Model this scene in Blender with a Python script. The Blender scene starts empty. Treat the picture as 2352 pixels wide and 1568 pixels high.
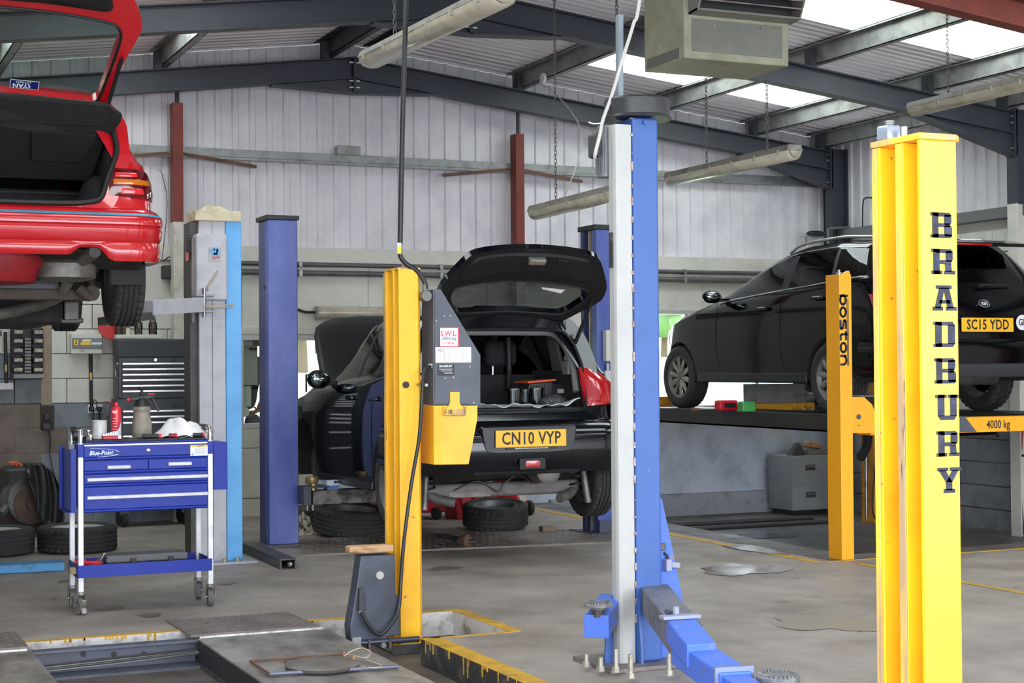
import bpy, bmesh, math, random
from math import sin, cos, pi, radians, sqrt, atan2
from mathutils import Vector, Matrix
V = Vector
random.seed(7)
scene = bpy.context.scene
col = scene.collection

# ------------------------------------------------------------------ camera, sky, light, exposure
F_PX, EYE, YAW, PITCH, ROLL = 3650.0, 1.35, radians(24), radians(.91), radians(.43)
fw = V((sin(YAW)*cos(PITCH), cos(YAW)*cos(PITCH), sin(PITCH)))
rt0 = V((cos(YAW), -sin(YAW), 0)); up0 = rt0.cross(fw)
rt = rt0*cos(ROLL) - up0*sin(ROLL); up = up0*cos(ROLL) + rt0*sin(ROLL)
cam_data = bpy.data.cameras.new('camera'); cam = bpy.data.objects.new('camera', cam_data); col.objects.link(cam)
cam.matrix_world = Matrix(((rt.x, up.x, -fw.x, 0), (rt.y, up.y, -fw.y, 0), (rt.z, up.z, -fw.z, EYE), (0, 0, 0, 1)))
cam_data.sensor_fit = 'HORIZONTAL'; cam_data.sensor_width = 36; cam_data.lens = F_PX/2352*36
cam_data.clip_start = .05; cam_data.clip_end = 500
scene.camera = cam
vs = scene.view_settings
vs.view_transform = 'Standard'; vs.look = 'None'; vs.gamma = 1; vs.use_curve_mapping = False
vs.exposure = 2.2
world = bpy.data.worlds.new('sky'); scene.world = world; world.use_nodes = True
wn = world.node_tree; bg = wn.nodes['Background']
tc = wn.nodes.new('ShaderNodeTexCoord'); sep = wn.nodes.new('ShaderNodeSeparateXYZ'); cr = wn.nodes.new('ShaderNodeValToRGB')
wn.links.new(tc.outputs['Generated'], sep.inputs[0]); wn.links.new(sep.outputs['Z'], cr.inputs[0]); wn.links.new(cr.outputs[0], bg.inputs[0])
cr.color_ramp.elements[0].position = 0; cr.color_ramp.elements[0].color = (.90, .93, 1, 1)
cr.color_ramp.elements[1].position = .6; cr.color_ramp.elements[1].color = (.72, .82, 1, 1)
bg.inputs[1].default_value = 1.9
def area_lamp(name, loc, size, energy, rot):
    d = bpy.data.lights.new(name, 'AREA'); d.shape = 'RECTANGLE'; d.size, d.size_y = size; d.energy = energy
    o = bpy.data.objects.new(name, d); col.objects.link(o); o.location = loc; o.rotation_euler = rot
    return o

# ------------------------------------------------------------------ photo geometry: pixel rays met with real planes
def ray(px, py): return fw + rt*((px-1176)/F_PX) - up*((py-784)/F_PX)
def PX(px, py, x): d = ray(px, py); return V((0, 0, EYE)) + d*(x/d.x)
def PY(px, py, y): d = ray(px, py); return V((0, 0, EYE)) + d*(y/d.y)
def PZ(px, py, z): d = ray(px, py); return V((0, 0, EYE)) + d*((z-EYE)/d.z)

# ------------------------------------------------------------------ materials
def lin(c):
    return tuple((x/255/12.92 if x/255 <= .04045 else ((x/255+.055)/1.055)**2.4) for x in c) + (1,)
MATS = {}
def M(name, rgb, rough=.5, metal=0, var=None, scale=6, lo=.45, hi=.7, bump=0, bscale=60, coat=0, spec=.5, chips=None, chip_scale=14, chip=.72, stretch=None, rvar=0, sub=None):
    if name in MATS: return MATS[name]
    m = bpy.data.materials.new(name); m.use_nodes = True; t = m.node_tree; p = t.nodes['Principled BSDF']
    p.inputs['Base Color'].default_value = lin(rgb); p.inputs['Roughness'].default_value = rough
    p.inputs['Metallic'].default_value = metal; p.inputs['Specular IOR Level'].default_value = spec
    if coat: p.inputs['Coat Weight'].default_value = coat; p.inputs['Coat Roughness'].default_value = .03
    co = None
    def coord():
        nonlocal co
        if co is None:
            g = t.nodes.new('ShaderNodeNewGeometry'); co = g.outputs['Position']
            if stretch:
                mp = t.nodes.new('ShaderNodeMapping'); mp.inputs['Scale'].default_value = stretch
                t.links.new(co, mp.inputs[0]); co = mp.outputs[0]
        return co
    cur = None
    def layer(rgb2, sc, a, b, detail=6):
        nonlocal cur
        n = t.nodes.new('ShaderNodeTexNoise'); n.inputs['Scale'].default_value = sc; n.inputs['Detail'].default_value = detail
        n.inputs['Roughness'].default_value = .65
        t.links.new(coord(), n.inputs['Vector'])
        r = t.nodes.new('ShaderNodeMapRange'); r.inputs[1].default_value = a; r.inputs[2].default_value = b
        t.links.new(n.outputs['Fac'], r.inputs[0])
        mx = t.nodes.new('ShaderNodeMix'); mx.data_type = 'RGBA'
        if cur is None: mx.inputs[6].default_value = lin(rgb)
        else: t.links.new(cur, mx.inputs[6])
        mx.inputs[7].default_value = lin(rgb2); t.links.new(r.outputs[0], mx.inputs[0]); cur = mx.outputs[2]
        return r
    if var: layer(var, scale, lo, hi)
    if chips: layer(chips, chip_scale, chip, chip+.03)
    if cur: t.links.new(cur, p.inputs['Base Color'])
    if rvar:
        n = t.nodes.new('ShaderNodeTexNoise'); n.inputs['Scale'].default_value = 3; n.inputs['Detail'].default_value = 5
        t.links.new(coord(), n.inputs['Vector'])
        r = t.nodes.new('ShaderNodeMapRange'); r.inputs[1].default_value = .35; r.inputs[2].default_value = .65
        r.inputs[3].default_value = rough-rvar; r.inputs[4].default_value = rough+rvar
        t.links.new(n.outputs['Fac'], r.inputs[0]); t.links.new(r.outputs[0], p.inputs['Roughness'])
    if bump:
        n = t.nodes.new('ShaderNodeTexNoise'); n.inputs['Scale'].default_value = bscale; n.inputs['Detail'].default_value = 4
        t.links.new(coord(), n.inputs['Vector'])
        b = t.nodes.new('ShaderNodeBump'); b.inputs['Strength'].default_value = bump; b.inputs['Distance'].default_value = .01
        t.links.new(n.outputs['Fac'], b.inputs['Height']); t.links.new(b.outputs[0], p.inputs['Normal'])
    MATS[name] = m
    return m
def glass_mat(name, tint, gloss=1.0):
    if name in MATS: return MATS[name]
    m = bpy.data.materials.new(name); m.use_nodes = True; t = m.node_tree; t.nodes.clear()
    o = t.nodes.new('ShaderNodeOutputMaterial'); mx = t.nodes.new('ShaderNodeMixShader')
    tr = t.nodes.new('ShaderNodeBsdfTransparent'); tr.inputs[0].default_value = tuple(tint)+(1,)
    gl = t.nodes.new('ShaderNodeBsdfGlossy'); gl.inputs['Roughness'].default_value = .02
    fr = t.nodes.new('ShaderNodeFresnel'); fr.inputs[0].default_value = 1.5
    mu = t.nodes.new('ShaderNodeMath'); mu.operation = 'MULTIPLY'; mu.inputs[1].default_value = gloss
    t.links.new(fr.outputs[0], mu.inputs[0]); t.links.new(mu.outputs[0], mx.inputs[0])
    t.links.new(tr.outputs[0], mx.inputs[1]); t.links.new(gl.outputs[0], mx.inputs[2]); t.links.new(mx.outputs[0], o.inputs[0])
    MATS[name] = m
    return m
def emit_mat(name, rgb, s):
    m = bpy.data.materials.new(name); m.use_nodes = True; p = m.node_tree.nodes['Principled BSDF']
    p.inputs['Base Color'].default_value = (0, 0, 0, 1); p.inputs['Emission Color'].default_value = lin(rgb); p.inputs['Emission Strength'].default_value = s
    MATS[name] = m
    return m

# ------------------------------------------------------------------ mesh builder
WM = {}; LOCAL = [False]
def world_of(o): return WM.get(o.name, Matrix.Identity(4)) if o else Matrix.Identity(4)
class MB:
    def __init__(s): s.v = []; s.f = []; s.mi = []
    def add(s, vs, fs, mi=0):
        n = len(s.v); s.v += [V(p) for p in vs]; s.f += [tuple(i+n for i in f) for f in fs]; s.mi += [mi]*len(fs); return s
    def box(s, x0, x1, y0, y1, z0, z1, mi=0):
        return s.add([(x0,y0,z0),(x1,y0,z0),(x1,y1,z0),(x0,y1,z0),(x0,y0,z1),(x1,y0,z1),(x1,y1,z1),(x0,y1,z1)],
                     [(0,3,2,1),(4,5,6,7),(0,1,5,4),(1,2,6,5),(2,3,7,6),(3,0,4,7)], mi)
    def obox(s, c, size, R=None, mi=0):
        R = R or Matrix.Identity(3); c = V(c); a, b, d = (q/2 for q in size)
        P = [c + R @ V(p) for p in ((-a,-b,-d),(a,-b,-d),(a,b,-d),(-a,b,-d),(-a,-b,d),(a,-b,d),(a,b,d),(-a,b,d))]
        return s.add(P, [(0,3,2,1),(4,5,6,7),(0,1,5,4),(1,2,6,5),(2,3,7,6),(3,0,4,7)], mi)
    def beam(s, p, q, w, h, upv=(0,0,1), mi=0):
        p, q = V(p), V(q); d = (q-p); L = d.length; d.normalize(); a = d.cross(V(upv)).normalized(); b = a.cross(d)
        R = Matrix((a, d, b)).transposed(); return s.obox((p+q)/2, (w, L, h), R, mi)
    def prism(s, poly, ext, mi=0):
        ext = V(ext); n = len(poly); P = [V(p) for p in poly]
        nrm = sum(((P[i]-P[0]).cross(P[(i+1) % n]-P[0]) for i in range(1, n-1)), V())
        fs = [tuple(range(n)), tuple(range(2*n-1, n-1, -1))] + [((i+1) % n, i, n+i, n+(i+1) % n) for i in range(n)]
        if nrm.dot(ext) > 0: fs = [f[::-1] for f in fs]
        return s.add(P + [p+ext for p in P], fs, mi)
    def rings(s, rings, closed=True, caps=True, mi=0):
        n = len(rings[0]); P = [p for r in rings for p in r]; fs = []
        m = n if closed else n-1
        for i in range(len(rings)-1):
            for j in range(m):
                fs.append((i*n+j, i*n+(j+1) % n, (i+1)*n+(j+1) % n, (i+1)*n+j))
        if caps and closed: fs += [tuple(range(n))[::-1], tuple(range((len(rings)-1)*n, len(rings)*n))]
        return s.add(P, fs, mi)
    def cyl(s, p, q, r0, r1=None, n=16, mi=0, caps=True):
        return s.tube([p, q], [r0, r0 if r1 is None else r1], n, mi, caps)
    def tube(s, pts, r, n=8, mi=0, caps=True):
        P = [V(p) for p in pts]; rr = r if isinstance(r, (list, tuple)) else [r]*len(P)
        t0 = (P[1]-P[0]).normalized(); a = t0.orthogonal().normalized(); rg = []
        for i, p in enumerate(P):
            t = (P[min(i+1, len(P)-1)]-P[max(i-1, 0)]).normalized()
            a = (a - t*a.dot(t)); a = a.normalized() if a.length > 1e-6 else t.orthogonal().normalized(); b = t.cross(a)
            rg.append([p + (a*cos(2*pi*k/n)+b*sin(2*pi*k/n))*rr[i] for k in range(n)])
        return s.rings(rg, True, caps, mi)
    def lathe(s, prof, c, axis=(0,0,1), n=24, mi=0, caps=True):
        c = V(c); ax = V(axis).normalized(); a = ax.orthogonal().normalized(); b = ax.cross(a)
        rg = [[c + ax*h + (a*cos(2*pi*k/n)+b*sin(2*pi*k/n))*r for k in range(n)] for r, h in prof]
        return s.rings(rg, True, caps, mi)
    def ball(s, c, r, n=12, m=8, mi=0):
        sx = r if isinstance(r, (tuple, list)) else (r, r, r); c = V(c)
        rg = [[c + V((sx[0]*sin(pi*i/m)*cos(2*pi*k/n), sx[1]*sin(pi*i/m)*sin(2*pi*k/n), -sx[2]*cos(pi*i/m))) for k in range(n)] for i in range(1, m)]
        return s.rings(rg, True, True, mi)
    def grid(s, fn, nu, nv, mi=0, flip=False):
        P = [fn(i/nu, j/nv) for i in range(nu+1) for j in range(nv+1)]
        fs = [(i*(nv+1)+j, (i+1)*(nv+1)+j, (i+1)*(nv+1)+j+1, i*(nv+1)+j+1) for i in range(nu) for j in range(nv)]
        if flip: fs = [f[::-1] for f in fs]
        return s.add(P, fs, mi)
    def text(s, txt, size, o, ex, ez, bold=0, depth=.002, align='CENTER', mi=0, sx=1.0, spacing=1.0):
        cu = bpy.data.curves.new('t', 'FONT'); cu.body = txt; cu.size = size; cu.align_x = align; cu.align_y = 'CENTER'
        cu.offset = bold; cu.extrude = depth/2; cu.resolution_u = 2; cu.space_character = spacing
        ob = bpy.data.objects.new('t', cu); col.objects.link(ob); dg = bpy.context.evaluated_depsgraph_get()
        me = bpy.data.meshes.new_from_object(ob.evaluated_get(dg)); ex, ez = V(ex).normalized(), V(ez).normalized(); nn = ex.cross(ez); o = V(o)
        s.add([o + ex*p.co.x*sx + ez*p.co.y + nn*p.co.z for p in me.vertices], [tuple(p.vertices) for p in me.polygons], mi)
        bpy.data.objects.remove(ob); bpy.data.curves.remove(cu); bpy.data.meshes.remove(me)
        return s
    def build(s, name, mat, parent=None, bevel=0, smooth=None, local=None, seg=2, solid=0, sub=0):
        me = bpy.data.meshes.new(name)
        if local is None: local = LOCAL[0]
        W = world_of(parent).inverted() if parent and not local else Matrix.Identity(4)
        me.from_pydata([W @ p for p in s.v], [], s.f)
        for m in (mat if isinstance(mat, (list, tuple)) else [mat]): me.materials.append(m)
        for p, i in zip(me.polygons, s.mi): p.material_index = i
        if smooth is not None:
            me.shade_smooth(); me.set_sharp_from_angle(angle=radians(smooth))
        me.update()
        o = bpy.data.objects.new(name, me); col.objects.link(o)
        if parent: o.parent = parent; WM[o.name] = world_of(parent)
        if solid:
            md = o.modifiers.new('solidify', 'SOLIDIFY'); md.thickness = solid; md.offset = -1
        if sub:
            md = o.modifiers.new('subsurf', 'SUBSURF'); md.levels = md.render_levels = sub
        if bevel:
            md = o.modifiers.new('bevel', 'BEVEL'); md.width = bevel; md.segments = seg; md.limit_method = 'ANGLE'; md.angle_limit = radians(40)
        return o
def tag(o, label, cat, group=None):
    o['label'] = label; o['category'] = cat
    if group: o['group'] = group
    return o
def thing(name, label, cat, loc=(0,0,0), rotz=0, group=None):
    o = bpy.data.objects.new(name, None); col.objects.link(o); o.location = loc; o.rotation_euler = (0, 0, rotz)
    o.empty_display_size = .1
    WM[o.name] = Matrix.Translation(V(loc)) @ Matrix.Rotation(rotz, 4, 'Z')
    return tag(o, label, cat, group)
def struct(o): o['kind'] = 'structure'; return o
def part_label(o, l): o['label'] = l; return o
def interp(x, xs, ys):
    if x <= xs[0]: return ys[0]
    if x >= xs[-1]: return ys[-1]
    for i in range(len(xs)-1):
        if x <= xs[i+1]:
            h = xs[i+1]-xs[i]; t = (x-xs[i])/h
            def sl(k):
                if k == 0 or k == len(xs)-1: return None
                d0 = (ys[k]-ys[k-1])/(xs[k]-xs[k-1]); d1 = (ys[k+1]-ys[k])/(xs[k+1]-xs[k])
                return 0 if d0*d1 <= 0 else 2*d0*d1/(d0+d1)
            d = (ys[i+1]-ys[i])/h; m0 = sl(i); m1 = sl(i+1); m0 = d if m0 is None else m0; m1 = d if m1 is None else m1
            return (2*t**3-3*t**2+1)*ys[i] + (t**3-2*t**2+t)*h*m0 + (-2*t**3+3*t**2)*ys[i+1] + (t**3-t**2)*h*m1
def smooth_path(pts, n=6):
    P = [V(p) for p in pts]; out = []
    for i in range(len(P)-1):
        p0 = P[max(i-1, 0)]; p1 = P[i]; p2 = P[i+1]; p3 = P[min(i+2, len(P)-1)]
        for k in range(n):
            t = k/n
            out.append(.5*((2*p1)+(p2-p0)*t+(2*p0-5*p1+4*p2-p3)*t*t+(3*p1-p0-3*p2+p3)*t**3))
    return out + [P[-1]]

# ================================================================== SETTING
GY = 14.3                       # inner face of the back gable wall
RX, SL_R, SL_L = 4.64, .1166, .13
def roof_z(x, base=4.42): return base - (SL_R*(x-RX) if x > RX else SL_L*(RX-x))
concrete = M('concrete', (166,156,146), .6, var=(126,117,108), scale=1.3, lo=.36, hi=.68, chips=(96,86,80), chip_scale=5, chip=.66, bump=.10, bscale=30, rvar=.14)
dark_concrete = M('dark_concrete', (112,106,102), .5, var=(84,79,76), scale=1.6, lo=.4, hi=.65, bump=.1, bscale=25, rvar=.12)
pit_concrete = M('pit_concrete', (96,86,78), .6, var=(66,58,52), scale=3, lo=.4, hi=.65, bump=.1, bscale=30)
curb_paint = M('curb_white', (205,203,200), .7, var=(120,115,110), scale=9, lo=.5, hi=.7, bump=.3, bscale=40)
curb_dark = M('curb_dark', (58,56,55), .6, var=(120,112,104), scale=9, lo=.52, hi=.72, bump=.2, bscale=40)
yellow_line = M('yellow_paint_line', (208,160,44), .6, var=(140,112,60), scale=7, lo=.45, hi=.75, bump=.1)
cream = M('cream_paint', (214,211,200), .6, var=(198,195,184), scale=3)
white_sheet = M('white_cladding', (228,225,228), .45, var=(204,202,206), scale=2)
grey_paint = M('blue_grey_paint', (186,196,208), .6, var=(156,164,176), scale=4, bump=.1, bscale=50)
block_cream = M('block_cream', (214,212,202), .8, var=(198,195,184), scale=5, bump=.35, bscale=70)
block_grey = M('block_blue_grey', (128,133,138), .8, var=(106,110,115), scale=5, bump=.35, bscale=70)
block_brown = M('block_bare', (124,113,104), .9, var=(100,90,82), scale=5, bump=.4, bscale=80)
mortar = M('mortar', (196,192,182), .9, bump=.3, bscale=90)
brown_strip = M('bare_render', (165,146,126), .9, var=(140,122,104), scale=8, bump=.3, bscale=60)
frame_grey = M('blue_grey_steel', (62,65,75), .5, var=(54,57,66), scale=3)
frame_dark = M('dark_steel', (58,60,66), .55)
red_oxide = M('red_oxide', (124,52,42), .6, var=(104,44,38), scale=6)
galv = M('galvanised', (150,152,150), .42, .6, var=(118,120,118), scale=9)
galv_dark = M('galvanised_purlin', (158,160,156), .38, .4, var=(112,114,112), scale=5)
roof_sheet_m = M('roof_sheet', (244,240,241), .5, var=(232,228,230), scale=2)
dirty_white = M('dirty_white', (208,205,192), .55, var=(176,172,158), scale=9, chips=(130,80,60), chip_scale=9, chip=.72)
black_plastic = M('black_plastic', (30,30,32), .45)
dark_rubber = M('dark_rubber', (38,38,39), .75, var=(50,49,48), scale=8)
chrome = M('chrome', (225,225,228), .12, 1)
steel = M('steel', (165,165,165), .35, .85, var=(130,128,126), scale=12)
grime = M('greasy_steel', (92,90,90), .5, .4, var=(60,58,57), scale=8, bump=.1, bscale=40)

# skylight sheet: translucent
sky_m = bpy.data.materials.new('skylight_sheet'); sky_m.use_nodes = True; st = sky_m.node_tree; st.nodes.clear()
so = st.nodes.new('ShaderNodeOutputMaterial'); smx = st.nodes.new('ShaderNodeMixShader'); smx.inputs[0].default_value = .55
s1 = st.nodes.new('ShaderNodeBsdfTransparent'); s1.inputs[0].default_value = (1, 1, .82, 1)
s2 = st.nodes.new('ShaderNodeBsdfTranslucent'); s2.inputs[0].default_value = (1, 1, .93, 1)
st.links.new(s1.outputs[0], smx.inputs[1]); st.links.new(s2.outputs[0], smx.inputs[2]); st.links.new(smx.outputs[0], so.inputs[0])

# ---- floor: slab with the lift recess and the sunken bay at the right
RXA, RXB, RYA, RYB, RZ = -.3, 2.8, 2.9, 8.2, -.13          # lift recess
NXB, NYA = 3.28, 7.43                                      # notch round the post
BXA, BYA, BZ = 6.75, 9.35, -.2                             # sunken bay
fl = MB()
def slab(x0, x1, y0, y1, z): fl.add([(x0,y0,z),(x1,y0,z),(x1,y1,z),(x0,y1,z)], [(0,1,2,3)])
xs = [-.75, RXA, RXB, NXB, BXA, 10.2]; ys = [-1.2, RYA, NYA, RYB, BYA, 14.4]
for i in range(5):
    for j in range(5):
        cx, cy = (xs[i]+xs[i+1])/2, (ys[j]+ys[j+1])/2
        if RXA < cx < RXB and RYA < cy < RYB: continue
        if RXB < cx < NXB and NYA < cy < RYB: continue
        if cx > BXA and cy > BYA: continue
        slab(xs[i], xs[i+1], ys[j], ys[j+1], 0)
floor = struct(fl.build('floor', concrete))
pf = MB(); pf.add([(RXA,RYA,RZ),(NXB,RYA,RZ),(NXB,RYB,RZ),(RXA,RYB,RZ)], [(0,1,2,3)])
struct(pf.build('floor', pit_concrete))
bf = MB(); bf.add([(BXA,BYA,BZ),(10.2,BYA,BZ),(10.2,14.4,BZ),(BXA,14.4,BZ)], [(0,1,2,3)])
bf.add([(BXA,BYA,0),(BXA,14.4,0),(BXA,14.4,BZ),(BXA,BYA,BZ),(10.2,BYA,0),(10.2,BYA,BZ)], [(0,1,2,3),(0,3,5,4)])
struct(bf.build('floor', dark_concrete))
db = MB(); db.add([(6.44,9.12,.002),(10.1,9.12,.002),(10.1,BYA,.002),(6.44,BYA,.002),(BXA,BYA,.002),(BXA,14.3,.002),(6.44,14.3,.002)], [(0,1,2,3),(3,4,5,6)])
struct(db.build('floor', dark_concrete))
# kerb faces of the recess
def kerb(name, pts, z0, z1, m, t=.0):
    b = MB()
    for a, c in zip(pts, pts[1:]): b.add([(a[0],a[1],z0),(c[0],c[1],z0),(c[0],c[1],z1),(a[0],a[1],z1)], [(0,1,2,3)])
    return struct(b.build(name, m))
kerb('trim_1', [(RXA,RYB),(NXB,RYB),(NXB,NYA)], RZ, 0, curb_paint)
kerb('trim_2', [(NXB,NYA),(RXB,NYA)], RZ, 0, curb_paint)
kerb('trim_3', [(RXB,NYA),(RXB,RYA)], RZ, 0, curb_dark)
kerb('trim_4', [(RXB,RYA),(RXA,RYA),(RXA,RYB)], RZ, 0, curb_dark)
yl = MB()
def strip(x0, x1, y0, y1, z=.003): yl.box(x0, x1, y0, y1, 0, z)
strip(RXA, NXB+.05, RYB, RYB+.05); strip(NXB, NXB+.07, NYA, RYB); strip(RXB+.05, NXB+.05, NYA-.02, NYA)
strip(RXB, RXB+.10, RYA, NYA)
rng = random.Random(3)
for k in range(46):                                          # paint runs down the dark kerb
    y = NYA - .05 - rng.random()**1.2*3.2; l = .012 + rng.random()**2.5*.075; w = .003+rng.random()*.004
    yl.box(RXB-.003, RXB+.001, y-w, y+w, -l, .003)
for k in range(40):
    x = .9+rng.random()*1.7; l = .01+rng.random()**2*.03; yl.box(x-.006, x+.006, RYB-.003, RYB+.001, -l, .003)
o = struct(yl.build('trim_5', yellow_line))
yl = MB(); strip(6.28, 6.36, 9.1, 13.9); strip(6.36, 10.0, 9.06, 9.09); 
a, c = PZ(1975, 1295, 0), PZ(2352, 1362, 0); d = (c-a).normalized(); nrm = V((-d.y, d.x, 0))*.03
yl.add([a-nrm+V((0,0,.002)), a-nrm+d*3+V((0,0,.002)), a+nrm+d*3+V((0,0,.002)), a+nrm+V((0,0,.002))], [(0,1,2,3)])
struct(yl.build('trim_6', yellow_line))
# glossy wet patches and an oil-dark puddle lie on the slab
wet = M('wet_floor', (140,133,126), .2, var=(132,124,116), scale=4, rvar=.1)
def patch(name, c, rx, ry, z, m, label, cat, seed=1, n=40):
    r = random.Random(seed); ph = [r.random()*6.28 for _ in range(4)]
    P = []
    for k in range(n):
        t = 2*pi*k/n; q = 1+.22*sin(2*t+ph[0])+.14*sin(3*t+ph[1])+.1*sin(5*t+ph[2])+.06*sin(9*t+ph[3])
        P.append((c.x+rx*q*cos(t), c.y+ry*q*sin(t), z))
    b = MB(); b.add(P, [tuple(range(n))]); return tag(b.build(name, m), label, cat)
patch('wet_patch', PZ(1705, 1308, 0), .24, .32, .004, wet, 'shiny wet patch on the concrete floor right of the blue and white lift column', 'puddle', 3)
patch('wet_patch', PZ(1735, 1262, 0), .09, .42, .005, wet, 'narrow wet streak along the yellow line by the sunken bay', 'puddle', 8)
patch('puddle', PZ(1745, 1231, BZ), .33, .17, BZ+.004, M('drain_cover', (112,118,122), .16), 'grey oval puddle on the dark floor under the raised black estate', 'puddle', 5)
patch('oil_stain', PZ(1915, 1432, 0), .26, .30, .003, M('oil', (142,135,120), .45), 'dark greenish oil stain on the floor left of the lettered yellow post', 'stain', 12)
for q in [(255,1397,.08),(345,1413,.07),(1020,1305,.1),(520,1340,.06),(160,1334,.07)]:
    patch('oil_stain', PZ(q[0], q[1], 0), q[2], q[2]*.9, .003, M('oil_dark', (112,104,97), .5), {255:'small dark oil spot on the floor between the casters of the blue tool cart',345:'dark oil spot on the floor in front of the blue tool cart',1020:'dark stain on the floor right of the wood-topped motor housing',520:'faint dark spot on the floor right of the blue tool cart',160:'dark spot on the floor behind the left casters of the tool cart'}[q[0]], 'stain', q[0])

# ---- back gable wall
wb = MB()
wb.add([(-.7,GY+.12,-.25),(3.6,GY+.12,-.25),(3.6,GY+.12,2.5),(-.7,GY+.12,2.5)], [(0,1,2,3)])
wall_back = struct(wb.build('wall_back', mortar))
PITCH_C, NR = .161, 6
x = -.7; k = 0
while x < 10.1:
    x1 = min(x+PITCH_C*NR, 10.15); b = MB(); xx = []; q = x
    while q < x1-.01:
        for dx, dy in ((0,0),(.092,0),(.102,-.022),(.147,-.022),(.157,0)):
            if q+dx <= x1: xx.append((q+dx, dy))
        q += PITCH_C
    xx.append((x1, 0))
    P = []
    for px_, dy in xx: P += [(px_, GY+dy+.03, 2.47), (px_, GY+dy+.03, roof_z(px_)-.005)]
    b.add(P, [(2*i, 2*i+2, 2*i+3, 2*i+1) for i in range(len(xx)-1)])
    b.build('cladding_sheet', white_sheet, wall_back); x = x1
# girt rail
g = MB(); g.box(-.6, 10.05, GY-.10, GY-.0, 3.275, 3.345); g.box(-.6, 10.05, GY-.10, GY-.095, 3.25, 3.275); g.build('girt', galv, wall_back, bevel=.004)
g = MB(); g.box(4.55, 4.78, GY-.1, GY-.02, 3.345, 3.43); g.build('girt_bracket', galv_dark, wall_back, bevel=.004)
for sx in (3.035, 6.37):
    for s_ in (-1, 1):
        g = MB(); g.beam((sx+s_*.06, GY-.12, 3.28), (sx+s_*.75, GY-.07, 3.2), .012, .03); g.build('stay', M('rusty', (118,86,66), .7, .3, var=(90,70,60)), wall_back)
# fascia and flat boards
b = MB(); b.box(2.0, 10.05, GY-.03, GY+.1, 2.33, 2.475); b.build('fascia_board', cream, wall_back, bevel=.004)
x = 2.44
while x < 10:
    x1 = min(x+1.22, 10.05)
    b = MB(); b.box(x+.002, x1-.002, GY, GY+.1, 1.74 if x < 6.2 else 1.93, 2.328); b.build('wall_board', cream, wall_back, bevel=.002); x = x1
# concrete blocks at the left end, each a block
CH, BL = .2167, .44
mb_ = MB(); mb_.box(1.0, 2.02, GY+.006, GY+.13, -.02, 1.04); mb_.build('bare_mortar', M('bare_mortar', (150,136,122), .9), wall_back)
mb_ = MB(); mb_.box(2.02, 3.62, GY+.006, GY+.13, -.02, 1.04); mb_.build('grey_mortar', M('grey_mortar', (120,124,128), .9), wall_back)
for row in range(11):
    z0 = row*CH-.02; z1 = z0+CH-.007
    if row == 10: z1 = min(z1, 2.33)
    q = 1.0 - (row % 2)*BL/2
    while q < 3.62:
        e = min(q+BL-.006, 3.62)
        cuts = [(q, e)]
        if z0 > 1.0 and q < 1.885 < e: cuts = [(q, 1.88), (1.97, e)] if e > 2.0 else [(q, 1.88)]
        elif z0 > 1.0 and q < 1.97 < e and q > 1.88: cuts = [(1.97, e)]
        for a, c in cuts:
            if c-a < .03: continue
            m = block_cream if z0 > 1.0 else (block_brown if (a+c)/2 < 2.02 else block_grey)
            if z0 > 1.0 and a < 1.9 and z0 < 1.3: m = block_grey
            if c > 2.6 and row == 10: pass
            pr = rng.random()*.005
            t = MB(); t.box(a, c, GY-pr, GY+.12, z0, z1); t.build('block', m, wall_back, bevel=.003, seg=1)
        q += BL
b = MB(); b.box(1.88, 1.97, GY+.005, GY+.12, 1.05, 2.3); b.build('render_strip', brown_strip, wall_back)
# lower painted wall and panels under the windows
b = MB(); b.box(4.32, 7.5, GY, GY+.1, -.2, .80); b.box(7.5, 10.1, GY, GY+.1, .02, .885); b.build('painted_wall', grey_paint, wall_back)
b = MB(); b.box(6.75, 10.1, GY-.05, GY+.1, -.2, .03); b.build('plinth', M('plinth', (150,153,160), .75, var=(122,122,126), scale=7, lo=.5, hi=.68, bump=.3, bscale=20), wall_back, bevel=.006)
b = MB(); b.box(5.5, 7.62, GY+.002, GY+.1, .80, 1.93); b.build('wall_pier', cream, wall_back)
panel_m = M('cream_panel', (206,202,186), .55, var=(192,188,172), scale=4)
for z0, z1 in ((-.02,.16),(.165,.62),(.625,.80)):
    b = MB(); b.box(3.62, 4.32, GY-.02, GY+.1, z0, z1); b.build('panel', panel_m, wall_back, bevel=.006)
# windows
glass = glass_mat('window_glass', (.93, .96, .95), .6)
alu = M('window_frame', (200,198,194), .45, .1)
def window(n, x0, x1, z0, z1, mull, y=GY):
    b = MB(); t = .05
    b.box(x0, x1, y-.02, y+.08, z1-t, z1); b.box(x0, x1, y-.02, y+.08, z0, z0+t); b.box(x0, x0+t, y-.02, y+.08, z0+t, z1-t); b.box(x1-t, x1, y-.02, y+.08, z0+t, z1-t)
    root = struct(b.build('window_%d' % n, alu, bevel=.005))
    ed = [x0+t] + mull + [x1-t]
    for m_ in mull:
        b = MB(); b.box(m_-.02, m_+.02, y, y+.07, z0+t, z1-t); b.build('mullion', alu, root, bevel=.004)
    for a, c in zip(ed, ed[1:]):
        b = MB(); b.add([(a,y+.04,z0+t),(c,y+.04,z0+t),(c,y+.04,z1-t),(a,y+.04,z1-t)], [(0,1,2,3)]); b.build('pane', glass, root)
    return root
w1 = window(1, 3.62, 5.5, .80, 1.66, [4.72])
b = MB(); b.box(3.6, 5.52, GY-.025, GY+.1, 1.66, 1.74); b.build('head_trim', cream, w1, bevel=.01)
w2 = window(2, 7.62, 10.1, .885, 1.93, [8.35, 9.2])
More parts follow.
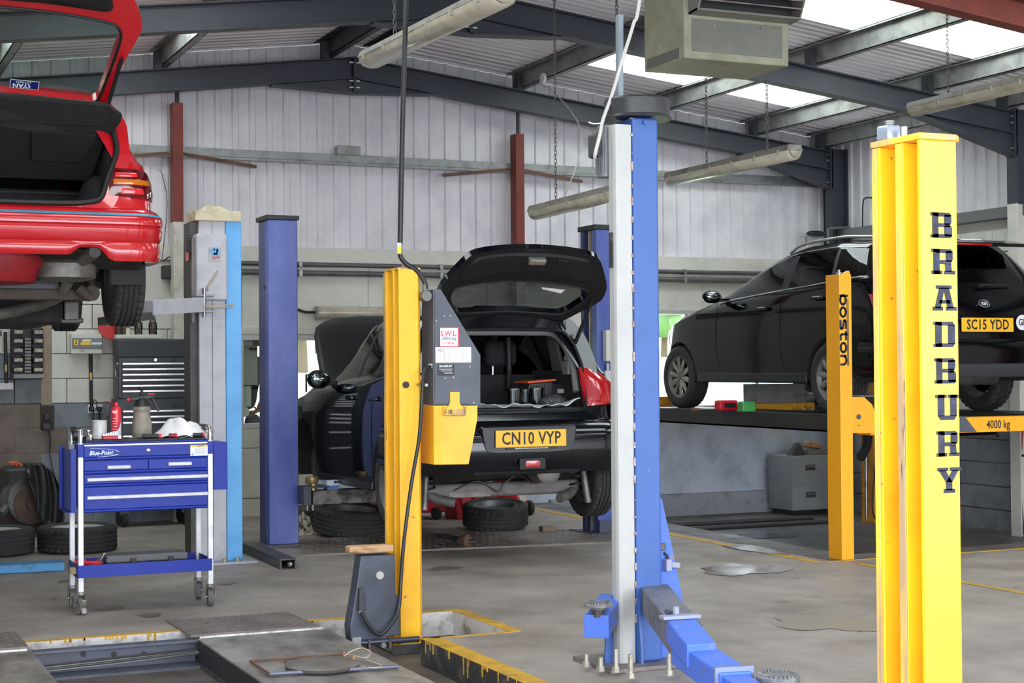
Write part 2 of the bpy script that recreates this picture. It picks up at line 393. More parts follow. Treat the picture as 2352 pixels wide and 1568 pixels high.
# office behind window 1
b = MB(); b.box(3.05, 3.3, GY+.12, 16.6, -.02, 2.4); struct(b.build('wall_office_left', cream))
b = MB(); b.box(6.6, 7.0, GY+.12, 16.6, -.02, 2.4); struct(b.build('wall_office_right', cream))
b = MB(); b.box(3.05, 7.0, GY+.1, 16.6, 2.3, 2.4); struct(b.build('ceiling', cream))
b = MB(); b.box(3.05, 7.0, GY+.1, 16.6, -.1, -.02); struct(b.build('floor', M('carpet', (96,100,104), .9)))
b = MB(); b.box(3.3, 6.6, 16.5, 16.6, -.02, .72); b.box(3.3, 6.6, 16.5, 16.6, 1.72, 2.3); b.box(5.2, 6.6, 16.5, 16.6, .72, 1.72); b.box(3.3, 3.6, 16.5, 16.6, .72, 1.72); struct(b.build('wall_office_back', cream))
window(3, 3.6, 5.2, .72, 1.72, [], 16.5)

# ---- steel portal frames: two complete and the red one nearest
def rafter_frame(y, mat, parent, col_bottom=-.2, haunch=True, cols=True, whitecol=False, col_top=None):
    D = .2; B = .13
    def ib(p, q, nm):     # I-section between p (top flange line) and q
        p, q = V(p), V(q); b = MB(); dn = V((0,0,-D))
        for s_ in (0, 1):
            z = V((0,0,-s_*(D-.012)))
            b.prism([p+z+V((0,-B/2,0)), q+z+V((0,-B/2,0)), q+z+V((0,B/2,0)), p+z+V((0,B/2,0))], (0,0,-.012))
        b.prism([p+V((0,-.006,0)), q+V((0,-.006,0)), q+V((0,-.006,0))+dn, p+V((0,-.006,0))+dn], (0,.012,0))
        return b.build(nm, mat, parent)
    zt = lambda x: roof_z(x, 4.22)
    r1 = ib((-.45,y,zt(-.45)), (RX,y,zt(RX)), 'rafter'); r2 = ib((RX,y,zt(RX)), (9.92,y,zt(9.92)), 'rafter')
    # apex haunch
    b = MB(); lx, rx_ = RX-.78, RX+.78
    b.prism([(lx,y-.006,zt(lx)-D),(RX,y-.006,zt(RX)-D),(RX,y-.006,zt(RX)-D-.125)], (0,.012,0)); b.prism([(RX,y-.006,zt(RX)-D),(rx_,y-.006,zt(rx_)-D),(RX,y-.006,zt(RX)-D-.125)], (0,.012,0))
    for q in (lx, rx_): b.beam((q,y,zt(q)-D-.006),(RX,y,zt(RX)-D-.131), B, .012)
    b.box(RX-.012, RX+.012, y-B/2, y+B/2, zt(RX)-D-.135, zt(RX))
    hp = b.build('apex_haunch', mat, r1)
    for zz in (.05, .22, .28):
        for s_ in (-1, 1):
            b = MB(); b.cyl((RX+s_*.012,y-.045,zt(RX)-zz),(RX+s_*.05,y-.045,zt(RX)-zz), .011, n=6); b.build('bolt', steel, r1)
    # eave haunch + end plate on the right
    x1 = 9.92; b = MB()
    b.prism([(x1-1.1,y-.006,zt(x1-1.1)-D),(x1,y-.006,zt(x1)-D),(x1,y-.006,zt(x1)-D-.18)], (0,.012,0)); b.beam((x1-1.1,y,zt(x1-1.1)-D-.006),(x1,y,zt(x1)-D-.186), B, .012)
    b.box(x1-.014, x1+.014, y-B/2, y+B/2, zt(x1)-D-.2, zt(x1)+.02); b.build('eave_haunch', mat, r2)
    for zz in (.04, .1, .33):
        for s_ in (-.04, .04):
            b = MB(); b.cyl((x1-.014,y+s_,zt(x1)-zz),(x1-.05,y+s_,zt(x1)-zz), .012, n=6); b.build('bolt', steel, r2)
    if cols:
        for cx, cc in ((10.02, 1), (-.55, 0)):
            for z0, z1, m in ((-.2, 2.78, cream if whitecol else mat), (2.78, zt(9.92)+.03, mat)):
                b = MB(); b.box(cx-.1, cx-.088, y-B/2, y+B/2, z0, z1); b.box(cx+.088, cx+.1, y-B/2, y+B/2, z0, z1); b.box(cx-.088, cx+.088, y-.006, y+.006, z0, z1)
                b.build('column', m, parent)
rb_ = MB(); rb_.prism([(RX-.25, -1.2, roof_z(RX-.25)+.05), (RX, -1.2, roof_z(RX)+.06), (RX+.25, -1.2, roof_z(RX+.25)+.05), (RX, -1.2, roof_z(RX)+.075)], (0, 15.6, 0))
ceiling = struct(rb_.build('ceiling', galv))
rafter_frame(14.0, frame_grey, ceiling); rafter_frame(11.2, frame_grey, ceiling, whitecol=True)
rafter_frame(8.6, red_oxide, ceiling); rafter_frame(5.6, frame_grey, ceiling); rafter_frame(2.4, frame_grey, ceiling)
# purlins (channel section), eaves beam and ridge pair
for x in (.1, 1.45, 2.87, 4.40, 4.88, 6.35, 7.80, 9.02, 9.85):
    b = MB(); z0 = roof_z(x, 4.25); b.box(x-.004, x+.004, -1.2, 14.2, z0, z0+.165); b.box(x-.004, x+.065, -1.2, 14.2, z0, z0+.006); b.box(x-.065, x+.004, -1.2, 14.2, z0+.159, z0+.165)
    b.box(x+.06, x+.065, -1.2, 14.2, z0, z0+.018); b.box(x-.065, x-.06, -1.2, 14.2, z0+.147, z0+.165)
    pu = b.build('purlin', galv_dark if x not in (4.40, 4.88) else frame_dark, ceiling)
    for fy in (14.0, 11.2, 8.6):
        b = MB(); b.box(x-.06, x-.004, fy-.05, fy+.05, z0-.03, z0+.13); b.cyl((x-.06,fy-.03,z0+.03),(x-.075,fy-.03,z0+.03), .012, n=6); b.build('cleat', frame_dark, pu)
# roof sheets
EY = [14.45,13.3,12.35,11.45,10.6,9.65,8.75,7.8,6.85,5.9,5.0,4.1,3.2,2.4,1.5,.6,-.3,-1.2]; SKYI = (1, 4, 7, 10, 13)  # unseen front bay and its skylight strip added to even out the daylight
def sheet(x0, x1, y0, y1, mat, dz=0):
    n = 8; p = (y1-y0)/n; prof = []
    for k in range(n):
        for t, h in ((0,0),(.38,0),(.48,.04),(.84,.04),(.92,0)): prof.append((y0+p*(k+t), h))
    prof.append((y1, 0)); P = []
    for yy, h in prof: P += [(x0, yy, roof_z(x0)+h+dz), (x1, yy, roof_z(x1)+h+dz)]
    b = MB(); b.add(P, [(2*i, 2*i+1, 2*i+3, 2*i+2) for i in range(len(prof)-1)])
    return b.build('roof_sheet' if mat is roof_sheet_m else 'skylight_sheet', mat, ceiling)
for i in range(len(EY)-1):
    y1, y0 = EY[i], EY[i+1]
    if i in SKYI:
        sheet(-.7, .3, y0, y1, roof_sheet_m); sheet(.3, 2.95, y0, y1, sky_m, .004); sheet(2.95, RX, y0, y1, roof_sheet_m)
        sheet(RX, 6.62, y0, y1, roof_sheet_m); sheet(6.62, 9.3, y0, y1, sky_m, .004); sheet(9.3, 10.3, y0, y1, roof_sheet_m)
    else:
        sheet(-.7, RX, y0, y1, roof_sheet_m); sheet(RX, 10.3, y0, y1, roof_sheet_m)
for x0, x1 in ((-.7, RX), (RX, 10.3)):
    b = MB(); b.prism([(x0,14.36,roof_z(x0)-.14),(x1,14.36,roof_z(x1)-.14),(x1,14.36,roof_z(x1)+.10),(x0,14.36,roof_z(x0)+.10)], (0,.06,0)); b.build('roof_filler', roof_sheet_m, ceiling)
# ---- gable posts in front of the back wall: red oxide above, white below
for sx, zsplit, zt_, nm in ((3.035, 2.66, 3.72, 'left'), (6.37, 2.52, 3.62, 'right')):
    for z0, z1, m in ((-.02, zsplit, dirty_white), (zsplit, zt_, red_oxide)):
        b = MB(); y0 = GY-.22
        b.box(sx-.045, sx+.045, y0, y0+.008, z0, z1); b.box(sx-.045, sx+.045, y0+.13, y0+.138, z0, z1); b.box(sx-.045, sx-.037, y0+.008, y0+.13, z0, z1)
        b.build('gable_post', m, wall_back, bevel=.003)
    b = MB(); b.cyl((sx+.0, GY-.17, zt_-.05), (sx+.0, GY-.17, roof_z(sx, 4.04)), .018, n=8); b.build('post_rod', frame_dark, wall_back)

# ---- right wall: blocks below, cladding above
wr = MB(); wr.add([(10.16,-1.2,-.25),(10.16,14.4,-.25),(10.16,14.4,2.75),(10.16,-1.2,2.75)], [(0,1,2,3)])
wall_right = struct(wr.build('wall_right', mortar))
for row in range(13):
    z0 = row*CH-.22; z1 = min(z0+CH-.010, 2.7); q = 8.6-(row % 2)*.22
    m = block_cream if z0 > .85 else block_grey
    while q < 14.28:
        e = min(q+BL-.006, 14.28); t = MB(); t.box(10.1-rng.random()*.004, 10.16, q, e, z0, z1); t.build('block', m, wall_right, bevel=.003, seg=1); q += BL
b = MB(); b.box(10.1, 10.16, -1.2, 8.6, -.22, 2.7); b.build('render_panel', block_cream, wall_right)
b = MB(); b.box(10.03, 10.16, -1.2, 14.25, 2.68, 2.78); b.build('rail', M('rail_grey', (112,112,112), .6), wall_right, bevel=.004)
y = -1.2
while y < 14.25:
    y1 = min(y+PITCH_C*NR, 14.3); b = MB(); xx = []; q = y
    while q < y1-.01:
        for dx, dy in ((0,0),(.092,0),(.102,-.022),(.147,-.022),(.157,0)):
            if q+dx <= y1: xx.append((q+dx, dy))
        q += PITCH_C
    xx.append((y1, 0)); P = []
    for py_, dy in xx: P += [(10.14+dy, py_, 2.75), (10.14+dy, py_, 3.82)]
    b.add(P, [(2*i, 2*i+1, 2*i+3, 2*i+2) for i in range(len(xx)-1)]); b.build('cladding_sheet', white_sheet, wall_right); y = y1
b = MB(); b.box(10.08, 10.3, 14.26, 14.5, -.2, 3.9); b.build('corner_filler', frame_grey, wall_right)  # filler box added to block daylight leaking through the wall corner
# ---- left wall (behind the red car, out of the frame) and the front, open as a wide doorway
b = MB(); b.box(-.8, -.7, 3.6, 14.4, -.02, 3.9); struct(b.build('wall_left', block_cream))
b = MB(); b.box(-.8, 10.2, -1.3, -1.2, 3.45, 4.5); struct(b.build('wall_front', white_sheet))
# ---- outdoors: yard in front, grass and trees behind
b = MB(); b.add([(-60,-60,-.03),(60,-60,-.03),(60,-1.2,-.03),(-60,-1.2,-.03)], [(0,1,2,3)]); struct(b.build('ground', M('yard_pale_bounce', (206,204,198), .8, var=(190,188,182))))  # unseen yard made paler to bounce daylight up under the roof
grass_m = M('grass', (176,196,132), .9, var=(206,212,160), scale=2, lo=.4, hi=.6)
b = MB(); b.add([(-80,16.75,-.1),(120,16.7,-.1),(120,90,3.0),(-80,90,3.0)], [(0,1,2,3)]); struct(b.build('ground', grass_m))

# ================================================================== LIFTS
yellow = M('lift_yellow', (250,188,28), .42, var=(236,170,30), scale=3, chips=(160,108,70), chip_scale=20, chip=.675, coat=.2)
yellow_worn = M('lift_yellow_worn', (246,190,60), .45, var=(168,140,104), scale=9, lo=.44, hi=.58, chips=(96,82,76), chip_scale=12, chip=.60, stretch=(1,1,.12))
yellow_new = M('lift_orange_yellow', (246,172,28), .4, var=(240,164,26), scale=2)
mid_blue = M('lift_blue', (62,82,158), .35, var=(92,108,178), scale=3, lo=.4, hi=.7, stretch=(1,1,.35), chips=(60,62,84), chip_scale=30, chip=.74)
front_blue = M('lift_bright_blue', (54,90,156), .45, var=(50,83,146), scale=3, chips=(196,196,205), chip_scale=26, chip=.72)
front_blue_worn = M('lift_blue_worn', (70,108,204), .45, var=(120,112,112), scale=10, lo=.56, hi=.66, chips=(150,150,160), chip_scale=18, chip=.66)
light_blue = M('lift_light_blue', (98,176,234), .4, var=(82,160,222), scale=4, chips=(90,96,110), chip_scale=26, chip=.76)
lift_white = M('lift_off_white', (172,172,168), .4, var=(162,162,158), scale=5, chips=(120,90,80), chip_scale=26, chip=.74)
lift_grey = M('lift_pale_grey', (188,188,194), .45, var=(166,166,172), scale=6, chips=(96,92,94), chip_scale=20, chip=.70)
ink = M('navy_ink', (34,38,54), .75, var=(60,66,84), scale=20, lo=.5, hi=.7)
box_grey = M('box_grey', (84,88,98), .45, var=(74,78,88), scale=6, chips=(190,190,196), chip_scale=34, chip=.78)
box_black = M('box_black', (42,43,47), .5, var=(56,57,60), scale=10)
white_lab = M('label_white', (232,232,236), .5)
red_ink = M('label_red', (214,40,64), .5)
yellow_lab = M('label_yellow', (244,204,50), .5)
black_ink = M('label_black', (26,26,30), .5)
hose_m = M('black_hose', (34,34,36), .42)
chk = M('chequer_plate', (126,115,108), .5, .1, var=(96,88,83), scale=4)
plate_m = M('runway_plate', (150,143,136), .5, .1, var=(92,86,80), scale=4.5, lo=.40, hi=.64, chips=(120,86,60), chip_scale=5, chip=.7, bump=.08, stretch=(1,.5,1))
rust_m = M('rust_brown', (112,82,62), .75, .2, var=(84,66,56), scale=10)

SLAB = {
 'B': [[(.08,0),(.36,0),(.36,1),(.08,1)],[(0,0),(.2,0),(.2,.13),(0,.13)],[(0,.87),(.2,.87),(.2,1),(0,1)],[(.2,.84),(.9,.84),(.97,.9),(.88,1),(.2,1)],[(.36,.43),(.9,.43),(.9,.58),(.36,.58)],[(.2,0),(.92,0),(1,.08),(.95,.15),(.2,.15)],[(.64,.52),(.9,.52),(.97,.6),(.97,.92),(.64,.92)],[(.64,.06),(1,.06),(1,.4),(.92,.5),(.64,.5)]],
 'R': [[(.08,0),(.36,0),(.36,1),(.08,1)],[(0,0),(.47,0),(.47,.14),(0,.14)],[(0,.87),(.2,.87),(.2,1),(0,1)],[(.2,.84),(.86,.84),(.95,.9),(.86,1),(.2,1)],[(.36,.40),(.86,.40),(.92,.56),(.36,.56)],[(.64,.5),(.9,.5),(.95,.58),(.95,.92),(.64,.92)],[(.62,.1),(.9,.1),(.88,.42),(.6,.42)],[(.56,0),(1.05,0),(1.05,.14),(.56,.14)]],
 'A': [[(.1,.1),(.36,.1),(.54,.9),(.3,.9)],[(.66,.1),(.95,.1),(.74,.9),(.5,.9)],[(.28,.28),(.8,.28),(.76,.42),(.32,.42)],[(.16,.86),(.86,.86),(.86,1),(.16,1)],[(0,0),(.46,0),(.46,.15),(0,.15)],[(.6,0),(1.08,0),(1.08,.15),(.6,.15)]],
 'D': [[(.08,0),(.38,0),(.38,1),(.08,1)],[(0,0),(.2,0),(.2,.13),(0,.13)],[(0,.87),(.2,.87),(.2,1),(0,1)],[(.2,.85),(1,.85),(.9,1),(.2,1)],[(.2,0),(.9,0),(1,.15),(.2,.15)],[(.68,.12),(1,.12),(1,.88),(.68,.88)]],
 'U': [[(.1,.15),(.4,.15),(.4,1),(.1,1)],[(.66,.15),(.95,.15),(.95,1),(.66,1)],[(.1,.18),(.22,0),(.84,0),(.95,.18)],[(0,.87),(.5,.87),(.5,1),(0,1)],[(.56,.87),(1.04,.87),(1.04,1),(.56,1)]],
 'Y': [[(.06,.9),(.36,.9),(.66,.42),(.38,.42)],[(.96,.9),(.68,.9),(.38,.42),(.66,.42)],[(.38,.1),(.66,.1),(.66,.46),(.38,.46)],[(.28,0),(.78,0),(.78,.16),(.28,.16)],[(0,.86),(.48,.86),(.48,1),(0,1)],[(.56,.86),(1.06,.86),(1.06,1),(.56,1)]]}
def slab_letter(mb, ch, o, ex, ez, w, h, t=.0015):
    o, ex, ez = V(o), V(ex), V(ez); n = ex.cross(ez)
    for poly in SLAB[ch]: mb.prism([o+ex*(a*w)+ez*(b*h) for a, b in poly], n*t)
def ribbon(mb, pts, wd, n, t=.0015):
    P = [V(p) for p in pts]; n = V(n)
    for i in range(len(P)-1):
        d = (P[i+1]-P[i]).normalized(); s_ = d.cross(n)*(wd/2); e = d*(wd*.18)
        mb.prism([P[i]-s_-e, P[i+1]-s_+e, P[i+1]+s_+e, P[i]+s_-e], n*t)
def e_post(parent, xa, xb, yf, yb, z0, z1, m_face, name='post_column'):
    ym = yf + (yb-yf)*.42; w = xb-.035
    poly = [(xa,yf),(xb-.018,yf),(xb,yf+.022),(xb,yb),(xa,yb),(xa,yb-.028),(w,yb-.034),(w,ym+.022),(xa,ym+.018),(xa,ym-.012),(w,ym-.016),(w,yf+.02),(xa,yf+.014)]
    b = MB(); b.prism([(p[0],p[1],z0) for p in poly], (0,0,z1-z0)); return b.build(name, m_face, parent, bevel=.003)

# ---- near yellow post with the maker's name
yf = 3.55; xa, xb = PY(2119,900,yf).x, PY(2214,900,yf).x; yb = PX(2012,900,xa).y; zt = PY(2160,312,yf).z
bp = thing('lift_post', 'bright yellow lettered lift post nearest the camera with a large nut on top', 'lift post', ((xa+xb)/2, (yf+yb)/2, 0))
e_post(bp, xa, xb, yf, yb, 0, zt-.012, yellow)
b = MB(); ym = yf+(yb-yf)*.42
for y0, y1 in ((yb-.02, yb+.004), (ym-.012, ym+.018)): b.box(xa-.004, xa, y0, y1, .0, zt-.014)
part_label(b.build('flange_edge', yellow_worn, bp, bevel=.003), 'scuffed rail edges with worn paint')
b = MB(); b.box(xa-.006, xb-.02, yf-.008, yb+.008, zt-.012, zt+.006); b.prism([(xb-.02,yf-.008,zt-.012),(xb+.008,yf+.018,zt-.012),(xb+.008,yb+.008,zt-.012),(xb-.02,yb+.008,zt-.012)], (0,0,.018))
b.build('top_plate', yellow_worn, bp, bevel=.003)
c = PZ(2077, 305, zt+.03); b = MB(); cx, cy = xa+.03, yb-.035
b.lathe([(.034,0),(.037,.004),(.037,.036),(.033,.042)], (cx,cy,zt+.006), n=6); b.build('hex_nut', M('zinc', (172,182,196), .3, .8), bp, smooth=30)
b = MB(); 
for k in range(6): b.cyl((cx,cy,zt+.045+k*.003),(cx,cy,zt+.0465+k*.003), .021, .019)
b.cyl((cx,cy,zt),(cx,cy,zt+.063), .018); b.build('threaded_rod', steel, bp, smooth=30)
b = MB(); b.cyl((xa+.03,ym+.02,zt),(xa+.03,ym+.02,zt+.038), .011); b.build('threaded_rod', steel, bp, smooth=30)
b = MB(); cxx = xa+.045; pts = [(cxx+.004*sin(i*.9), ym+.036+.004*cos(i*.9), 1.05-i*.035) for i in range(31)]
b.tube(pts, .0055, 6); part_label(b.build('steel_cable', M('cable_steel', (132,130,132), .4, .8), bp, smooth=60), 'braided steel cable in the post channel')
ltop, lbot = PY(2160, 488, yf).z, PY(2160, 546, yf).z; lh = ltop-lbot; step = (PY(2160,1074,yf).z-ltop)/7
for i, ch in enumerate('BRADBURY'):
    x0 = PY(2139 + i*1.3, 700, yf).x; b = MB(); wl = PY(2187,700,yf).x-PY(2138,700,yf).x
    slab_letter(b, ch, (x0, yf-.0005, lbot+step*i), (1,0,0), (0,0,1), wl*(1.04 if ch in 'RAUY' else 1), lh); b.build('letter', ink, bp)

# ---- second yellow post of the same lift, with control box, conduit and cable
yf = 7.78; xa, xb = PY(918,1000,yf).x, PY(970,1000,yf).x; yb = PX(885,1000,xa).y; zt = PY(930,618,yf).z; zb = RZ
mp = thing('lift_post', 'yellow lift post carrying the grey and yellow control box, middle of the photo', 'lift post', ((xa+xb)/2, (yf+yb)/2, zb))
e_post(mp, xa, xb, yf, yb, zb, zt, yellow)
b = MB(); b.box(xa-.004, xa, yb-.02, yb+.004, zb, zt-.01); b.build('flange_edge', yellow_worn, mp)
b = MB(); b.box(xa, xb, yf+.015, yb-.0, zt, zt+.01); b.cyl((xa+.05,yf+.07,zt+.01),(xa+.05,yf+.07,zt+.03),.008); b.build('top_plate', yellow_worn, mp)
b = MB(); b.box(xa-.05, xb+.02, yf-.03, yb+.05, zb, zb+.012); b.box(xa-.06, xb-.01, yf-.028, yf-.02, zb, zb+.05); b.build('base_plate', grime, mp, bevel=.003)
b = MB(); b.cyl((xa+.035,yf-.006,PY(965,883,yf).z),(xa+.035,yf+.01,PY(965,883,yf).z),.018,n=14); b.build('access_hole', black_ink, mp)
# control box
by = yf-.03
def PB(px, py, dy=0): return PY(px, py, by+dy)
cb = MB(); fr = [PB(995,664),PB(1013,664),PB(1104,815),PB(1104,930),PB(995,930)]; cb.prism(fr, (0,.17,0)); ctrl = cb.build('control_box', box_grey, mp, bevel=.004)
cb = MB(); inn = [PB(999,670,-.004),PB(1008,674,-.004),PB(1094,818,-.004),PB(1094,927,-.004),PB(999,927,-.004)]; cb.prism(inn, (0,.004,0)); cb.build('cover_panel', box_grey, ctrl, bevel=.001)
cb = MB(); cb.prism([PB(996,931,-.006),PB(1097,931,-.006),PB(1097,960,-.006),PB(1077,1066,-.006),PB(997,1067,-.006)], (0,.19,0)); cb.build('tray', yellow, mp, bevel=.003)
cb = MB(); cb.prism([PB(1034,900,-.012),PB(1056,900,-.012),PB(1056,925,-.012),PB(1068,943,-.012),PB(1024,943,-.012),PB(1034,925,-.012)], (0,.008,0)); hk = cb.build('hook', yellow, mp, bevel=.002)
P = [PB(1021,934,-.02),PB(1021,952,-.02),PB(1068,952,-.02),PB(1068,934,-.02)]; cb = MB(); cb.tube(P, .006, 8); cb.box(PB(1022,940).x, PB(1068,940).x, by-.018, by-.01, PB(1040,950).z, PB(1040,940).z); cb.build('handle', yellow_worn, hk, smooth=40)
def sign(parent, px0, py0, px1, py1, y, m, name='label', t=.002):
    a, c = PY(px0, py0, y), PY(px1, py1, y); b = MB(); b.box(a.x, c.x, y-t, y, c.z, a.z); return b.build(name, m, parent), a, c
ys = by-.0045
s1_, a, c = sign(mp, 1009, 751, 1054, 797, ys, red_ink, 'load_sign')
sign(s1_, 1011, 753, 1052, 795, ys-.002, white_lab, 'sign_face', .001)
b = MB(); b.text('S.W.L.', .036, PY(1031,766,ys-.0035), (1,0,0), (0,0,1), .0004, .0006); b.build('sign_text', red_ink, s1_); b = MB(); b.text('TONNE', .019, PY(1031,788,ys-.0035), (1,0,0), (0,0,1), 0, .0006); b.build('sign_text', red_ink, s1_)
b = MB(); b.text('3000 kg', .026, PY(1031,777,ys-.0035), (1,0,0), (-.06,0,1), 0, .0006); b.build('sign_writing', M('pen_blue', (40,44,92), .5), s1_)
s2_, a, c = sign(mp, 1000, 797, 1082, 832, ys, white_lab, 'inspection_label')
b = MB(); b.text('VL1', .026, PY(1013,804,ys-.0025), (1,0,0), (0,0,1), 0, .0006)
for py in (809,815,820,825,829):
    q0, q1 = PY(1003,py,ys-.0025), PY(1078,py,ys-.0025); b.box(q0.x, q1.x, ys-.0028, ys-.0022, q0.z-.0008, q0.z)
for px in (1020,1031,1062):
    q0, q1 = PY(px,812,ys-.0025), PY(px,830,ys-.0025); b.box(q0.x, q0.x+.001, ys-.0028, ys-.0022, q1.z, q0.z)
b.build('label_print', M('pen_grey', (84,88,110), .5), s2_)
s3_, a, c = sign(mp, 1005, 837, 1043, 862, ys, box_black, 'name_plate')
b = MB(); b.text('BRADBURY', .0145, PY(1024,841,ys-.0025), (1,0,0), (0,0,1), .0004, .0006)
for py, p0, p1 in ((847,1008,1040),(851,1013,1038),(856,1020,1040)):
    q0, q1 = PY(p0,py,ys-.0025), PY(p1,py,ys-.0025); b.box(q0.x, q1.x, ys-.0028, ys-.0022, q0.z-.003, q0.z)
b.build('plate_print', white_lab, s3_)
for px, py in ((1020,725),(1034,725),(1002,736),(1022,842+26),(1041,866),(1079,842),(1088,925)): p = PB(px,py,-.005); cb = MB(); cb.cyl(p, p+V((0,-.003,0)), .004, n=8); cb.build('rivet', steel, ctrl)
# conduit gland, conduit down from the roof, label on it
gl = PB(976, 680, .02); cb = MB(); cb.cyl(gl+V((0,-.03,0)), gl+V((0,.03,0)), .027, n=18); cb.cyl(gl+V((.0,0,.02)), gl+V((-.003,0,.062)), .012, n=10); cb.build('cable_gland', M('cast_grey', (116,114,110), .5, .4), mp, smooth=40)
top = PB(934, -40, .05); cb = MB(); pth = [top, PB(930,100,.05), PB(924,300,.05), PB(919,560,.05)]
pth = [V((top.x, top.y, roof_z(top.x, 4.3)))]+pth; cb.tube(pth, .0135, 10); cond = cb.build('conduit', hose_m, mp, smooth=60)
cb = MB(); cb.tube(smooth_path([PB(919,556,.05), PB(919,585,.05), PB(932,605,.045), PB(958,622,.03), PB(974,645,.02), PB(979,664,.02)], 6), .0125, 10); cb.build('conduit_bend', hose_m, mp, smooth=60)
q = PB(917, 570, .03); cb = MB(); cb.box(q.x-.011, q.x+.011, q.y-.004, q.y, q.z-.028, q.z+.028); lb = cb.build('warning_tag', white_lab, cond); cb = MB(); cb.box(q.x-.010, q.x+.010, q.y-.006, q.y-.004, q.z-.026, q.z+.008); cb.prism([(q.x-.008,q.y-.006,q.z+.011),(q.x+.008,q.y-.006,q.z+.011),(q.x,q.y-.006,q.z+.025)], (0,.002,0)); cb.build('tag_print', yellow_lab, lb) if False else cb.build('tag_face', yellow_lab, cond)
cb = MB(); cb.tube(smooth_path([PB(990,840,.02),PB(976,850,-.01),PB(971,880,-.035),PB(968,930,-.04),PB(962,1010,-.04),PB(945,1110,-.04),PB(928,1240,-.08),PB(921,1330,-.13),PB(916,1395,-.15),PB(900,1430,-.165),PB(873,1457,-.17),PB(848,1438,-.17),PB(830,1405,-.165)], 6), .0095, 10)
cb.build('power_cable', hose_m, mp, smooth=60)
cb = MB(); q = PB(988,840,.02); cb.obox(q, (.02,.022,.022)); cb.build('cable_connector', M('connector_grey', (170,176,180), .4), mp, bevel=.003)
for px, py in ((963,883),(978,884)):
    cb = MB(); q = PB(px, py, -.0); cb.cyl(q+V((0,.02,0)), q+V((0,-.012,0)), .009, n=6); cb.build('bolt', steel, mp)

# ---- dark motor housing with the timber on top
hy = 7.62
def PHs(px, py, dy=0): return PY(px, py, hy+dy)
mh = thing('motor_housing', 'dark grey steel motor housing standing left of the middle yellow lift post', 'housing', (PHs(860,1468).x, hy+.08, RZ))
cb = MB(); cb.prism([PHs(829,1277),PHs(908,1273),PHs(909,1364),PHs(919,1373),PHs(919,1457),PHs(808,1478),PHs(804,1440),PHs(819,1353)], (0,.10,0)); hb = cb.build('housing_body', M('housing_steel', (80,86,98), .4, .3, var=(64,68,78), scale=5, lo=.4, hi=.6, chips=(140,104,84), chip_scale=7, chip=.71), mh, bevel=.006)
cb = MB(); q = PHs(872,1321); cb.lathe([(.021,0),(.021,.006),(.018,.009)], q, (0,-1,0), 20); cb.build('button', M('button_grey', (176,170,164), .4), mh, smooth=30)
cb = MB(); q = PHs(829,1363,-.015); cb.obox(q+V((0,0,.0)), (.026,.028,.055)); cb.obox(q+V((.003,0,-.052)), (.034,.034,.06)); cb.build('plug', M('plug_dark', (54,58,62), .45), mh, bevel=.004)
cb = MB(); q = PHs(829,1398,-.015); cb.cyl(q, q+V((0,0,-.022)), .012, n=12); cb.build('plug_gland', M('gland_grey', (130,140,140), .4), mh)
cb = MB(); a, c = PHs(828,1476,-.02), PHs(962,1467,-.0); cb.tube([a, a.lerp(c,.33), c], .016, 12); pb = cb.build('push_bar', M('bar_steel', (96,100,112), .3, .8), mh, smooth=40)
for px in (846, 893):
    cb = MB(); q = a.lerp(c, (px-828)/134); cb.obox(q+V((0,0,-.012)), (.014,.045,.055)); cb.build('bar_clamp', grime, mh, bevel=.003)
cb = MB(); q = PHs(815,1476,-.01); cb.box(q.x-.03, q.x+.09, hy-.02, hy+.08, RZ, RZ+.02); cb.box(q.x-.02, q.x+.03, hy-.03, hy, RZ, q.z+.03); cb.build('foot_bracket', steel, mh, bevel=.003)
for px, py in ((816,1484),(880,1481)): q = PHs(px,py,-.025); cb = MB(); cb.cyl(q+V((0,-.012,0)), q+V((0,.012,0)), .014, n=8); cb.build('bolt_head', steel, mh)
wd = thing('timber_block', 'weathered timber offcut lying on top of the grey motor housing', 'timber', PHs(850,1272,.08))
q = PHs(849,1266,.06); cb = MB(); cb.obox((q.x, q.y, PHs(849,1272).z+.020), (.232,.09,.036), Matrix.Rotation(radians(-4), 3, 'Z')); cb.build('plank', M('timber', (190,152,112), .85, var=(120,88,62), scale=14, lo=.5, hi=.62, chips=(54,44,40), chip_scale=10, chip=.64, stretch=(.3,1,1), bump=.3), wd, bevel=.008)

# ---- runways, crossbeam, approach plates and turntable of that lift
def runway(x0, x1, y0, y1, label):
    r = thing('lift_runway', label, 'lift runway', ((x0+x1)/2, (y0+y1)/2, RZ))
    b = MB(); b.box(x0, x1, y0, y1, -.012, 0); b.build('deck_plate', plate_m, r, bevel=.003)
    for x in (x0, x1-.008): b = MB(); b.box(x, x+.008, y0, y1, RZ, -.012); b.build('side_plate', M('runway_side', (66,64,66), .45, .3, var=(50,48,48), scale=6), r)
    b = MB(); b.box(x1-.02 if x0 < .5 else x0-.012, (x1-.02 if x0 < .5 else x0-.012)+.03, y0, y1, RZ, RZ+.015); b.build('lower_flange', grime, r)
    b = MB(); b.box(x0+.01, x1-.02, y1-.008, y1+.012, -.002, .008); part_label(b.build('end_edge', M('white_edge', (226,224,220), .5, var=(150,146,142), scale=12), r, bevel=.003), 'white painted end edge')
    return r
rw2 = runway(1.80, 2.47, 3.0, 7.95, 'steel lift runway set in the floor carrying a round turning plate')
rw1 = runway(.35, 1.0, 3.0, 7.98, 'steel lift runway set in the floor at the bottom left corner')
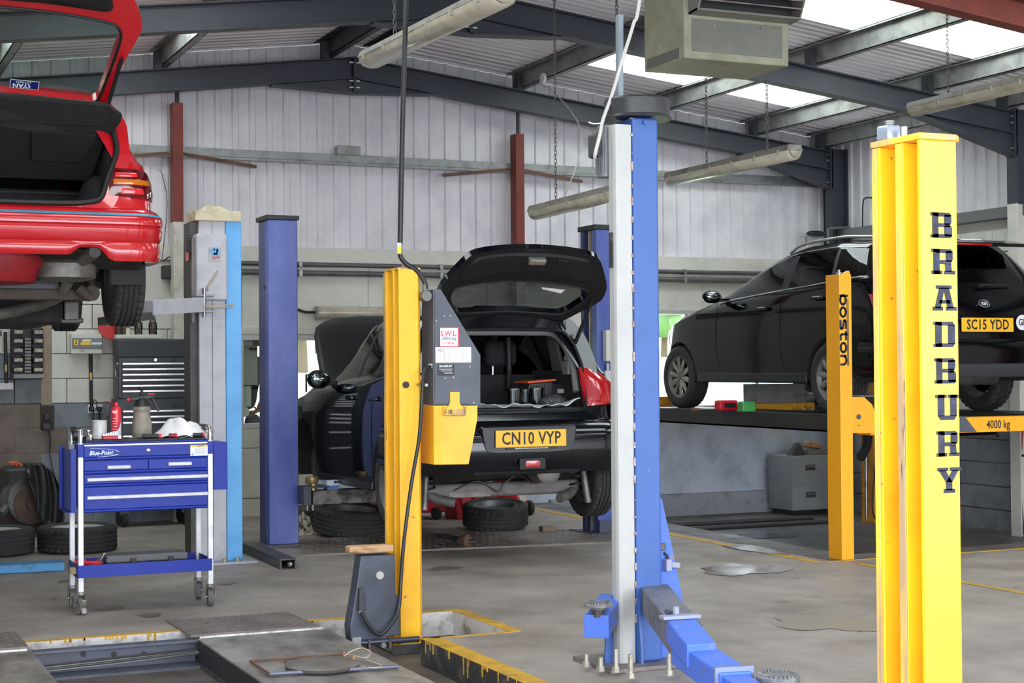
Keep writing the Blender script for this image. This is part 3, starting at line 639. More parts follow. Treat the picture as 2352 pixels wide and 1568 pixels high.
def approach(x0, x1, y0, y1, label):
    r = thing('ramp_plate', label, 'ramp', ((x0+x1)/2, (y0+y1)/2, 0)); b = MB()
    b.prism([(x0,y0,.002),(x0+.0,y1,.0),(x0,y1,.006),(x0,y0,.016)], (x1-x0,0,0)); b.build('sheet', chk, r)
    b = MB()
    for i in range(14):
        for j in range(10):
            cx, cy = x0+.03+(x1-x0-.06)*i/13, y0+.03+(y1-y0-.06)*j/9; a = radians(45 if (i+j) % 2 else -45)
            b.obox((cx, cy, .0165-(cy-y0)*.01/(y1-y0)), (.034,.008,.004), Matrix.Rotation(a, 3, 'Z'))
    b = b.build('chequer_tread', chk, r); b['kind'] = 'stuff'
    return r
approach(1.77, 2.44, 7.97, 8.56, 'brown chequer ramp plate at the far end of the runway with the turning plate')
approach(.33, .99, 8.0, 8.55, 'chequer ramp plate at the left edge of the photo by the recess')
cbm = thing('lift_crossbeam', 'grey steel crossbeam with round holes spanning between the two runways', 'crossbeam', (1.4, 7.98, RZ))
b = MB(); b.box(1.002, 1.798, 7.99, 8.0, RZ, -.005); b.box(1.002, 1.798, 7.93, 8.0, -.015, -.003); b.box(1.002, 1.798, 7.84, 8.0, RZ, RZ+.012); b.build('beam_channel', M('beam_grey', (88,92,104), .45, .2, var=(70,74,84), scale=4, chips=(170,172,180), chip_scale=40, chip=.74), cbm)
for px in (192, 262, 330):
    q = PY(px, 1502, 7.985); b = MB(); b.cyl((q.x,7.9895,q.z),(q.x,7.985,q.z), .014, n=16); part_label(b.build('round_hole', black_ink, cbm), 'dark round hole')
for k in range(4):
    b = MB(); b.tube([(1.002,7.965-k*.026,-.080-k*.004),(1.4,7.965-k*.022,-.066-k*.006),(1.798,7.965-k*.020,-.055-k*.003)], .0042, 6); b.build('wire_rope', M('rope_steel', (112,110,108), .45, .5), cbm, smooth=60)
# turning plate and its frame on the runway
tp = thing('turning_plate', 'round steel wheel turning plate in a rectangular frame on the lift runway', 'turntable', PZ(735,1525,.01))
q = PZ(740, 1521, .03); b = MB(); b.lathe([(.150,-.028),(.165,-.018),(.168,-.006)], q, (0,0,1), 40, caps=False); part_label(b.build('disc_rim', M('rim_worn', (84,79,76), .55, .2), tp, smooth=35), 'dark rim of the plate'); b = MB(); b.lathe([(.168,-.006),(.160,0),(.12,.003)], q, (0,0,1), 40); b.build('disc', M('disc_steel', (112,104,98), .55, .1, var=(86,79,75), scale=8), tp, smooth=35)
A_, B_, C_, D_ = PZ(575,1522,.006), PZ(802,1505,.006), PZ(915,1535,.006), PZ(620,1552,.006)
for p0, p1, nm in ((A_,B_,'frame_bar'),(D_,C_,'frame_bar'),(A_,D_,'frame_bar')):
    b = MB(); b.tube([p0+V((0,0,.008)), p1+V((0,0,.008))], .010 if p0 is D_ else .006, 8); b.build(nm, M('frame_tube', (112,112,128), .35, .6) if p0 is D_ else rust_m, tp, smooth=40)
for px in (655, 690):
    b = MB(); p0 = PZ(px,1517,.012); p1 = PZ(px+22,1540,.012); b.tube([p0,p1], .005, 6); b.build('cross_bar', rust_m, tp)
b = MB(); b.tube(smooth_path([PZ(790,1507,.02),PZ(805,1496,.04),PZ(828,1488,.05),PZ(848,1494,.05),PZ(850,1502,.03),PZ(838,1510,.02),PZ(800,1503,.02)], 6), .0032, 6)
b.tube(smooth_path([PZ(840,1514,.02),PZ(868,1524,.02),PZ(878,1529,.02),PZ(862,1533,.02),PZ(830,1530,.02)], 6), .0032, 6); part_label(b.build('wire_loop', M('wire_pale', (186,168,146), .5), tp, smooth=60), 'pale wire loops')
b = MB(); q = PZ(812,1518,.02); b.cyl(q+V((0,0,-.01)), q+V((0,0,.03)), .008); q = PZ(790,1506,.02); b.cyl(q+V((0,0,-.01)), q+V((0,0,.02)), .007); b.build('lock_pin', M('brass', (168,134,104), .4, .6), tp)

# ---- blue and white two-post column in the foreground
yf = 6.3
def PF(px, py, dy=0): return PY(px, py, yf+dy)
fc = thing('lift_column', 'tall bright blue and white lift column in the foreground with a round black cap', 'lift column', (PF(1470,1530).x, yf+.1, 0))
x0, x1 = PF(1459,1000).x, PF(1518,1000).x; zt = PF(1480,270).z; zw = PF(1420,284).z
b = MB(); b.box(x0, x1, yf, yf+.17, .02, zt); part_label(b.build('blue_upright', front_blue, fc, bevel=.012, seg=3), 'bright blue steel upright')
xw0, xw1 = PF(1427,1000).x, PF(1457,1000).x; dpt = PX(1403,1000,xw0-.016).y
b = MB(); b.prism([(xw1,yf+.004,.02),(xw1,yf+.13,.02),(xw0-.016,dpt,.02),(xw0-.016,yf+.028,.02),(xw0-.010,yf+.012,.02),(xw0+.004,yf+.004,.02)], (0,0,zw-.02)); part_label(b.build('white_upright', lift_white, fc, bevel=.003), 'off-white steel upright with rust chips')
b = MB()
for k in range(30):
    z = .2+k*.078; b.box(xw1-.004, x0+.002, yf+.0, yf+.02, z, z+rng.random()*.05); 
part_label(b.build('weld_seam', M('seam_rust', (132,104,96), .7, var=(200,196,190), scale=30), fc), 'rusty welded seam')
b = MB(); q0, q1 = PX(1400,534,xw0-.018), PX(1424,612,xw0-.018); b.box(xw0-.022, xw0-.016, yf+.03, dpt-.004, q1.z, q0.z); b.build('rubber_pad', M('worn_rubber', (48,46,46), .7, var=(104,98,94), scale=16, lo=.55, hi=.68), fc, bevel=.003)
cxy = PF(1463, 255, .10); b = MB(); zc0 = PF(1464,276,.1).z; b.lathe([(.158,0),(.160,.004),(.154,.012),(.151,.014),(.150,.085),(.144,.094),(.06,.098)], (cxy.x+.0, cxy.y, zc0), n=40); part_label(b.build('drum_cap', M('drum_black', (46,46,48), .38, var=(58,58,60), scale=6), fc, smooth=30), 'round black cap drum')
b = MB(); q = PF(1481,281,-.006); b.cyl(q+V((0,.01,0)), q+V((0,-.006,0)), .011, n=6); b.build('bolt', front_blue, fc)
b = MB(); q0, q1 = PF(1423,240,.15), PF(1423,35,.15); b.beam(q0, q1, .026, .026, (0,1,0)); part_label(b.build('riser_pole', M('riser', (126,138,144), .4, .3), fc), 'thin grey riser pole')
mt = MB(); q = PF(1372,335,.16); mt.obox(q, (.058,.09,.11)); mtr = mt.build('motor_terminal_box', M('term_box', (62,62,66), .45), fc, bevel=.012)
mt = MB(); q = PF(1392,350,.14); mt.cyl(q+V((0,0,-.115)), q+V((0,0,.12)), .042, n=20)
for k in range(14):
    a = 2*pi*k/14; mt.obox(q+V((cos(a)*.045, sin(a)*.045, -.03)), (.012,.004,.13), Matrix.Rotation(a, 3, 'Z'))
mt.build('lift_motor', M('motor_grey', (112,112,116), .45, .3), fc, smooth=40)
mt = MB(); mt.tube(smooth_path([V((PF(1472,-20,.12).x+.25, yf+.3, 4.15)), PF(1472,-20,.12),PF(1455,55,.1),PF(1432,130,.08),PF(1405,220,.08),PF(1385,275,.08),PF(1378,310,.06),PF(1368,348,.06),PF(1366,362,.08)], 6), .0085, 8); mt.build('motor_cable', M('cable_white', (190,184,178), .5), fc, smooth=60)
mt = MB(); mt.tube(smooth_path([PF(1352,280,.08),PF(1362,284,.08),PF(1380,283,.08)], 4), .003, 6); mt.build('cable_tie', white_lab, fc)
# base plate, gussets, anchor bolts
bpz = .02; b = MB(); c = [PZ(1336,1531,bpz), PZ(1452,1500,bpz), PZ(1672,1552,bpz), PZ(1560,1620,bpz)]
b.box(x0-.185, x1+.22, yf-.10, yf+.28, 0, bpz); part_label(b.build('base_plate', M('base_steel', (128,118,114), .55, .3, var=(96,90,92), scale=6), fc, bevel=.004), 'dusty steel base plate')
b = MB(); b.prism([(x1,yf+.06,.3+.42),(x1+.012,yf+.06,.72),(x1+.10,yf+.06,.3),(x1+.13,yf+.06,bpz),(x1,yf+.06,bpz)], (0,.012,0)); b.beam((x1+.012,yf+.066,.74),(x1+.125,yf+.066,.24), .008, .05, (1,0,0)); b.build('gusset', front_blue_worn, fc)
b = MB(); b.prism([(xw0-.016,yf+.06,.32),(xw0-.05,yf+.06,.2),(xw0-.06,yf+.06,bpz),(xw0-.016,yf+.06,bpz)], (0,.012,0)); b.prism([(x0,yf-.0,.36),(x0-.0,yf-.035,.1),(x0,yf-.04,bpz),(x0,yf,bpz)], (.012,0,0)); b.build('gusset', front_blue, fc)
bolt_m = M('anchor_zinc', (186,182,168), .4, .7, var=(150,142,126), scale=30)
for px, py, h in ((1347,1530,.055),(1380,1540,.06),(1415,1542,.10),(1449,1556,.10),(1537,1550,.095)):
    q = PZ(px, py, bpz); b = MB(); b.cyl(q, q+V((0,0,h)), .011, n=10); b.lathe([(.024,0),(.024,.004)], q, n=14); b.lathe([(.019,.004),(.019,.022)], q, n=6); b.build('anchor_bolt', bolt_m, fc, smooth=30)
b = MB(); q = PF(1527,1247,.1); b.box(x1, x1+.05, yf+.05, yf+.16, q.z-.028, q.z+.006); b.build('stop_bracket', grime, fc, bevel=.004)
b = MB(); q = PF(1531,1297,.05); b.obox(q+V((.002,0,0)), (.03,.05,.055)); b.obox(q+V((.038,0,-.002)), (.055,.03,.026), Matrix.Rotation(radians(8), 3, 'Y')); b.build('lock_lever', M('lever_grey', (142,146,166), .45), fc, bevel=.005)
b = MB(); b.tube(smooth_path([PF(1525,1270,.06),PF(1532,1275,.05),PF(1534,1290,.05)], 4), .006, 8); b.build('release_hose', hose_m, fc)
# swing arms
def arm_seg(p, q, w, h, m, nm, par): b = MB(); b.beam(p, q, w, h); return b.build(nm, m, par, bevel=.006)
az = .27
def PA(px, py, z=az): return PZ(px, py, z)
a0 = V((x1-.02, yf+.04, .30)); a1 = PA(1582, 1475, .27)
arm = arm_seg(a0, a1, .13, .12, M('arm_grey', (118,116,122), .5, .2, var=(84,84,92), scale=6), 'swing_arm', fc)
E1, E2 = PA(1570,1440,.30), PA(1700,1548,.22)
arm2 = arm_seg(PA(1575,1492,.24), PA(1690,1575,.20), .125, .10, front_blue_worn, 'arm_outer', arm)
b = MB(); q0 = PA(1562,1418,.36); d_ = (PA(1690,1575,.20)-PA(1575,1492,.24)).normalized(); s_ = V((d_.y,-d_.x,0)).normalized()
p1 = q0; p2 = PA(1612,1478,.30)
b.prism([q0-s_*.06, q0+s_*.06, p2+s_*.06, p2-s_*.06], (0,0,-.09)); b.build('arm_elbow', front_blue_worn, arm, bevel=.006)
b = MB(); b.obox(q0+V((.0,0,.004)), (.16,.05,.014), Matrix.Rotation(radians(-6), 3, 'Z')); q = PA(1553,1410,.37); b.cyl(q, q+V((0,0,.03)), .014, n=6); b.build('elbow_plate', M('lever_grey', (142,146,166), .45), arm, bevel=.003)
b = MB(); b.tube([PA(1530,1404,.38), PA(1556,1412,.36)], .010, 8); b.tube([PA(1530,1425,.34), PA(1552,1430,.33)], .012, 8); b.build('lock_rod', M('rod_dark', (84,88,104), .4, .5), arm, smooth=50)
b = MB(); e0, e1 = PA(1672,1528,.26), PA(1722,1566,.24)
b.obox(PA(1690,1575,.20)-d_*.02+V((0,0,.003)), (.15,.025,.125), Matrix.Rotation(atan2(-d_.x, d_.y), 3, 'Z')); b.build('arm_collar', M('collar_steel', (128,140,180), .45, .4), arm, bevel=.003)
arm_seg(PA(1690,1575,.20), PA(1775,1640,.19), .10, .08, front_blue_worn, 'arm_extension', arm)
pdm = M('pad_metal', (112,112,116), .55, .4, var=(160,156,150), scale=18)
def lift_pad(q, r, par, h=.03):
    b = MB(); b.lathe([(r*.55,-h*2),(r*.6,-h),(r,-h),(r,-.004),(r*.93,0),(r*.3,0)], q, n=32); pd = b.build('lift_pad', pdm, par, smooth=30)
    b = MB()
    for k in range(28):
        a = 2*pi*k/28; b.obox(q+V((cos(a)*r*.84, sin(a)*r*.84, .003)), (r*.18,r*.1,.007), Matrix.Rotation(a, 3, 'Z'))
    b.build('pad_teeth', pdm, pd); return pd
lift_pad(PZ(1787,1549,.24), .078, fc)
b0 = V((xw0+.02, yf+.14, .27)); b1 = PZ(1372,1436,.22)
arm3 = arm_seg(b0, b1, .105, .095, front_blue_worn, 'swing_arm', fc)
q = b1+V((.005,.0,.098)); lift_pad(q, .064, fc, .014); b = MB(); b.cyl(q+V((0,0,-.02)), q+V((.0,0,-.06)), .028); b.build('pad_stem', grime, arm3)
b = MB(); dd = (b1-b0).normalized(); b.obox(b1+dd*.01, (.11,.02,.10), Matrix.Rotation(atan2(-dd.x, dd.y), 3, 'Z')); b.build('arm_end_plate', front_blue_worn, arm3, bevel=.003)
b = MB()
for o_ in [[(.0,0),(.55,0),(.55,.2),(.0,.2)],[(.4,0),(.55,0),(.55,-.3),(.4,-.3)]]: pass

# ---- light blue and grey column at the left with its arm under the red car
yf = 10.95
def PL_(px, py, dy=0): return PY(px, py, yf+dy)
rc = thing('lift_column', 'light blue and pale grey lift column with a cream cap beside the red car', 'lift column', (PL_(500,1290).x, yf+.12, 0))
x0, x1 = PL_(520,900).x, PL_(556,900).x; xg = PL_(459,900).x; zt = PL_(530,505).z
b = MB(); b.box(x0, x1, yf, yf+.25, .012, zt); part_label(b.build('blue_upright', light_blue, rc, bevel=.006), 'light blue steel upright')
b = MB(); b.box(xg, (xg+x0)/2-.001, yf+.012, yf+.2, .012, zt); b.box((xg+x0)/2+.001, x0, yf+.012, yf+.2, .012, zt); part_label(b.build('grey_upright', lift_grey, rc, bevel=.003), 'pale grey steel upright')
b = MB(); b.box(xg-.055, xg, yf+.05, yf+.24, .012, zt-.02); b.build('guide_channel', M('guide_dark', (72,68,66), .5, .3, var=(50,48,48), scale=9), rc)
cap_m = M('cap_cream', (206,196,166), .6, var=(168,150,112), scale=8, lo=.48, hi=.68)
b = MB(); ca, cz, ce = PL_(447,500).x-.0, zt, PL_(553,500).x; b.box(ca, ce, yf-.02, yf+.27, zt-.012, zt+.06)
cm_ = (ca+ce)/2-.0; b.add([(ca+.06,yf+.03,zt+.06),(ce-.06,yf+.03,zt+.06),(ce-.06,yf+.22,zt+.06),(ca+.06,yf+.22,zt+.06),(cm_-.06,yf+.10,zt+.105),(cm_+.05,yf+.10,zt+.105),(cm_+.05,yf+.16,zt+.105),(cm_-.06,yf+.16,zt+.105)], [(0,1,5,4),(1,2,6,5),(2,3,7,6),(3,0,4,7),(4,5,6,7)])
b.build('column_cap', cap_m, rc, bevel=.005)
q0, q1 = PL_(447,537), PL_(514,690); b = MB(); b.box(q0.x, x0-.001, yf-.05, yf+.2, q1.z, q0.z); car_ = b.build('carriage', lift_grey, rc, bevel=.012)
b = MB(); b.box(q0.x-.02, q0.x-.0, yf+.0, yf+.18, PL_(440,740).z, q0.z-.02); b.build('carriage_side', M('carriage_dark', (128,122,120), .5, var=(100,96,96), scale=8), car_)
b = MB()
for k in range(9): b.box(q0.x-.045, q0.x-.02, yf+.01, yf+.06, q0.z-.03-k*.012, q0.z-.024-k*.012)
b.build('spring_comb', black_ink, car_)
sa, sb = PL_(479,567,-.0515), PL_(508,601,-.0515)
b = MB(); b.box(sa.x, sb.x, yf-.0525, yf-.05, sb.z, sa.z); stk = b.build('sticker', M('sticker_grey', (170,170,168), .4), rc, bevel=.002)
b = MB(); w_, h_ = sb.x-sa.x, sa.z-sb.z
def S_(a, c): return V((sa.x+w_*a, yf-.0528, sb.z+h_*c))
ribbon(b, [S_(.1,.72),S_(.45,.85),S_(.72,.84),S_(.72,.68),S_(.42,.55),S_(.3,.42)], w_*.22, (0,-1,0)); ribbon(b, [S_(.45,.5),S_(.66,.56),S_(.72,.4)], w_*.18, (0,-1,0)); b.build('sticker_mark', M('mark_blue', (70,160,228), .4), stk)
b = MB(); b.text('RAV', .028, S_(.58,.27)+V((0,-.001,0)), (1,0,.22), (-.22,0,1), .0006, .001); b.build('sticker_letters', red_ink, stk)
b = MB(); b.box(PL_(436,600).x-.002, PL_(436,600).x-.001, yf+.03, yf+.12, PL_(440,597).z, PL_(440,577).z); b.build('red_label', M('faded_red', (226,130,112), .5), car_)
b = MB(); p0 = PL_(500,622,-.058); p1 = PL_(476,660,-.06); p2 = PL_(478,668,-.06); b.tube([p0,p1,p2], .006, 8); b.build('lever', M('brass_rod', (178,158,126), .4, .5), car_, smooth=50)
# arm reaching left towards the sill of the red car
A0 = PL_(492,700,-.07); A1 = PL_(345,702,-.35); A1.z = A0.z+.0
a_ = MB(); a_.beam(PL_(458,700,-.08), PL_(340,707,-.42), .09, .1); am = a_.build('swing_arm', lift_grey, rc, bevel=.004)
a_ = MB(); q = PL_(463,697,-.05); a_.box(q.x-.05, q.x+.08, yf-.10, yf-.04, q.z+.05, q.z+.062); a_.box(q.x-.05, q.x+.08, yf-.10, yf-.04, q.z-.062, q.z-.05); a_.build('arm_yoke', M('yoke_grey', (150,150,154), .45, .3), am, bevel=.003)
a_ = MB(); q = PL_(469,695,-.09); a_.cyl(q+V((0,0,-.1)), q+V((0,0,.1)), .012, n=12); a_.build('pivot_pin', steel, am, smooth=40)
a_ = MB(); a_.tube(smooth_path([PL_(350,692,-.30),PL_(400,700,-.2),PL_(450,705,-.13),PL_(495,705,-.1),PL_(525,700,-.1),PL_(538,702,-.1),PL_(525,706,-.1),PL_(495,704,-.1),PL_(440,698,-.15)], 5), .005, 6); a_.build('release_wire', M('wire_pale', (186,168,146), .5), am, smooth=60)
a_ = MB(); a_.beam(PL_(345,725,-.4), PL_(235,738,-.8), .07, .05); a_.build('arm_extension', grime, am, bevel=.003)
for px, py in ((517,1288),(547,1286)):
    q = PL_(px,py,-.06); b = MB(); b.lathe([(.018,0),(.018,.02),(.011,.03)], (q.x,q.y,.012), n=8); b.build('anchor_bolt', bolt_m, rc)
b = MB(); b.box(xg-.12, x1+.08, yf-.11, yf+.34, 0, .012); b.build('base_plate', lift_grey, rc, bevel=.003)

# ---- mid blue pair of columns holding the black hatchback
yf = 11.72
bl = thing('lift_column', 'mid blue lift column left of the black hatchback with its bonnet up', 'lift column', (PY(640,1252,yf).x, yf+.14, 0))
x0, x1 = PY(617,900,yf).x, PY(684,900,yf).x; zt = PY(650,505,yf).z; yb = PX(596,900,x0).y
b = MB(); b.box(x0, x1, yf, yf+.07, .02, zt); b.box(x0+.0, x1, yf+.07, yf+.10, .02, zt); b.build('upright', mid_blue, bl, bevel=.004)
b = MB(); b.box(x0-.002, x1, yf+.105, yb, .02, zt); part_label(b.build('rear_upright', M('lift_blue_shade', (58,66,112), .4), bl, bevel=.004), 'rear half of the upright, shade painted in as a darker blue')  # shade on the column's side put into a darker blue
b = MB(); b.box(x1, x1+.006, yf+.015, yb-.01, .03, zt-.02); b.build('reflection_blocker', MATS['guide_dark'], bl)  # unseen dark plate added to keep the column's blue out of the car side
b = MB(); b.box(x0-.02, x1+.015, yf-.015, yb+.015, zt, zt+.035); b.cyl((x0+.12,yf+.1,zt+.035),(x0+.12,yf+.1,zt+.045),.01); b.build('column_cap', black_plastic, bl, bevel=.005)
b = MB(); b.cyl((x0-.004,yf+.085,PX(606,660,x0).z),(x0+.001,yf+.085,PX(606,660,x0).z), .014, n=12); b.build('slot', black_ink, bl)
b = MB(); z = .09; b.box(x0-.08, x1+.06, yf-.04, yf+.25, .0, .02); p0, p1 = PZ(568,1250,.05), PZ(662,1290,.05)
b.build('base_plate', grime, bl, bevel=.004)
b = MB(); d_ = (p1-p0).normalized(); s_ = V((d_.y,-d_.x,0))*.10
for o_, w_ in ((-1,.012),(1,.012)): b.beam(p0+s_*.5*o_+V((0,0,-.02)), p1+s_*.5*o_+V((0,0,-.02)), w_, .06)
b.beam(p0+V((0,0,.016)), p1+V((0,0,.016)), .112, .012); b.build('foot_channel', grime, bl, bevel=.003)
b = MB(); q = p1-d_*.03+V((0,0,-.02)); b.ball(q-s_*.2, .022, 10, 6); b.build('foot_bolt', steel, bl)
# arm under the car sill
q0, q1 = PY(714,1139,yf-.12), PY(872,1138,yf-.12); b = MB(); b.box(q0.x, q1.x, yf-.18, yf-.06, q1.z-.045, q0.z+.045); am = b.build('swing_arm', M('arm_bare', (128,122,116), .5, .4, var=(64,60,58), scale=7, lo=.45, hi=.6), bl, bevel=.006)
b = MB(); b.box(q0.x-.08, q0.x-.02, yf-.2, yf-.04, q0.z-.06, q0.z+.07); b.box(q0.x-.08, q0.x+.12, yf-.2, yf-.04, q0.z+.065, q0.z+.08); b.build('arm_yoke', M('yoke_dark', (78,80,88), .45, .4), am, bevel=.003)
for px in (706, 719): q = PY(px,1160,yf-.15); b = MB(); b.cyl(q+V((0,0,-.04)), q+V((0,0,.05)), .008, n=8); b.build('yoke_pin', steel, am)
b = MB(); q = PY(716,1107,yf-.12); b.lathe([(.045,-.01),(.05,0),(.05,.035),(.044,.04),(.044,.02)], q, n=20); b.cyl(q+V((.01,0,-.06)), q+V((.01,0,-.01)), .035); part_label(b.build('lift_pad', M('brass_cup', (190,164,110), .35, .7, var=(110,100,80), scale=14), am, smooth=30), 'brass coloured cup pad')

yf = 11.35
br = thing('lift_column', 'mid blue lift column behind the right side of the black hatchback', 'lift column', (PY(1370,1225,yf).x, yf+.15, 0))
x0 = PY(1372,900,yf).x; x1 = x0+.23; yb = PX(1336,900,x0).y; zt = PY(1385,527,yf).z; yq = yf+(yb-yf)*.3
b = MB(); b.box(x0, x1, yf, yq, .02, zt); b.build('upright', mid_blue, br, bevel=.004)
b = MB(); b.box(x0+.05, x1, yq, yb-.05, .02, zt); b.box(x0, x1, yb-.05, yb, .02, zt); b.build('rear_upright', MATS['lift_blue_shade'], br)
b = MB(); b.box(x0+.02, x0+.05, yq+.08, yb-.1, .02, zt); part_label(b.build('guide_strip', cap_m, br), 'cream guide strip')
b = MB(); b.box(x0-.02, x1+.015, yf-.015, yb+.015, zt, zt+.04); b.build('column_cap', black_plastic, br, bevel=.005)
b = MB(); b.box(x0-.09, x1+.1, yf-.06, yb+.06, 0, .02); b.box(x0-.01, x1+.02, yf-.04, yf, .02, .12); b.build('base_plate', M('lift_blue_dark', (60,66,96), .5, .2, var=(84,84,90), scale=9), br, bevel=.004)
jb = PY(1396,793,yf-.03); b = MB(); b.box(PY(1383,755,yf).x, PY(1383,755,yf).x+.16, yf-.07, yf-.001, PY(1390,830,yf).z, PY(1390,758,yf).z); jbo = b.build('junction_box', M('jbox', (206,204,196), .5), br, bevel=.008)
b = MB(); xq = PY(1397,800,yf).x
for z_ in (PY(1390,775,yf).z, PY(1390,800,yf).z, PY(1390,816,yf).z): b.prism([(xq,yf-.072,z_-.018),(xq+.05,yf-.072,z_-.018),(xq+.03,yf-.072,z_+.018)], (0,.002,0))
b.build('warning_sign', yellow_lab, jbo)
b = MB(); q = PY(1396,868,yf-.03); b.obox(q, (.07,.05,.12)); b.cyl(q+V((0,0,.06)), q+V((0,0,.12)), .012); b.build('socket', M('socket_grey', (196,200,206), .45), br, bevel=.006)
# floor plate between the two blue columns
fp = MB(); A_, B_, C_, D_ = PZ(690,1277,0), PZ(1405,1247,0), PZ(1405,1215,0), PZ(690,1240,0)
fpl = thing('floor_plate', 'dark chequer steel plate across the floor under the black hatchback', 'floor plate', ((A_+C_)/2))
fp.prism([A_,B_,C_,D_], (0,0,.012)); fp.build('sheet', chk, fpl)
b = MB(); n1 = 46
for i in range(n1):
    for j in range(8):
        p = A_.lerp(B_, (i+.5)/n1).lerp(D_.lerp(C_, (i+.5)/n1), (j+.5)/8); b.obox(p+V((0,0,.013)), (.04,.010,.004), Matrix.Rotation(radians(45 if (i+j) % 2 else -45), 3, 'Z'))
b.build('chequer_tread', chk, fpl)['kind'] = 'stuff'

# ---- orange-yellow four-post lift at the right under the black estate
yf = 9.10
bo = thing('lift_post', 'orange-yellow square lift post with a dark lowercase name in front of the black estate', 'lift post', (PY(1928,1283,yf).x, yf+.07, 0))
x0, x1 = PY(1930,900,yf).x, PY(1958,900,yf).x; yb = PX(1899,900,x0).y; zt = PY(1940,630,yf).z
b = MB(); b.box(x0, x1, yf, yb, 0, zt); b.build('upright', yellow_new, bo, bevel=.003)
b = MB(); b.prism([(x0+.04,yf+.03,zt),(x1+.012,yf+.03,zt),(x1+.012,yf+.03,zt+.022),(x1+.002,yf+.03,zt+.03),(x0+.1,yf+.03,zt+.028)], (0,.03,0)); b.build('top_lug', yellow_new, bo, bevel=.003)
b = MB(); q = V((x0+.035,yf+.05,zt)); b.lathe([(.02,0),(.02,.015),(.012,.02),(.012,.035)], q, n=10); b.build('top_nut', steel, bo)
lw = .0105
def bst(cy, pts):      # letter coordinates: u = reading direction (down), v = letter up (towards +x)
    return [V((xl + v*sc*.72, yf-.001, ztl-(cy+u)*sc)) for u, v in pts]
xl = PY(1930,767,yf).x+.0; ztl = PY(1940,677,yf).z; sc = (PY(1940,677,yf).z-PY(1940,845,yf).z)/6.6
circ = [(.45+.42*cos(2*pi*k/14), .5+.42*sin(2*pi*k/14)) for k in range(15)]
xl = PY(1929,767,yf).x
letters = [(0, [[(.08,1.25),(.08,.1),(.12,.08)], circ]), (1.1, [circ]), (2.2, [[(.85,.88),(.2,.88),(.08,.76),(.12,.6),(.8,.42),(.88,.28),(.8,.1),(.08,.1)]]), (3.25, [[(.3,1.25),(.3,.3),(.4,.12),(.85,.1)],[(.05,.9),(.8,.9)]]), (4.3, [circ]), (5.4, [[(.1,.05),(.1,.9)],[(.1,.6),(.25,.85),(.5,.92),(.75,.85),(.88,.6),(.88,.05)]])]
for cy, strokes in letters:
    b = MB()
    for sk in strokes: ribbon(b, bst(cy, sk), sc*.21, (0,-1,0))
    b.build('letter', ink, bo)
b = MB()
for v in (.80, .93): b.box(xl+v*sc-.0022, xl+v*sc+.0022, yf-.002, yf, ztl-sc*6.4, ztl-sc*.35)
part_label(b.build('name_stripe', ink, bo), 'two thin dark lines')
# crossbeam with the load rating
xb0 = x1; zt_, zb_ = PY(2300,957,9.2).z, PY(2300,991,9.2).z
cbx = thing('lift_crossbeam', 'orange-yellow crossbeam marked with its load rating under the rear of the black estate', 'crossbeam', (8.2, 9.25, zb_))
b = MB(); b.box(PY(2000,970,9.2).x, 9.75, 9.2, 9.36, zb_, zt_); b.build('beam', yellow_new, cbx, bevel=.004)
b = MB(); y_ = 9.17; b.prism([PY(1958,912,y_),PY(1985,911,y_),PY(2003,928,y_),PY(2010,945,y_),PY(2040,955,y_),PY(2040,995,y_),PY(1958,995,y_)], (0,.2,0)); b.build('end_bracket', yellow_new, cbx, bevel=.003)
b = MB(); y_ = 9.168; e = [(1958,910),(1986,909),(2005,927),(2011,944)]
for p, q in zip(e, e[1:]): b.beam(PY(*p,y_+.1), PY(*q,y_+.1), .2, .008, (0,0,1))
b.build('bracket_edging', M('edging_grey', (78,82,92), .5), cbx)
b = MB(); q = PY(1973,957,9.165); b.cyl(q, q+V((0,.01,0)), .018, n=16); q = PY(1973,977,9.165); b.cyl(q, q+V((0,.01,0)), .005, n=8); b.build('bracket_hole', M('hole_grey', (70,74,84), .5), cbx)
b = MB(); y_ = 9.197; b.prism([PY(2205,956,y_),PY(2216,956,y_),PY(2244,992,y_),PY(2205,992,y_)], (0,.004,0)); b.build('dark_corner_plate', M('edging_grey', (78,82,92), .5), cbx)
b = MB(); b.text('4000 kg', .085, PY(2293,975,9.1985), (1,0,0), (0,0,1), .0012, .0012, sx=.8); b.build('load_text', ink, cbx)
# far right post of that lift, seen under the crossbeam
fpz = BZ; q = PZ(1985,1200,fpz); fr = thing('lift_post', 'far orange-yellow lift post seen below the crossbeam near the right wall', 'lift post', (9.66, 12.85, fpz))
b = MB(); b.box(9.53, 9.66, 12.75, 12.95, fpz, 1.8); b.box(9.66, 9.8, 12.8, 12.95, fpz, 1.8); b.build('upright', M('lift_yellow_far', (222,152,30), .45, var=(170,118,34), scale=8), fr, bevel=.004)
b = MB(); q0, q1 = PY(1989,1040,12.7), PY(1990,1192,12.7); b.cyl(q0, q1, .016, n=10); b.build('hydraulic_rod', steel, fr, smooth=40)
b = MB(); b.tube(smooth_path([PY(1993,1000,12.7),PY(1990,1025,12.68),PY(1980,1045,12.68),PY(1975,1050,12.7)], 5), .045, 10); b.build('rubber_bellows', dark_rubber, fr, smooth=50)
b = MB(); b.tube(smooth_path([PY(2014,1040,12.7),PY(2006,1120,12.7),PY(2004,1170,12.7),PY(2012,1192,12.7)], 5), .008, 6); b.build('hose', hose_m, fr)
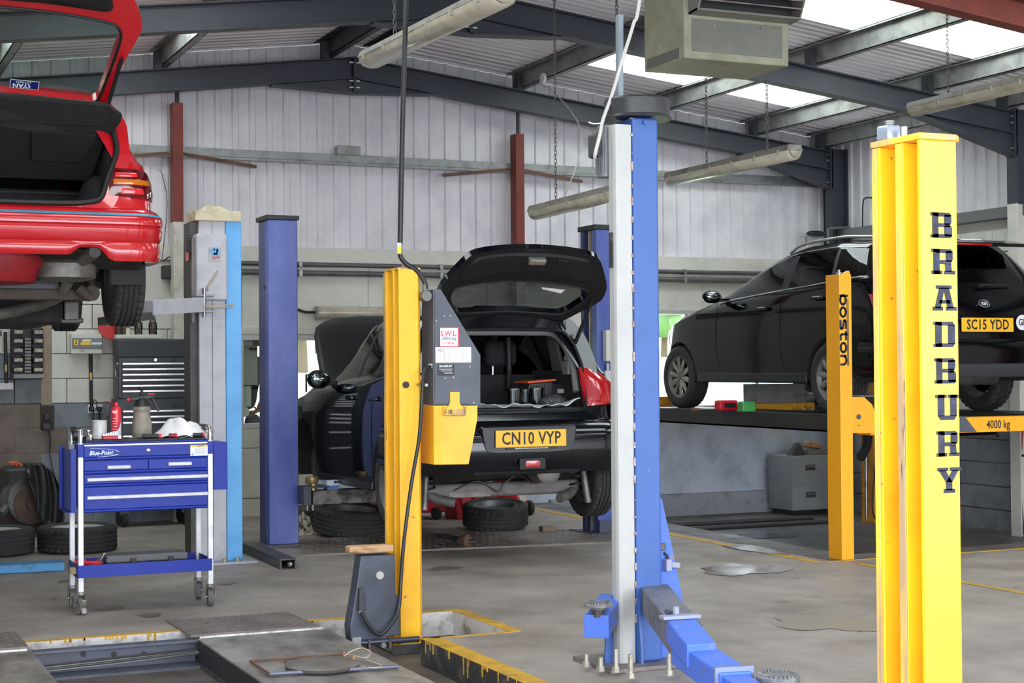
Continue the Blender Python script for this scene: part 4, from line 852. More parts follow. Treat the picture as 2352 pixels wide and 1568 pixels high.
# runways of that lift
KZ = .94
def high_runway(x0, x1, label):
    r = thing('lift_runway', label, 'lift runway', ((x0+x1)/2, 11.6, KZ-.14)); b = MB(); b.box(x0, x1, 9.38, 14.1, KZ-.012, KZ); b.build('deck_plate', M('runway_dark', (70,68,68), .5, .3, var=(54,52,52), scale=5), r, bevel=.003)
    b = MB(); b.box(x0, x0+.02, 9.38, 14.1, KZ-.14, KZ-.012); b.box(x0, x1, 9.38, 14.1, KZ-.14, KZ-.125); b.box(x1-.02, x1, 9.38, 14.1, KZ-.14, KZ-.012); b.build('side_channel', M('runway_black', (50,48,48), .5, .3, var=(66,60,56), scale=6), r)
    b = MB(); b.box(x0, x1, 13.95, 14.1, KZ, KZ+.1); b.build('wheel_stop', MATS['lift_yellow_far'], r, bevel=.004)
    return r
high_runway(7.61, 8.15, 'dark steel raised runway under the left wheels of the black estate')
high_runway(9.0, 9.5, 'dark steel raised runway under the right wheels of the black estate')

# ================================================================== CARS
blue_black = M('car_blue_black', (9,11,19), .06, coat=.25, spec=.4)
LOCAL[0] = True        # car parts are modelled in the car's own coordinates
black_paint = M('car_black', (8,8,11), .07, 0, spec=.36)
red_paint = M('car_red', (196,18,30), .22, coat=1, spec=.5)
black_trim = M('trim_black', (20,20,22), .55)
fabric = M('dark_fabric', (40,41,43), .9, var=(52,53,55), scale=30)
grey_trim = M('grey_trim', (112,112,112), .7)
under_m = M('underbody', (38,36,35), .8, var=(64,58,54), scale=9)
glass_clear = glass_mat('car_glass', (.70, .76, .73), 1.0)
glass_dark = glass_mat('car_glass_dark', (.16, .17, .17), 1.1)
glass_green = glass_mat('car_glass_green', (.62, .74, .68), .9)
tyre_m = M('tyre', (46,46,46), .8, var=(60,59,57), scale=14)
alloy_m = M('alloy', (168,166,160), .35, .7, var=(120,116,110), scale=10)
rim_grey = M('rim_steel', (124,124,124), .45, .6)
lamp_red = M('lamp_red', (176,14,22), .12, coat=1)
lamp_bright = M('lamp_bright_red', (236,40,50), .15, coat=1)
lamp_amber = M('lamp_amber', (206,110,20), .15, coat=1)
lamp_deep = M('lamp_deep', (96,4,12), .10, coat=1)
lamp_dark = M('lamp_dark', (70,14,16), .12, coat=1)
plate_y = M('plate_yellow', (250,190,40), .4)
silencer = M('silencer', (130,126,120), .5, .6, var=(90,84,80), scale=8)

def make_tyre(b, c, axis, r, w, rin, grooves=4, n=96, blocks=True):
    c = V(c); ax = V(axis).normalized(); a = ax.orthogonal().normalized(); d = ax.cross(a)
    prof = [(rin, -w*.40), (rin+.02, -w*.48), ((rin+r)/2, -w*.52), (r-.022, -w*.49), (r-.006, -w*.43)]
    tw = w*.84; L = tw/(grooves+1)
    for k in range(grooves+1):
        s = -tw/2+k*L; prof += [(r, s+.004), (r, s+L-.008)]
        if k < grooves: prof += [(r-.010, s+L-.007), (r-.010, s+L+.003)]
    prof += [(r-.006, w*.43), (r-.022, w*.49), ((rin+r)/2, w*.52), (rin+.02, w*.48), (rin, w*.40)]
    np_ = len(prof); rg = []
    for i in range(n):
        t = 2*pi*i/n; e = a*cos(t)+d*sin(t); row = []
        for k, (rr, h) in enumerate(prof):
            q = rr
            if blocks and abs(h) > tw/2-L*1.02 and rr > r-.008 and i % 3 == 0: q = rr-.011
            row.append(c + ax*h + e*q)
        rg.append(row)
    P = [p for r_ in rg for p in r_]; fs = []
    for i in range(n):
        for k in range(np_-1):
            fs.append((i*np_+k, ((i+1) % n)*np_+k, ((i+1) % n)*np_+k+1, i*np_+k+1))
    b.add(P, fs)
def wheel(parent, c, r, w, kind, out, rin=None, name='wheel', tyre=None):
    """out = +1 when the outer face looks to +x"""
    c = V(c); rin = rin or r*.64; b = MB(); make_tyre(b, c, (1,0,0), r, w, rin)
    t = b.build(name, tyre or tyre_m, parent, smooth=28)
    if kind == 'none': return t
    b = MB(); o = out
    b.lathe([(rin+.006,-w*.44*o),(rin+.006,-w*.38*o),(rin-.02,-w*.30*o),(rin-.02,w*.30*o),(rin-.004,w*.40*o),(rin+.008,w*.45*o),(rin+.008,w*.40*o)], c, (1,0,0), 40, caps=False)
    hub = w*(.30 if kind == 'alloy' else .2)*o
    if kind == 'alloy':
        b.lathe([(.052,hub-.03*o),(.052,hub),(.03,hub+.008*o),(.0,hub+.008*o)], c, (1,0,0), 20, caps=False)
        rim = b.build('rim', rim_grey, t, smooth=35)
        for k in range(10):
            a = 2*pi*(k+.3)/10; u = V((0, cos(a), sin(a))); s = V((0, -sin(a), cos(a))); sp = MB()
            p0 = c+u*.035+V((hub,0,0)); p1 = c+u*(rin-.008)+V((w*.38*o,0,0)); h0, h1 = .011, .030
            sp.rings([[p0-s*h0, p0-s*h0*.3+V((.012*o,0,0)), p0+s*h0*.3+V((.012*o,0,0)), p0+s*h0, p0-V((.02*o,0,0))],
                      [p0.lerp(p1,.55)-s*h1*.95, p0.lerp(p1,.55)-s*.01+V((.012*o,0,0)), p0.lerp(p1,.55)+s*.01+V((.012*o,0,0)), p0.lerp(p1,.55)+s*h1*.95, p0.lerp(p1,.55)-V((.02*o,0,0))],
                      [p1-s*h1*.8, p1-s*h1*.3+V((.006*o,0,0)), p1+s*h1*.3+V((.006*o,0,0)), p1+s*h1*.8, p1-V((.02*o,0,0))]])
            sp.build('spoke', alloy_m, t, smooth=50)
        d = MB(); d.lathe([(rin*.72,0),(.04,0)], c+V((-.01*o,0,0)), (1,0,0), 24); d.build('brake_disc', MATS['dark_steel'], t)
    else:
        b.lathe([(rin-.02,hub-.02*o),(rin*.55,hub),(rin*.4,hub+.02*o),(.03,hub+.03*o),(.0,hub+.03*o)], c, (1,0,0), 28, caps=False)
        b.lathe([(rin-.02,-w*.1*o),(rin*.5,-w*.2*o),(.0,-w*.2*o)], c, (1,0,0), 28, caps=False)
        b.build('rim', rim_grey, t, smooth=35)
    return t

class Car:
    """lofted body: x right, y forward from the rear face, z up from the ground"""
    def __init__(s, **k): s.__dict__.update(k)
    def fn(s, nm, y): xs_, ys_ = zip(*getattr(s, nm)); return interp(y, xs_, ys_)
    def red(s, y):
        if y >= s.rc: r1 = 0
        else: r1 = s.rc - sqrt(max(s.rc**2-(s.rc-y)**2, 0))
        f = s.L-y
        if f < s.fc: r1 += .8*(s.fc - sqrt(max(s.fc**2-(s.fc-f)**2, 0)))
        return r1
    def tilt(s, z): return s.sh*max(0, min(1, (z-s.sh0)/(s.sh1-s.sh0)))**1.15
    def shear(s, y, z):
        f = 1 if y < s.rc else max(0, 1-(y-s.rc)/1.1); return s.tilt(z)*f*f*(3-2*f)
    def half(s, y):
        zs, w, zb, wt, zr, wr = (s.fn(n, y) for n in ('zs', 'w', 'zb', 'wt', 'zr', 'wr')); c = s.crown
        h = zb-zs; g = lambda t, e=0: (wt+(wr-wt)*t+e, zb+(zr-zb)*t)
        pts = [(0,zs+.03),(w-.15,zs),(w-.05,zs),(w-.012,zs+.06),(w-.004,zs+.2*h),(w,zs+.45*h),(w-.002,zs+.7*h),(w-.016,zb-.05),(wt+.008,zb),g(.07),g(.35,.010),g(.65,.012),g(.9,.004),(wr,zr),(wr*.93,zr+.45*c),(wr*.55,zr+.87*c),(0,zr+c)]
        d = s.red(y); return [(max(x-d, x*.3), z) for x, z in pts]
    def P(s, y, x, z): return V((x, y+s.shear(y, z), z))
    def body_w(s, z):      # half width at height z just ahead of the rounded corner
        pts = s.half(s.rc); 
        for (x0, z0), (x1, z1) in zip(pts[2:14], pts[3:15]):
            if z0 <= z <= z1 and z1 > z0: return x0+(x1-x0)*(z-z0)/(z1-z0)
        return pts[3][0] if z < .5 else pts[13][0]
    def surf(s, u, z, off=0, zw=None):
        """point on the rear skin: u runs from the rear centre round the corner and along the side"""
        sg = 1 if u >= 0 else -1; u = abs(u); W = s.body_w(z if zw is None else zw); wf = W-s.rc; y0 = s.tilt(z)
        if u <= wf: p = V((u, y0, z)); n = V((0,-1,0))
        elif u <= wf+s.rc*pi/2: a = (u-wf)/s.rc; p = V((wf+s.rc*sin(a), y0+s.rc*(1-cos(a)), z)); n = V((sin(a), -cos(a), 0))
        else: p = V((W, y0+s.rc+(u-wf-s.rc*pi/2), z)); n = V((1,0,0))
        p = p+n*off; return V((p.x*sg, p.y, p.z))
    def wrap(s, u0, u1, prof, nu=40, zw=None, mb=None):
        b = mb or MB(); n = len(prof)
        return b.grid(lambda a, c: s.surf(u0+(u1-u0)*a, prof[round(c*(n-1))][0], prof[round(c*(n-1))][1], zw), nu, n-1)
    def patch(s, u0, u1, z0, z1, off, nu=14, nv=6, zw=None, thick=.02):
        """lamp: z0, z1 functions of a in 0..1"""
        b = MB(); f0 = z0 if callable(z0) else (lambda a: z0); f1 = z1 if callable(z1) else (lambda a: z1)
        def fn(a, c):
            e = off*(1-.55*max(abs(2*a-1)**6, abs(2*c-1)**6)); return s.surf(u0+(u1-u0)*a, f0(a)+(f1(a)-f0(a))*c, e, zw)
        b.grid(fn, nu, nv, flip=u1 < u0)
        edge = [(i/nu, 0) for i in range(nu)]+[(1, j/nv) for j in range(nv)]+[(1-i/nu, 1) for i in range(nu)]+[(0, 1-j/nv) for j in range(nv)]
        E0 = [fn(a, c) for a, c in edge]; E1 = [s.surf(u0+(u1-u0)*a, f0(a)+(f1(a)-f0(a))*c, -thick, zw) for a, c in edge]
        m = len(E0); b.add(E0+E1, [(i, i+m, (i+1) % m+m, (i+1) % m) if u1 > u0 else (i, (i+1) % m, (i+1) % m+m, i+m) for i in range(m)])
        return b
    def build(s, root):
        ys = set([0, s.rc*.06, s.rc*.25, s.rc*.55, s.rc, s.L-s.fc*.02, s.L-s.fc*.25, s.L-s.fc*.6, s.L-s.fc]) | set(sum([list(w_) for w_ in s.windows], [])) | set(s.ws) | set(getattr(s, 'hood', ()))
        y = s.rc
        while y < s.L-s.fc: ys.add(round(y, 3)); y += .11
        ys = sorted(ys); ys2 = [ys[0]]
        keep = set(sum([list(w_) for w_ in s.windows], [])) | set(s.ws) | set(getattr(s, 'hood', ()))
        for y in ys[1:]:
            if y-ys2[-1] < .03 and y > s.rc and y < s.L-s.fc-.01 and y not in keep: continue
            ys2.append(y)
        ys = ys2
        v = []; f = []; tg = []; nr = None
        for y in ys:
            h = s.half(y); ring = [(x, z) for x, z in h] + [(-x, z) for x, z in h[-2:0:-1]]; nr = len(ring)
            v += [s.P(y, x, z) for x, z in ring]
        nh = len(s.half(1)); 
        def tag_of(k, ym):
            if k <= 1: return 5
            if k == 2: return 5
            if 9 <= k <= 11:
                for a, c in s.windows:
                    if a < ym < c: return 2
                if s.trim_y[0] < ym < s.trim_y[1]: return 4
                return 0
            if k >= 14 and s.ws[0] < ym < s.ws[1]: return 1
            if k >= 13 and hasattr(s, 'hood') and s.hood[0] < ym < s.hood[1]: return 8
            return 0
        for i in range(len(ys)-1):
            ym = (ys[i]+ys[i+1])/2
            for j in range(nr):
                k = j if j < nh-1 else 2*(nh-1)-1-j
                a, b_ = i*nr+j, i*nr+(j+1) % nr
                f.append((a, a+nr, b_+nr, b_)); tg.append(tag_of(k, ym))
        # rear and front caps as rows across
        for end in (0, len(ys)-1):
            base = end*nr; y = ys[end]; h = s.half(y); rows = []
            for k in range(nh):
                x, z = h[k]; L_ = base+((nr-k) % nr); R_ = base+k
                if k in (0, nh-1): rows.append([R_]*7); continue
                ow = min(s.open_w(z) if end == 0 and s.open_w else x*.6, x*.96); cols = []
                for c in (-ow, -ow/2, 0, ow/2, ow): v.append(s.P(y, c, z)); cols.append(len(v)-1)
                rows.append([L_]+cols+[R_])
            for k in range(nh-1):
                r0, r1 = rows[k], rows[k+1]; zm = (h[k][1]+h[k+1][1])/2
                for c in range(6):
                    q = [r0[c], r0[c+1], r1[c+1], r1[c]]; q = [q[0]]+[q[i] for i in range(1, 4) if q[i] != q[i-1]]
                    if q[-1] == q[0]: q = q[:-1]
                    if len(set(q)) < 3: continue
                    t = 0 if k > 2 else 5
                    if end == 0 and 0 < c < 5:
                        if s.open_z and s.open_z[0] < zm < s.open_z[1]: t = 7
                        if s.rear_glass and s.rear_glass[0] < zm < s.rear_glass[1]: t = 3
                    f.append(tuple(q) if end == 0 else tuple(q[::-1])); tg.append(t)
        me = bpy.data.meshes.new('tmp'); me.from_pydata(v, [], f)
        for k in range(9): me.materials.append(under_m)
        for p, t in zip(me.polygons, tg): p.material_index = t
        bm = bmesh.new(); bm.from_mesh(me); bmesh.ops.recalc_face_normals(bm, faces=bm.faces); bm.to_mesh(me); bm.free()
        ob = bpy.data.objects.new('tmp', me); col.objects.link(ob); cut = []
        for yw, zw, R in s.wells:
            for sg in (-1, 1):
                c = MB(); W = s.fn('w', yw); c.cyl((sg*(W-.28), yw, zw), (sg*(W+.2), yw, zw), R, n=40); co = c.build('tmpc', under_m)
                for k in range(8): co.data.materials.append(under_m)
                for p in co.data.polygons: p.material_index = 6
                cut.append(co); md = ob.modifiers.new('b', 'BOOLEAN'); md.operation = 'DIFFERENCE'; md.object = co; md.solver = 'EXACT'
        dg = bpy.context.evaluated_depsgraph_get(); ev = bpy.data.meshes.new_from_object(ob.evaluated_get(dg))
        s.tags = {}
        for p in ev.polygons: s.tags.setdefault(p.material_index, []).append([ev.vertices[i].index for i in p.vertices])
        pts = [vv.co.copy() for vv in ev.vertices]
        for o_ in cut: bpy.data.objects.remove(o_)
        bpy.data.objects.remove(ob)
        def grab(t, side=None):
            fs = s.tags.get(t, [])
            if side is not None: fs = [q for q in fs if sum(pts[i].x for i in q)*side > 0]
            return pts, fs
        def put(t, name, mat, sm=35, side=None, group_y=None):
            P_, fs = grab(t, side)
            if group_y: fs = [q for q in fs if group_y[0] < sum(P_[i].y for i in q)/len(q) < group_y[1]]
            if not fs: return None
            if t in (2, 4, 6) and not group_y == 'one':
                par = {}
                def find(a):
                    while par.setdefault(a, a) != a: par[a] = par[par[a]]; a = par[a]
                    return a
                for q in fs:
                    for i in q[1:]: par[find(i)] = find(q[0])
                comps = {}
                for q in fs: comps.setdefault(find(q[0]), []).append(q)
                if len(comps) > 1:
                    keep_ = s.tags[t]
                    for cc in comps.values(): s.tags[t] = cc; put(t, name, mat, sm)
                    s.tags[t] = keep_; return None
            idx = {}; nv = []; nf = []
            for q in fs:
                nq = []
                for i in q:
                    if i not in idx: idx[i] = len(nv); nv.append(P_[i])
                    nq.append(idx[i])
                nf.append(nq)
            b = MB(); b.add(nv, nf); o_ = b.build(name, mat, root, smooth=sm, local=True)
            bm = bmesh.new(); bm.from_mesh(o_.data); bmesh.ops.recalc_face_normals(bm, faces=bm.faces)
            bm.to_mesh(o_.data); bm.free(); o_.data.set_sharp_from_angle(angle=radians(sm)); return o_
        out = {'body': put(0, 'body_shell', s.paint, 40), 'under': put(5, 'underbody', under_m), 'wells': put(6, 'wheel_well', under_m)}
        put(1, 'windscreen', s.glass_f)
        put(2, 'side_window', s.glass_s)
        put(3, 'rear_window', s.glass_r); put(4, 'pillar_trim', black_trim)
        s.pts = pts; s.put = put
        return out
def outline_sym(half):     # half outline bottom centre -> top centre, mirrored to a loop
    return half + [(-x, z) for x, z in half[::-1] if abs(x) > 1e-6]
def band(b, inner, outer, fn):
    n = len(inner); P = [fn(*p) for p in inner]+[fn(*p) for p in outer]
    b.add(P, [(i, (i+1) % n, (i+1) % n+n, i+n) for i in range(n)])
def round_outline(pts, n=5):
    """close a coarse outline and round it"""
    P = [V((x, 0, z)) for x, z in pts]; out = []; m = len(P)
    for i in range(m):
        a, c, d = P[i-1], P[i], P[(i+1) % m]; p0 = c.lerp(a, .30); p1 = c.lerp(d, .30)
        for k in range(n+1): t = k/n; q = p0*(1-t)**2+c*2*t*(1-t)+p1*t*t; out.append((q.x, q.z))
    return out
def grow(pts, t):
    cz = sum(p[1] for p in pts)/len(pts); n = len(pts); out = []
    for i in range(n):
        a, d = V((pts[i-1][0], pts[i-1][1], 0)), V((pts[(i+1) % n][0], pts[(i+1) % n][1], 0)); tt = (d-a).normalized(); nn = V((tt.y, -tt.x, 0))
        q = V((pts[i][0], pts[i][1], 0)); 
        if nn.dot(q-V((0, cz, 0))) < 0: nn = -nn
        q = q+nn*t; out.append((q.x, q.y))
    return out
def tailgate(root, hinge_y, hinge_z, ang, outer, window, trim, paint, glass_, inner_m, curve=.05, thick=.045):
    """outer/window/trim outlines in (w, l): l runs from the hinge to the free edge; ang = elevation of the raised gate"""
    d = V((0, -cos(ang), sin(ang))); nn = V((0, sin(ang), cos(ang)))          # nn points to the outer (upper) skin
    wmax = max(abs(p[0]) for p in outer)
    def fn(off):
        return lambda w, l: V((w, hinge_y, hinge_z)) + d*l + nn*(off - curve*(w/wmax)**2)
    o_ = round_outline(outer_loop(outer)); w_ = resample(round_outline(outer_loop(window)), len(o_)); o_ = resample(o_, len(w_)); wi = w_
    b = MB(); band(b, wi, o_, fn(0)); 
    b2 = MB(); band(b2, o_, wi, fn(-thick)); 
    n = len(o_); E = [fn(0)(*p) for p in o_]+[fn(-thick)(*p) for p in o_]; b.add(E, [(i, i+n, (i+1) % n+n, (i+1) % n) for i in range(n)])
    E = [fn(0)(*p) for p in wi]+[fn(-thick)(*p) for p in wi]; b.add(E, [((i+1) % n, (i+1) % n+n, i+n, i) for i in range(n)])
    g = b.build('tailgate', paint, root, smooth=40, local=True)
    b2.build('gate_inner_frame', paint if inner_m is None else inner_m, g, smooth=40, local=True)
    b = MB(); b.add([fn(-.012)(*p) for p in wi]+[fn(-.012)(0, sum(p[1] for p in wi)/n)], [(i, (i+1) % n, n) for i in range(n)]); b.build('gate_window', glass_, g, local=True)
    gs = grow(wi, .008); b = MB(); b.tube([fn(-thick-.002)(*p) for p in gs]+[fn(-thick-.002)(*gs[0])], .009, 6); b.build('window_seal', black_trim, g, local=True)
    t_ = round_outline(outer_loop(trim)); b = MB(); m = len(t_); c0 = (0, sum(p[1] for p in t_)/m)
    b.add([fn(-thick-.018)(*p) for p in t_]+[fn(-thick-.018)(*c0)]+[fn(-thick+.004)(*p) for p in grow(t_, .012)], [((i+1) % m, i, m) for i in range(m)]+[(i, (i+1) % m, (i+1) % m+m+1, i+m+1) for i in range(m)])
    b.build('gate_trim', black_trim, g, smooth=30, local=True)
    return g, fn
def outer_loop(half): return half + [(-x, z) for x, z in half[::-1]]
def resample(pts, n):
    P = [V((p[0], p[1], 0)) for p in pts]; P.append(P[0]); L = [0]
    for a, c in zip(P, P[1:]): L.append(L[-1]+(c-a).length)
    out = []; k = 0
    for i in range(n):
        t = L[-1]*i/n
        while L[k+1] < t: k += 1
        q = P[k].lerp(P[k+1], (t-L[k])/max(L[k+1]-L[k], 1e-9)); out.append((q.x, q.y))
    return out
def seat_row(root, y, z0, w, zt, heads, m=fabric):
    b = MB(); b.grid(lambda a, c: V((-w+2*w*a, y+.10+(c-.5)*.02+.12*(1-c)-.1, z0+(zt-z0)*c)), 8, 4); b.box(-w, w, y+.02, y+.16, z0, zt); b.build('rear_seat_back', m, root, bevel=.03, local=True)
    for hx in heads:
        b = MB(); b.obox((hx, y+.09, zt+.16), (.25,.11,.19)); h = b.build('headrest', m, root, bevel=.045, seg=4, local=True)
        for sx in (-.06, .06):
            b = MB(); b.cyl((hx+sx, y+.09, zt-.01), (hx+sx, y+.09, zt+.09), .007, n=8); b.build('headrest_post', chrome, h, local=True)
def front_seats(root, y, z0, w):
    for sx in (-.36*w/.8, .36*w/.8):
        b = MB(); b.obox((sx, y, z0+.3), (.46,.12,.6), Matrix.Rotation(radians(12), 3, 'X')); s_ = b.build('front_seat', fabric, root, bevel=.05, seg=3, local=True)
        b = MB(); b.obox((sx, y-.07, z0+.70), (.24,.10,.17)); b.build('headrest', fabric, s_, bevel=.04, seg=3, local=True)
def plate(root, c, w, h, txt, size, name='number_plate', ang=0):
    R = Matrix.Rotation(ang, 3, 'X'); b = MB(); b.obox(c, (w, .008, h), R); p = b.build(name, plate_y, root, bevel=.004, local=True)
    b = MB(); b.text(txt, size, V(c)+R @ V((0,-.0048,-.002)), (1,0,0), R @ V((0,0,1)), .0022, .001, sx=.80, spacing=1.06); b.build('plate_characters', black_ink, p, local=True); return p

# ------------------------------------------------------------------ black hatchback on the blue two-post lift, bonnet and tailgate open
YC = V((4.515, 9.95, .27))
bh = thing('hatchback_car', 'black hatchback on the blue two-post lift with bonnet and tailgate open', 'car', YC)
Y = Car(L=3.28, rc=.24, fc=.35, sh=.30, sh0=.60, sh1=1.42, crown=.05, paint=blue_black, glass_f=glass_clear, glass_s=glass_clear, glass_r=glass_dark,
  zs=[(0,.40),(.22,.37),(.42,.24),(2.8,.20),(3.28,.24)], w=[(0,.80),(.4,.83),(2.6,.83),(3.28,.74)], zb=[(0,1.03),(.6,1.01),(1.6,.96),(2.3,.93),(2.9,.84),(3.28,.66)],
  wt=[(0,.775),(.6,.79),(2.3,.77),(2.9,.70),(3.28,.62)], zr=[(0,1.40),(.4,1.43),(1.0,1.44),(1.42,1.40),(2.02,1.0),(2.36,.955),(2.6,.92),(3.0,.83),(3.28,.68)],
  wr=[(0,.56),(.4,.58),(1.4,.57),(2.02,.69),(2.3,.68),(3.0,.60),(3.28,.52)], windows=[(.74,1.20),(1.27,1.90)], trim_y=(.70,1.30), ws=(1.46,2.04), hood=(2.36,3.24),
  open_w=lambda z: .60, open_z=(.74,1.45), rear_glass=None, wells=[(.47,.30,.335),(2.52,.34,.335)])
parts = Y.build(bh)
# bonnet raised about the scuttle
hp_, hf = Y.pts, Y.tags.get(8, []); ca, sa_ = cos(radians(52)), sin(radians(52)); hy, hz = 2.36, .965; idx = {}; nv = []; nf = []
for q in hf:
    nq = []
    for i in q:
        if i not in idx:
            p = hp_[i]; y_, z_ = p.y-hy, p.z-hz; idx[i] = len(nv); nv.append(V((p.x*1.05, hy+y_*ca-z_*sa_, hz+y_*sa_+z_*ca)))
        nq.append(idx[i])
    nf.append(nq)
b = MB(); b.add(nv, nf); bon = b.build('bonnet', M('bonnet_black', (26,26,27), .5), bh, smooth=40, solid=.03, local=True)
b = MB(); b.box(-.6, .6, 2.5, 3.1, .55, .72); b.build('engine', MATS['greasy_steel'], bh, bevel=.03, local=True)
b = MB(); b.box(-.64, .64, 2.36, 2.5, .6, .93); b.build('bulkhead', black_trim, bh, local=True)
# rear opening frame, sill, seals
ol = round_outline(outer_loop([(.30,.765),(.50,.775),(.525,.95),(.525,1.10),(.49,1.25),(.42,1.345)]), 4)
o2 = grow(ol, .12); b = MB(); fr_ = lambda off: (lambda x, z: V((x, Y.tilt(z)+off, z)))
band(b, ol, [(max(-.64, min(.64, x)), min(z, 1.47)) for x, z in o2], fr_(-.006)); band(b, ol, ol, lambda x, z: V((0,0,0))) if False else None
n = len(ol); E = [fr_(-.006)(*p) for p in ol]+[fr_(.12)(*p) for p in ol]
b.build('opening_frame', blue_black, bh, smooth=30, local=True)
b = MB(); b.tube([fr_(-.008)(*p) for p in ol]+[fr_(-.008)(*ol[0])], .012, 6); b.build('opening_seal', black_trim, bh, smooth=60, local=True)
b = MB(); g_ = [(-.49,.90),(-.495,1.08),(-.46,1.23),(-.38,1.315),(-.2,1.325),(.2,1.325),(.38,1.315),(.46,1.23),(.495,1.08),(.49,.90)]; b.tube(smooth_path([fr_(.08)(*p) for p in g_], 4), .026, 8); part_label(b.build('pillar_lining', grey_trim, bh, smooth=60, local=True), 'grey lining round the boot opening')
b = MB(); b.box(-.6, .6, .06, 1.2, .74, .79); b.build('boot_floor', fabric, bh, local=True)
for q in (-.64, .56): b = MB(); b.box(q, q+.08, .3, 1.1, .7, 1.05); b.build('boot_side_trim', fabric, bh, bevel=.02, local=True)
b = MB(); b.grid(lambda a, c: V(((-.54+1.08*a), .45+1.15*c, 1.415-.04*abs(2*a-1)**3)), 8, 3); part_label(b.build('headlining', M('headlining', (150,148,142), .9), bh, smooth=40, local=True), 'pale headlining')
seat_row(bh, 1.0, .72, .55, 1.02, (-.34, .30)); front_seats(bh, 1.75, .55, .8)
for sx in (-1, 1):
    b = MB(); b.prism([(sx*.60,.62,1.02),(sx*.60,.80,1.02),(sx*.50,.72,1.36),(sx*.50,.58,1.36)], (sx*.03,0,0)); b.build('inner_pillar', grey_trim, bh, bevel=.01, local=True)
b = MB(); b.obox((.49, .30, 1.07), (.06,.10,.10)); b.cyl((.49,.3,1.12),(.49,.3,1.16),.035,.03); b.build('belt_reel_cover', grey_trim, bh, bevel=.01, local=True)
b = MB(); b.tube([(.32,.98,1.3),(.33,.99,1.05),(.30,.95,.9)], .022, 6); b.build('seat_belt', black_trim, bh, local=True)
# bumper with plate, fog lamp
bp_ = [(.345,-.05),(.350,.030),(.375,.052),(.40,.058),(.42,.080),(.47,.091),(.52,.093),(.60,.086),(.645,.080),(.68,.062),(.71,.02),(.715,-.03)]
b = MB(); Y.wrap(-1.15, 1.15, bp_, 60, .6, b); bum = b.build('rear_bumper', blue_black, bh, smooth=40, local=True)
b = MB(); b.box(-.40, .40, -.055, -.02, .345, .372); b.build('bumper_lower_trim', M('trim_matt', (9,9,10), .8), bh, bevel=.012, local=True)
b = MB(); fo = round_outline(outer_loop([(.30,.498),(.33,.53),(.35,.66),(.34,.672)]), 3); m = len(fo)
b.add([V((x,-.097,z)) for x, z in fo]+[V((x,-.08,z)) for x, z in grow(fo,.012)]+[V((0,-.094,.585))], [(i, i+m, (i+1) % m+m, (i+1) % m) for i in range(m)]+[((i+1) % m, 2*m, i) for i in range(m)]); b.build('plate_recess', M('gloss_trim', (16,16,18), .3), bum, smooth=25, local=True)
pl = plate(bum, V((.005,-.107,.592)), .53, .117, 'CN10 VYP', .118)
b = MB(); b.box(-.18, .20, -.104, -.100, .518, .532); b.text('PINETREE CAR SUPERSTORE  RAGLAN  01629 614655', .0105, (.01,-.1045,.525), (1,0,0), (0,0,1), .0003, .0006, mi=1); b.build('dealer_strip', [black_ink, white_lab], bum, local=True)
b = MB(); b.lathe([(.0,.012),(.028,.012),(.034,0)], (0,0,0), (0,-1,0), 4); 
fg = MB(); fl_ = round_outline(outer_loop([(.07,.385),(.082,.40),(.082,.435),(.07,.45)]), 3); m = len(fl_); cx_ = .02
fg.add([V((cx_+x,-.100,z)) for x, z in fl_]+[V((cx_+x*1.1,-.07,.4175+(z-.4175)*1.2)) for x, z in fl_]+[V((cx_,-.106,.4175))], [(i, i+m, (i+1) % m+m, (i+1) % m) for i in range(m)]+[((i+1) % m, 2*m, i) for i in range(m)])
fg.build('fog_lamp', lamp_red, bh, smooth=50, local=True)
b = MB(); b.obox((cx_,-.092,.4175), (.20,.02,.085)); b.build('fog_lamp_surround', black_trim, bh, bevel=.02, seg=3, local=True)
# tail lamps
for sd in (-1, 1):
    uu = (.50*sd, 1.0*sd)
    lz1 = lambda a: 1.075-.02*a-.20*a**1.6; lz0 = lambda a: .80+.03*a
    lm = Y.patch(*uu, lz0, lz1, .030, nu=18).build('tail_lamp', lamp_red, bh, smooth=35, local=True)
    Y.patch(.70*sd, .88*sd, lambda a: .815, lambda a: .895, .036).build('reverse_lens', lamp_dark, lm, smooth=35, local=True)
    Y.patch(.515*sd, .63*sd, lambda a: .82, lambda a: 1.02-.1*a, .034).build('lamp_carrier', M('lamp_carrier', (168,34,46), .4), lm, smooth=35, local=True)
# raised tailgate
gate, gfn = tailgate(bh, .34, 1.465, radians(41), [(.43,.0),(.50,.10),(.63,.28),(.62,.42),(.52,.60),(.46,.68)], [(.37,.07),(.44,.13),(.52,.28),(.50,.36)], [(.46,.42),(.50,.46),(.44,.58),(.40,.63)], blue_black, glass_dark, black_trim, curve=.10)
b = MB(); d_ = gfn(-.075); b.obox(d_(.03,.60), (.13,.05,.06), Matrix.Rotation(radians(-41), 3, 'X')); b.build('gate_latch', M('latch_zinc', (186,184,170), .3, .8), gate, bevel=.012, local=True)
b = MB(); b.obox(gfn(-.06)(.26,.58), (.15,.07,.02), Matrix.Rotation(radians(-41), 3, 'X')); b.build('pull_handle', black_trim, gate, bevel=.01, local=True)
b = MB(); b.add([gfn(-.06)(.16,.33), gfn(-.06)(.34,.33), gfn(-.06)(.32,.29), gfn(-.06)(.18,.31)], [(0,1,2,3),(3,2,1,0)]); b.build('window_sticker', white_lab, gate, local=True)
b = MB(); b.box(-.42, .42, .33, .40, 1.435, 1.475); b.build('hinge_rail', black_trim, bh, bevel=.01, local=True)
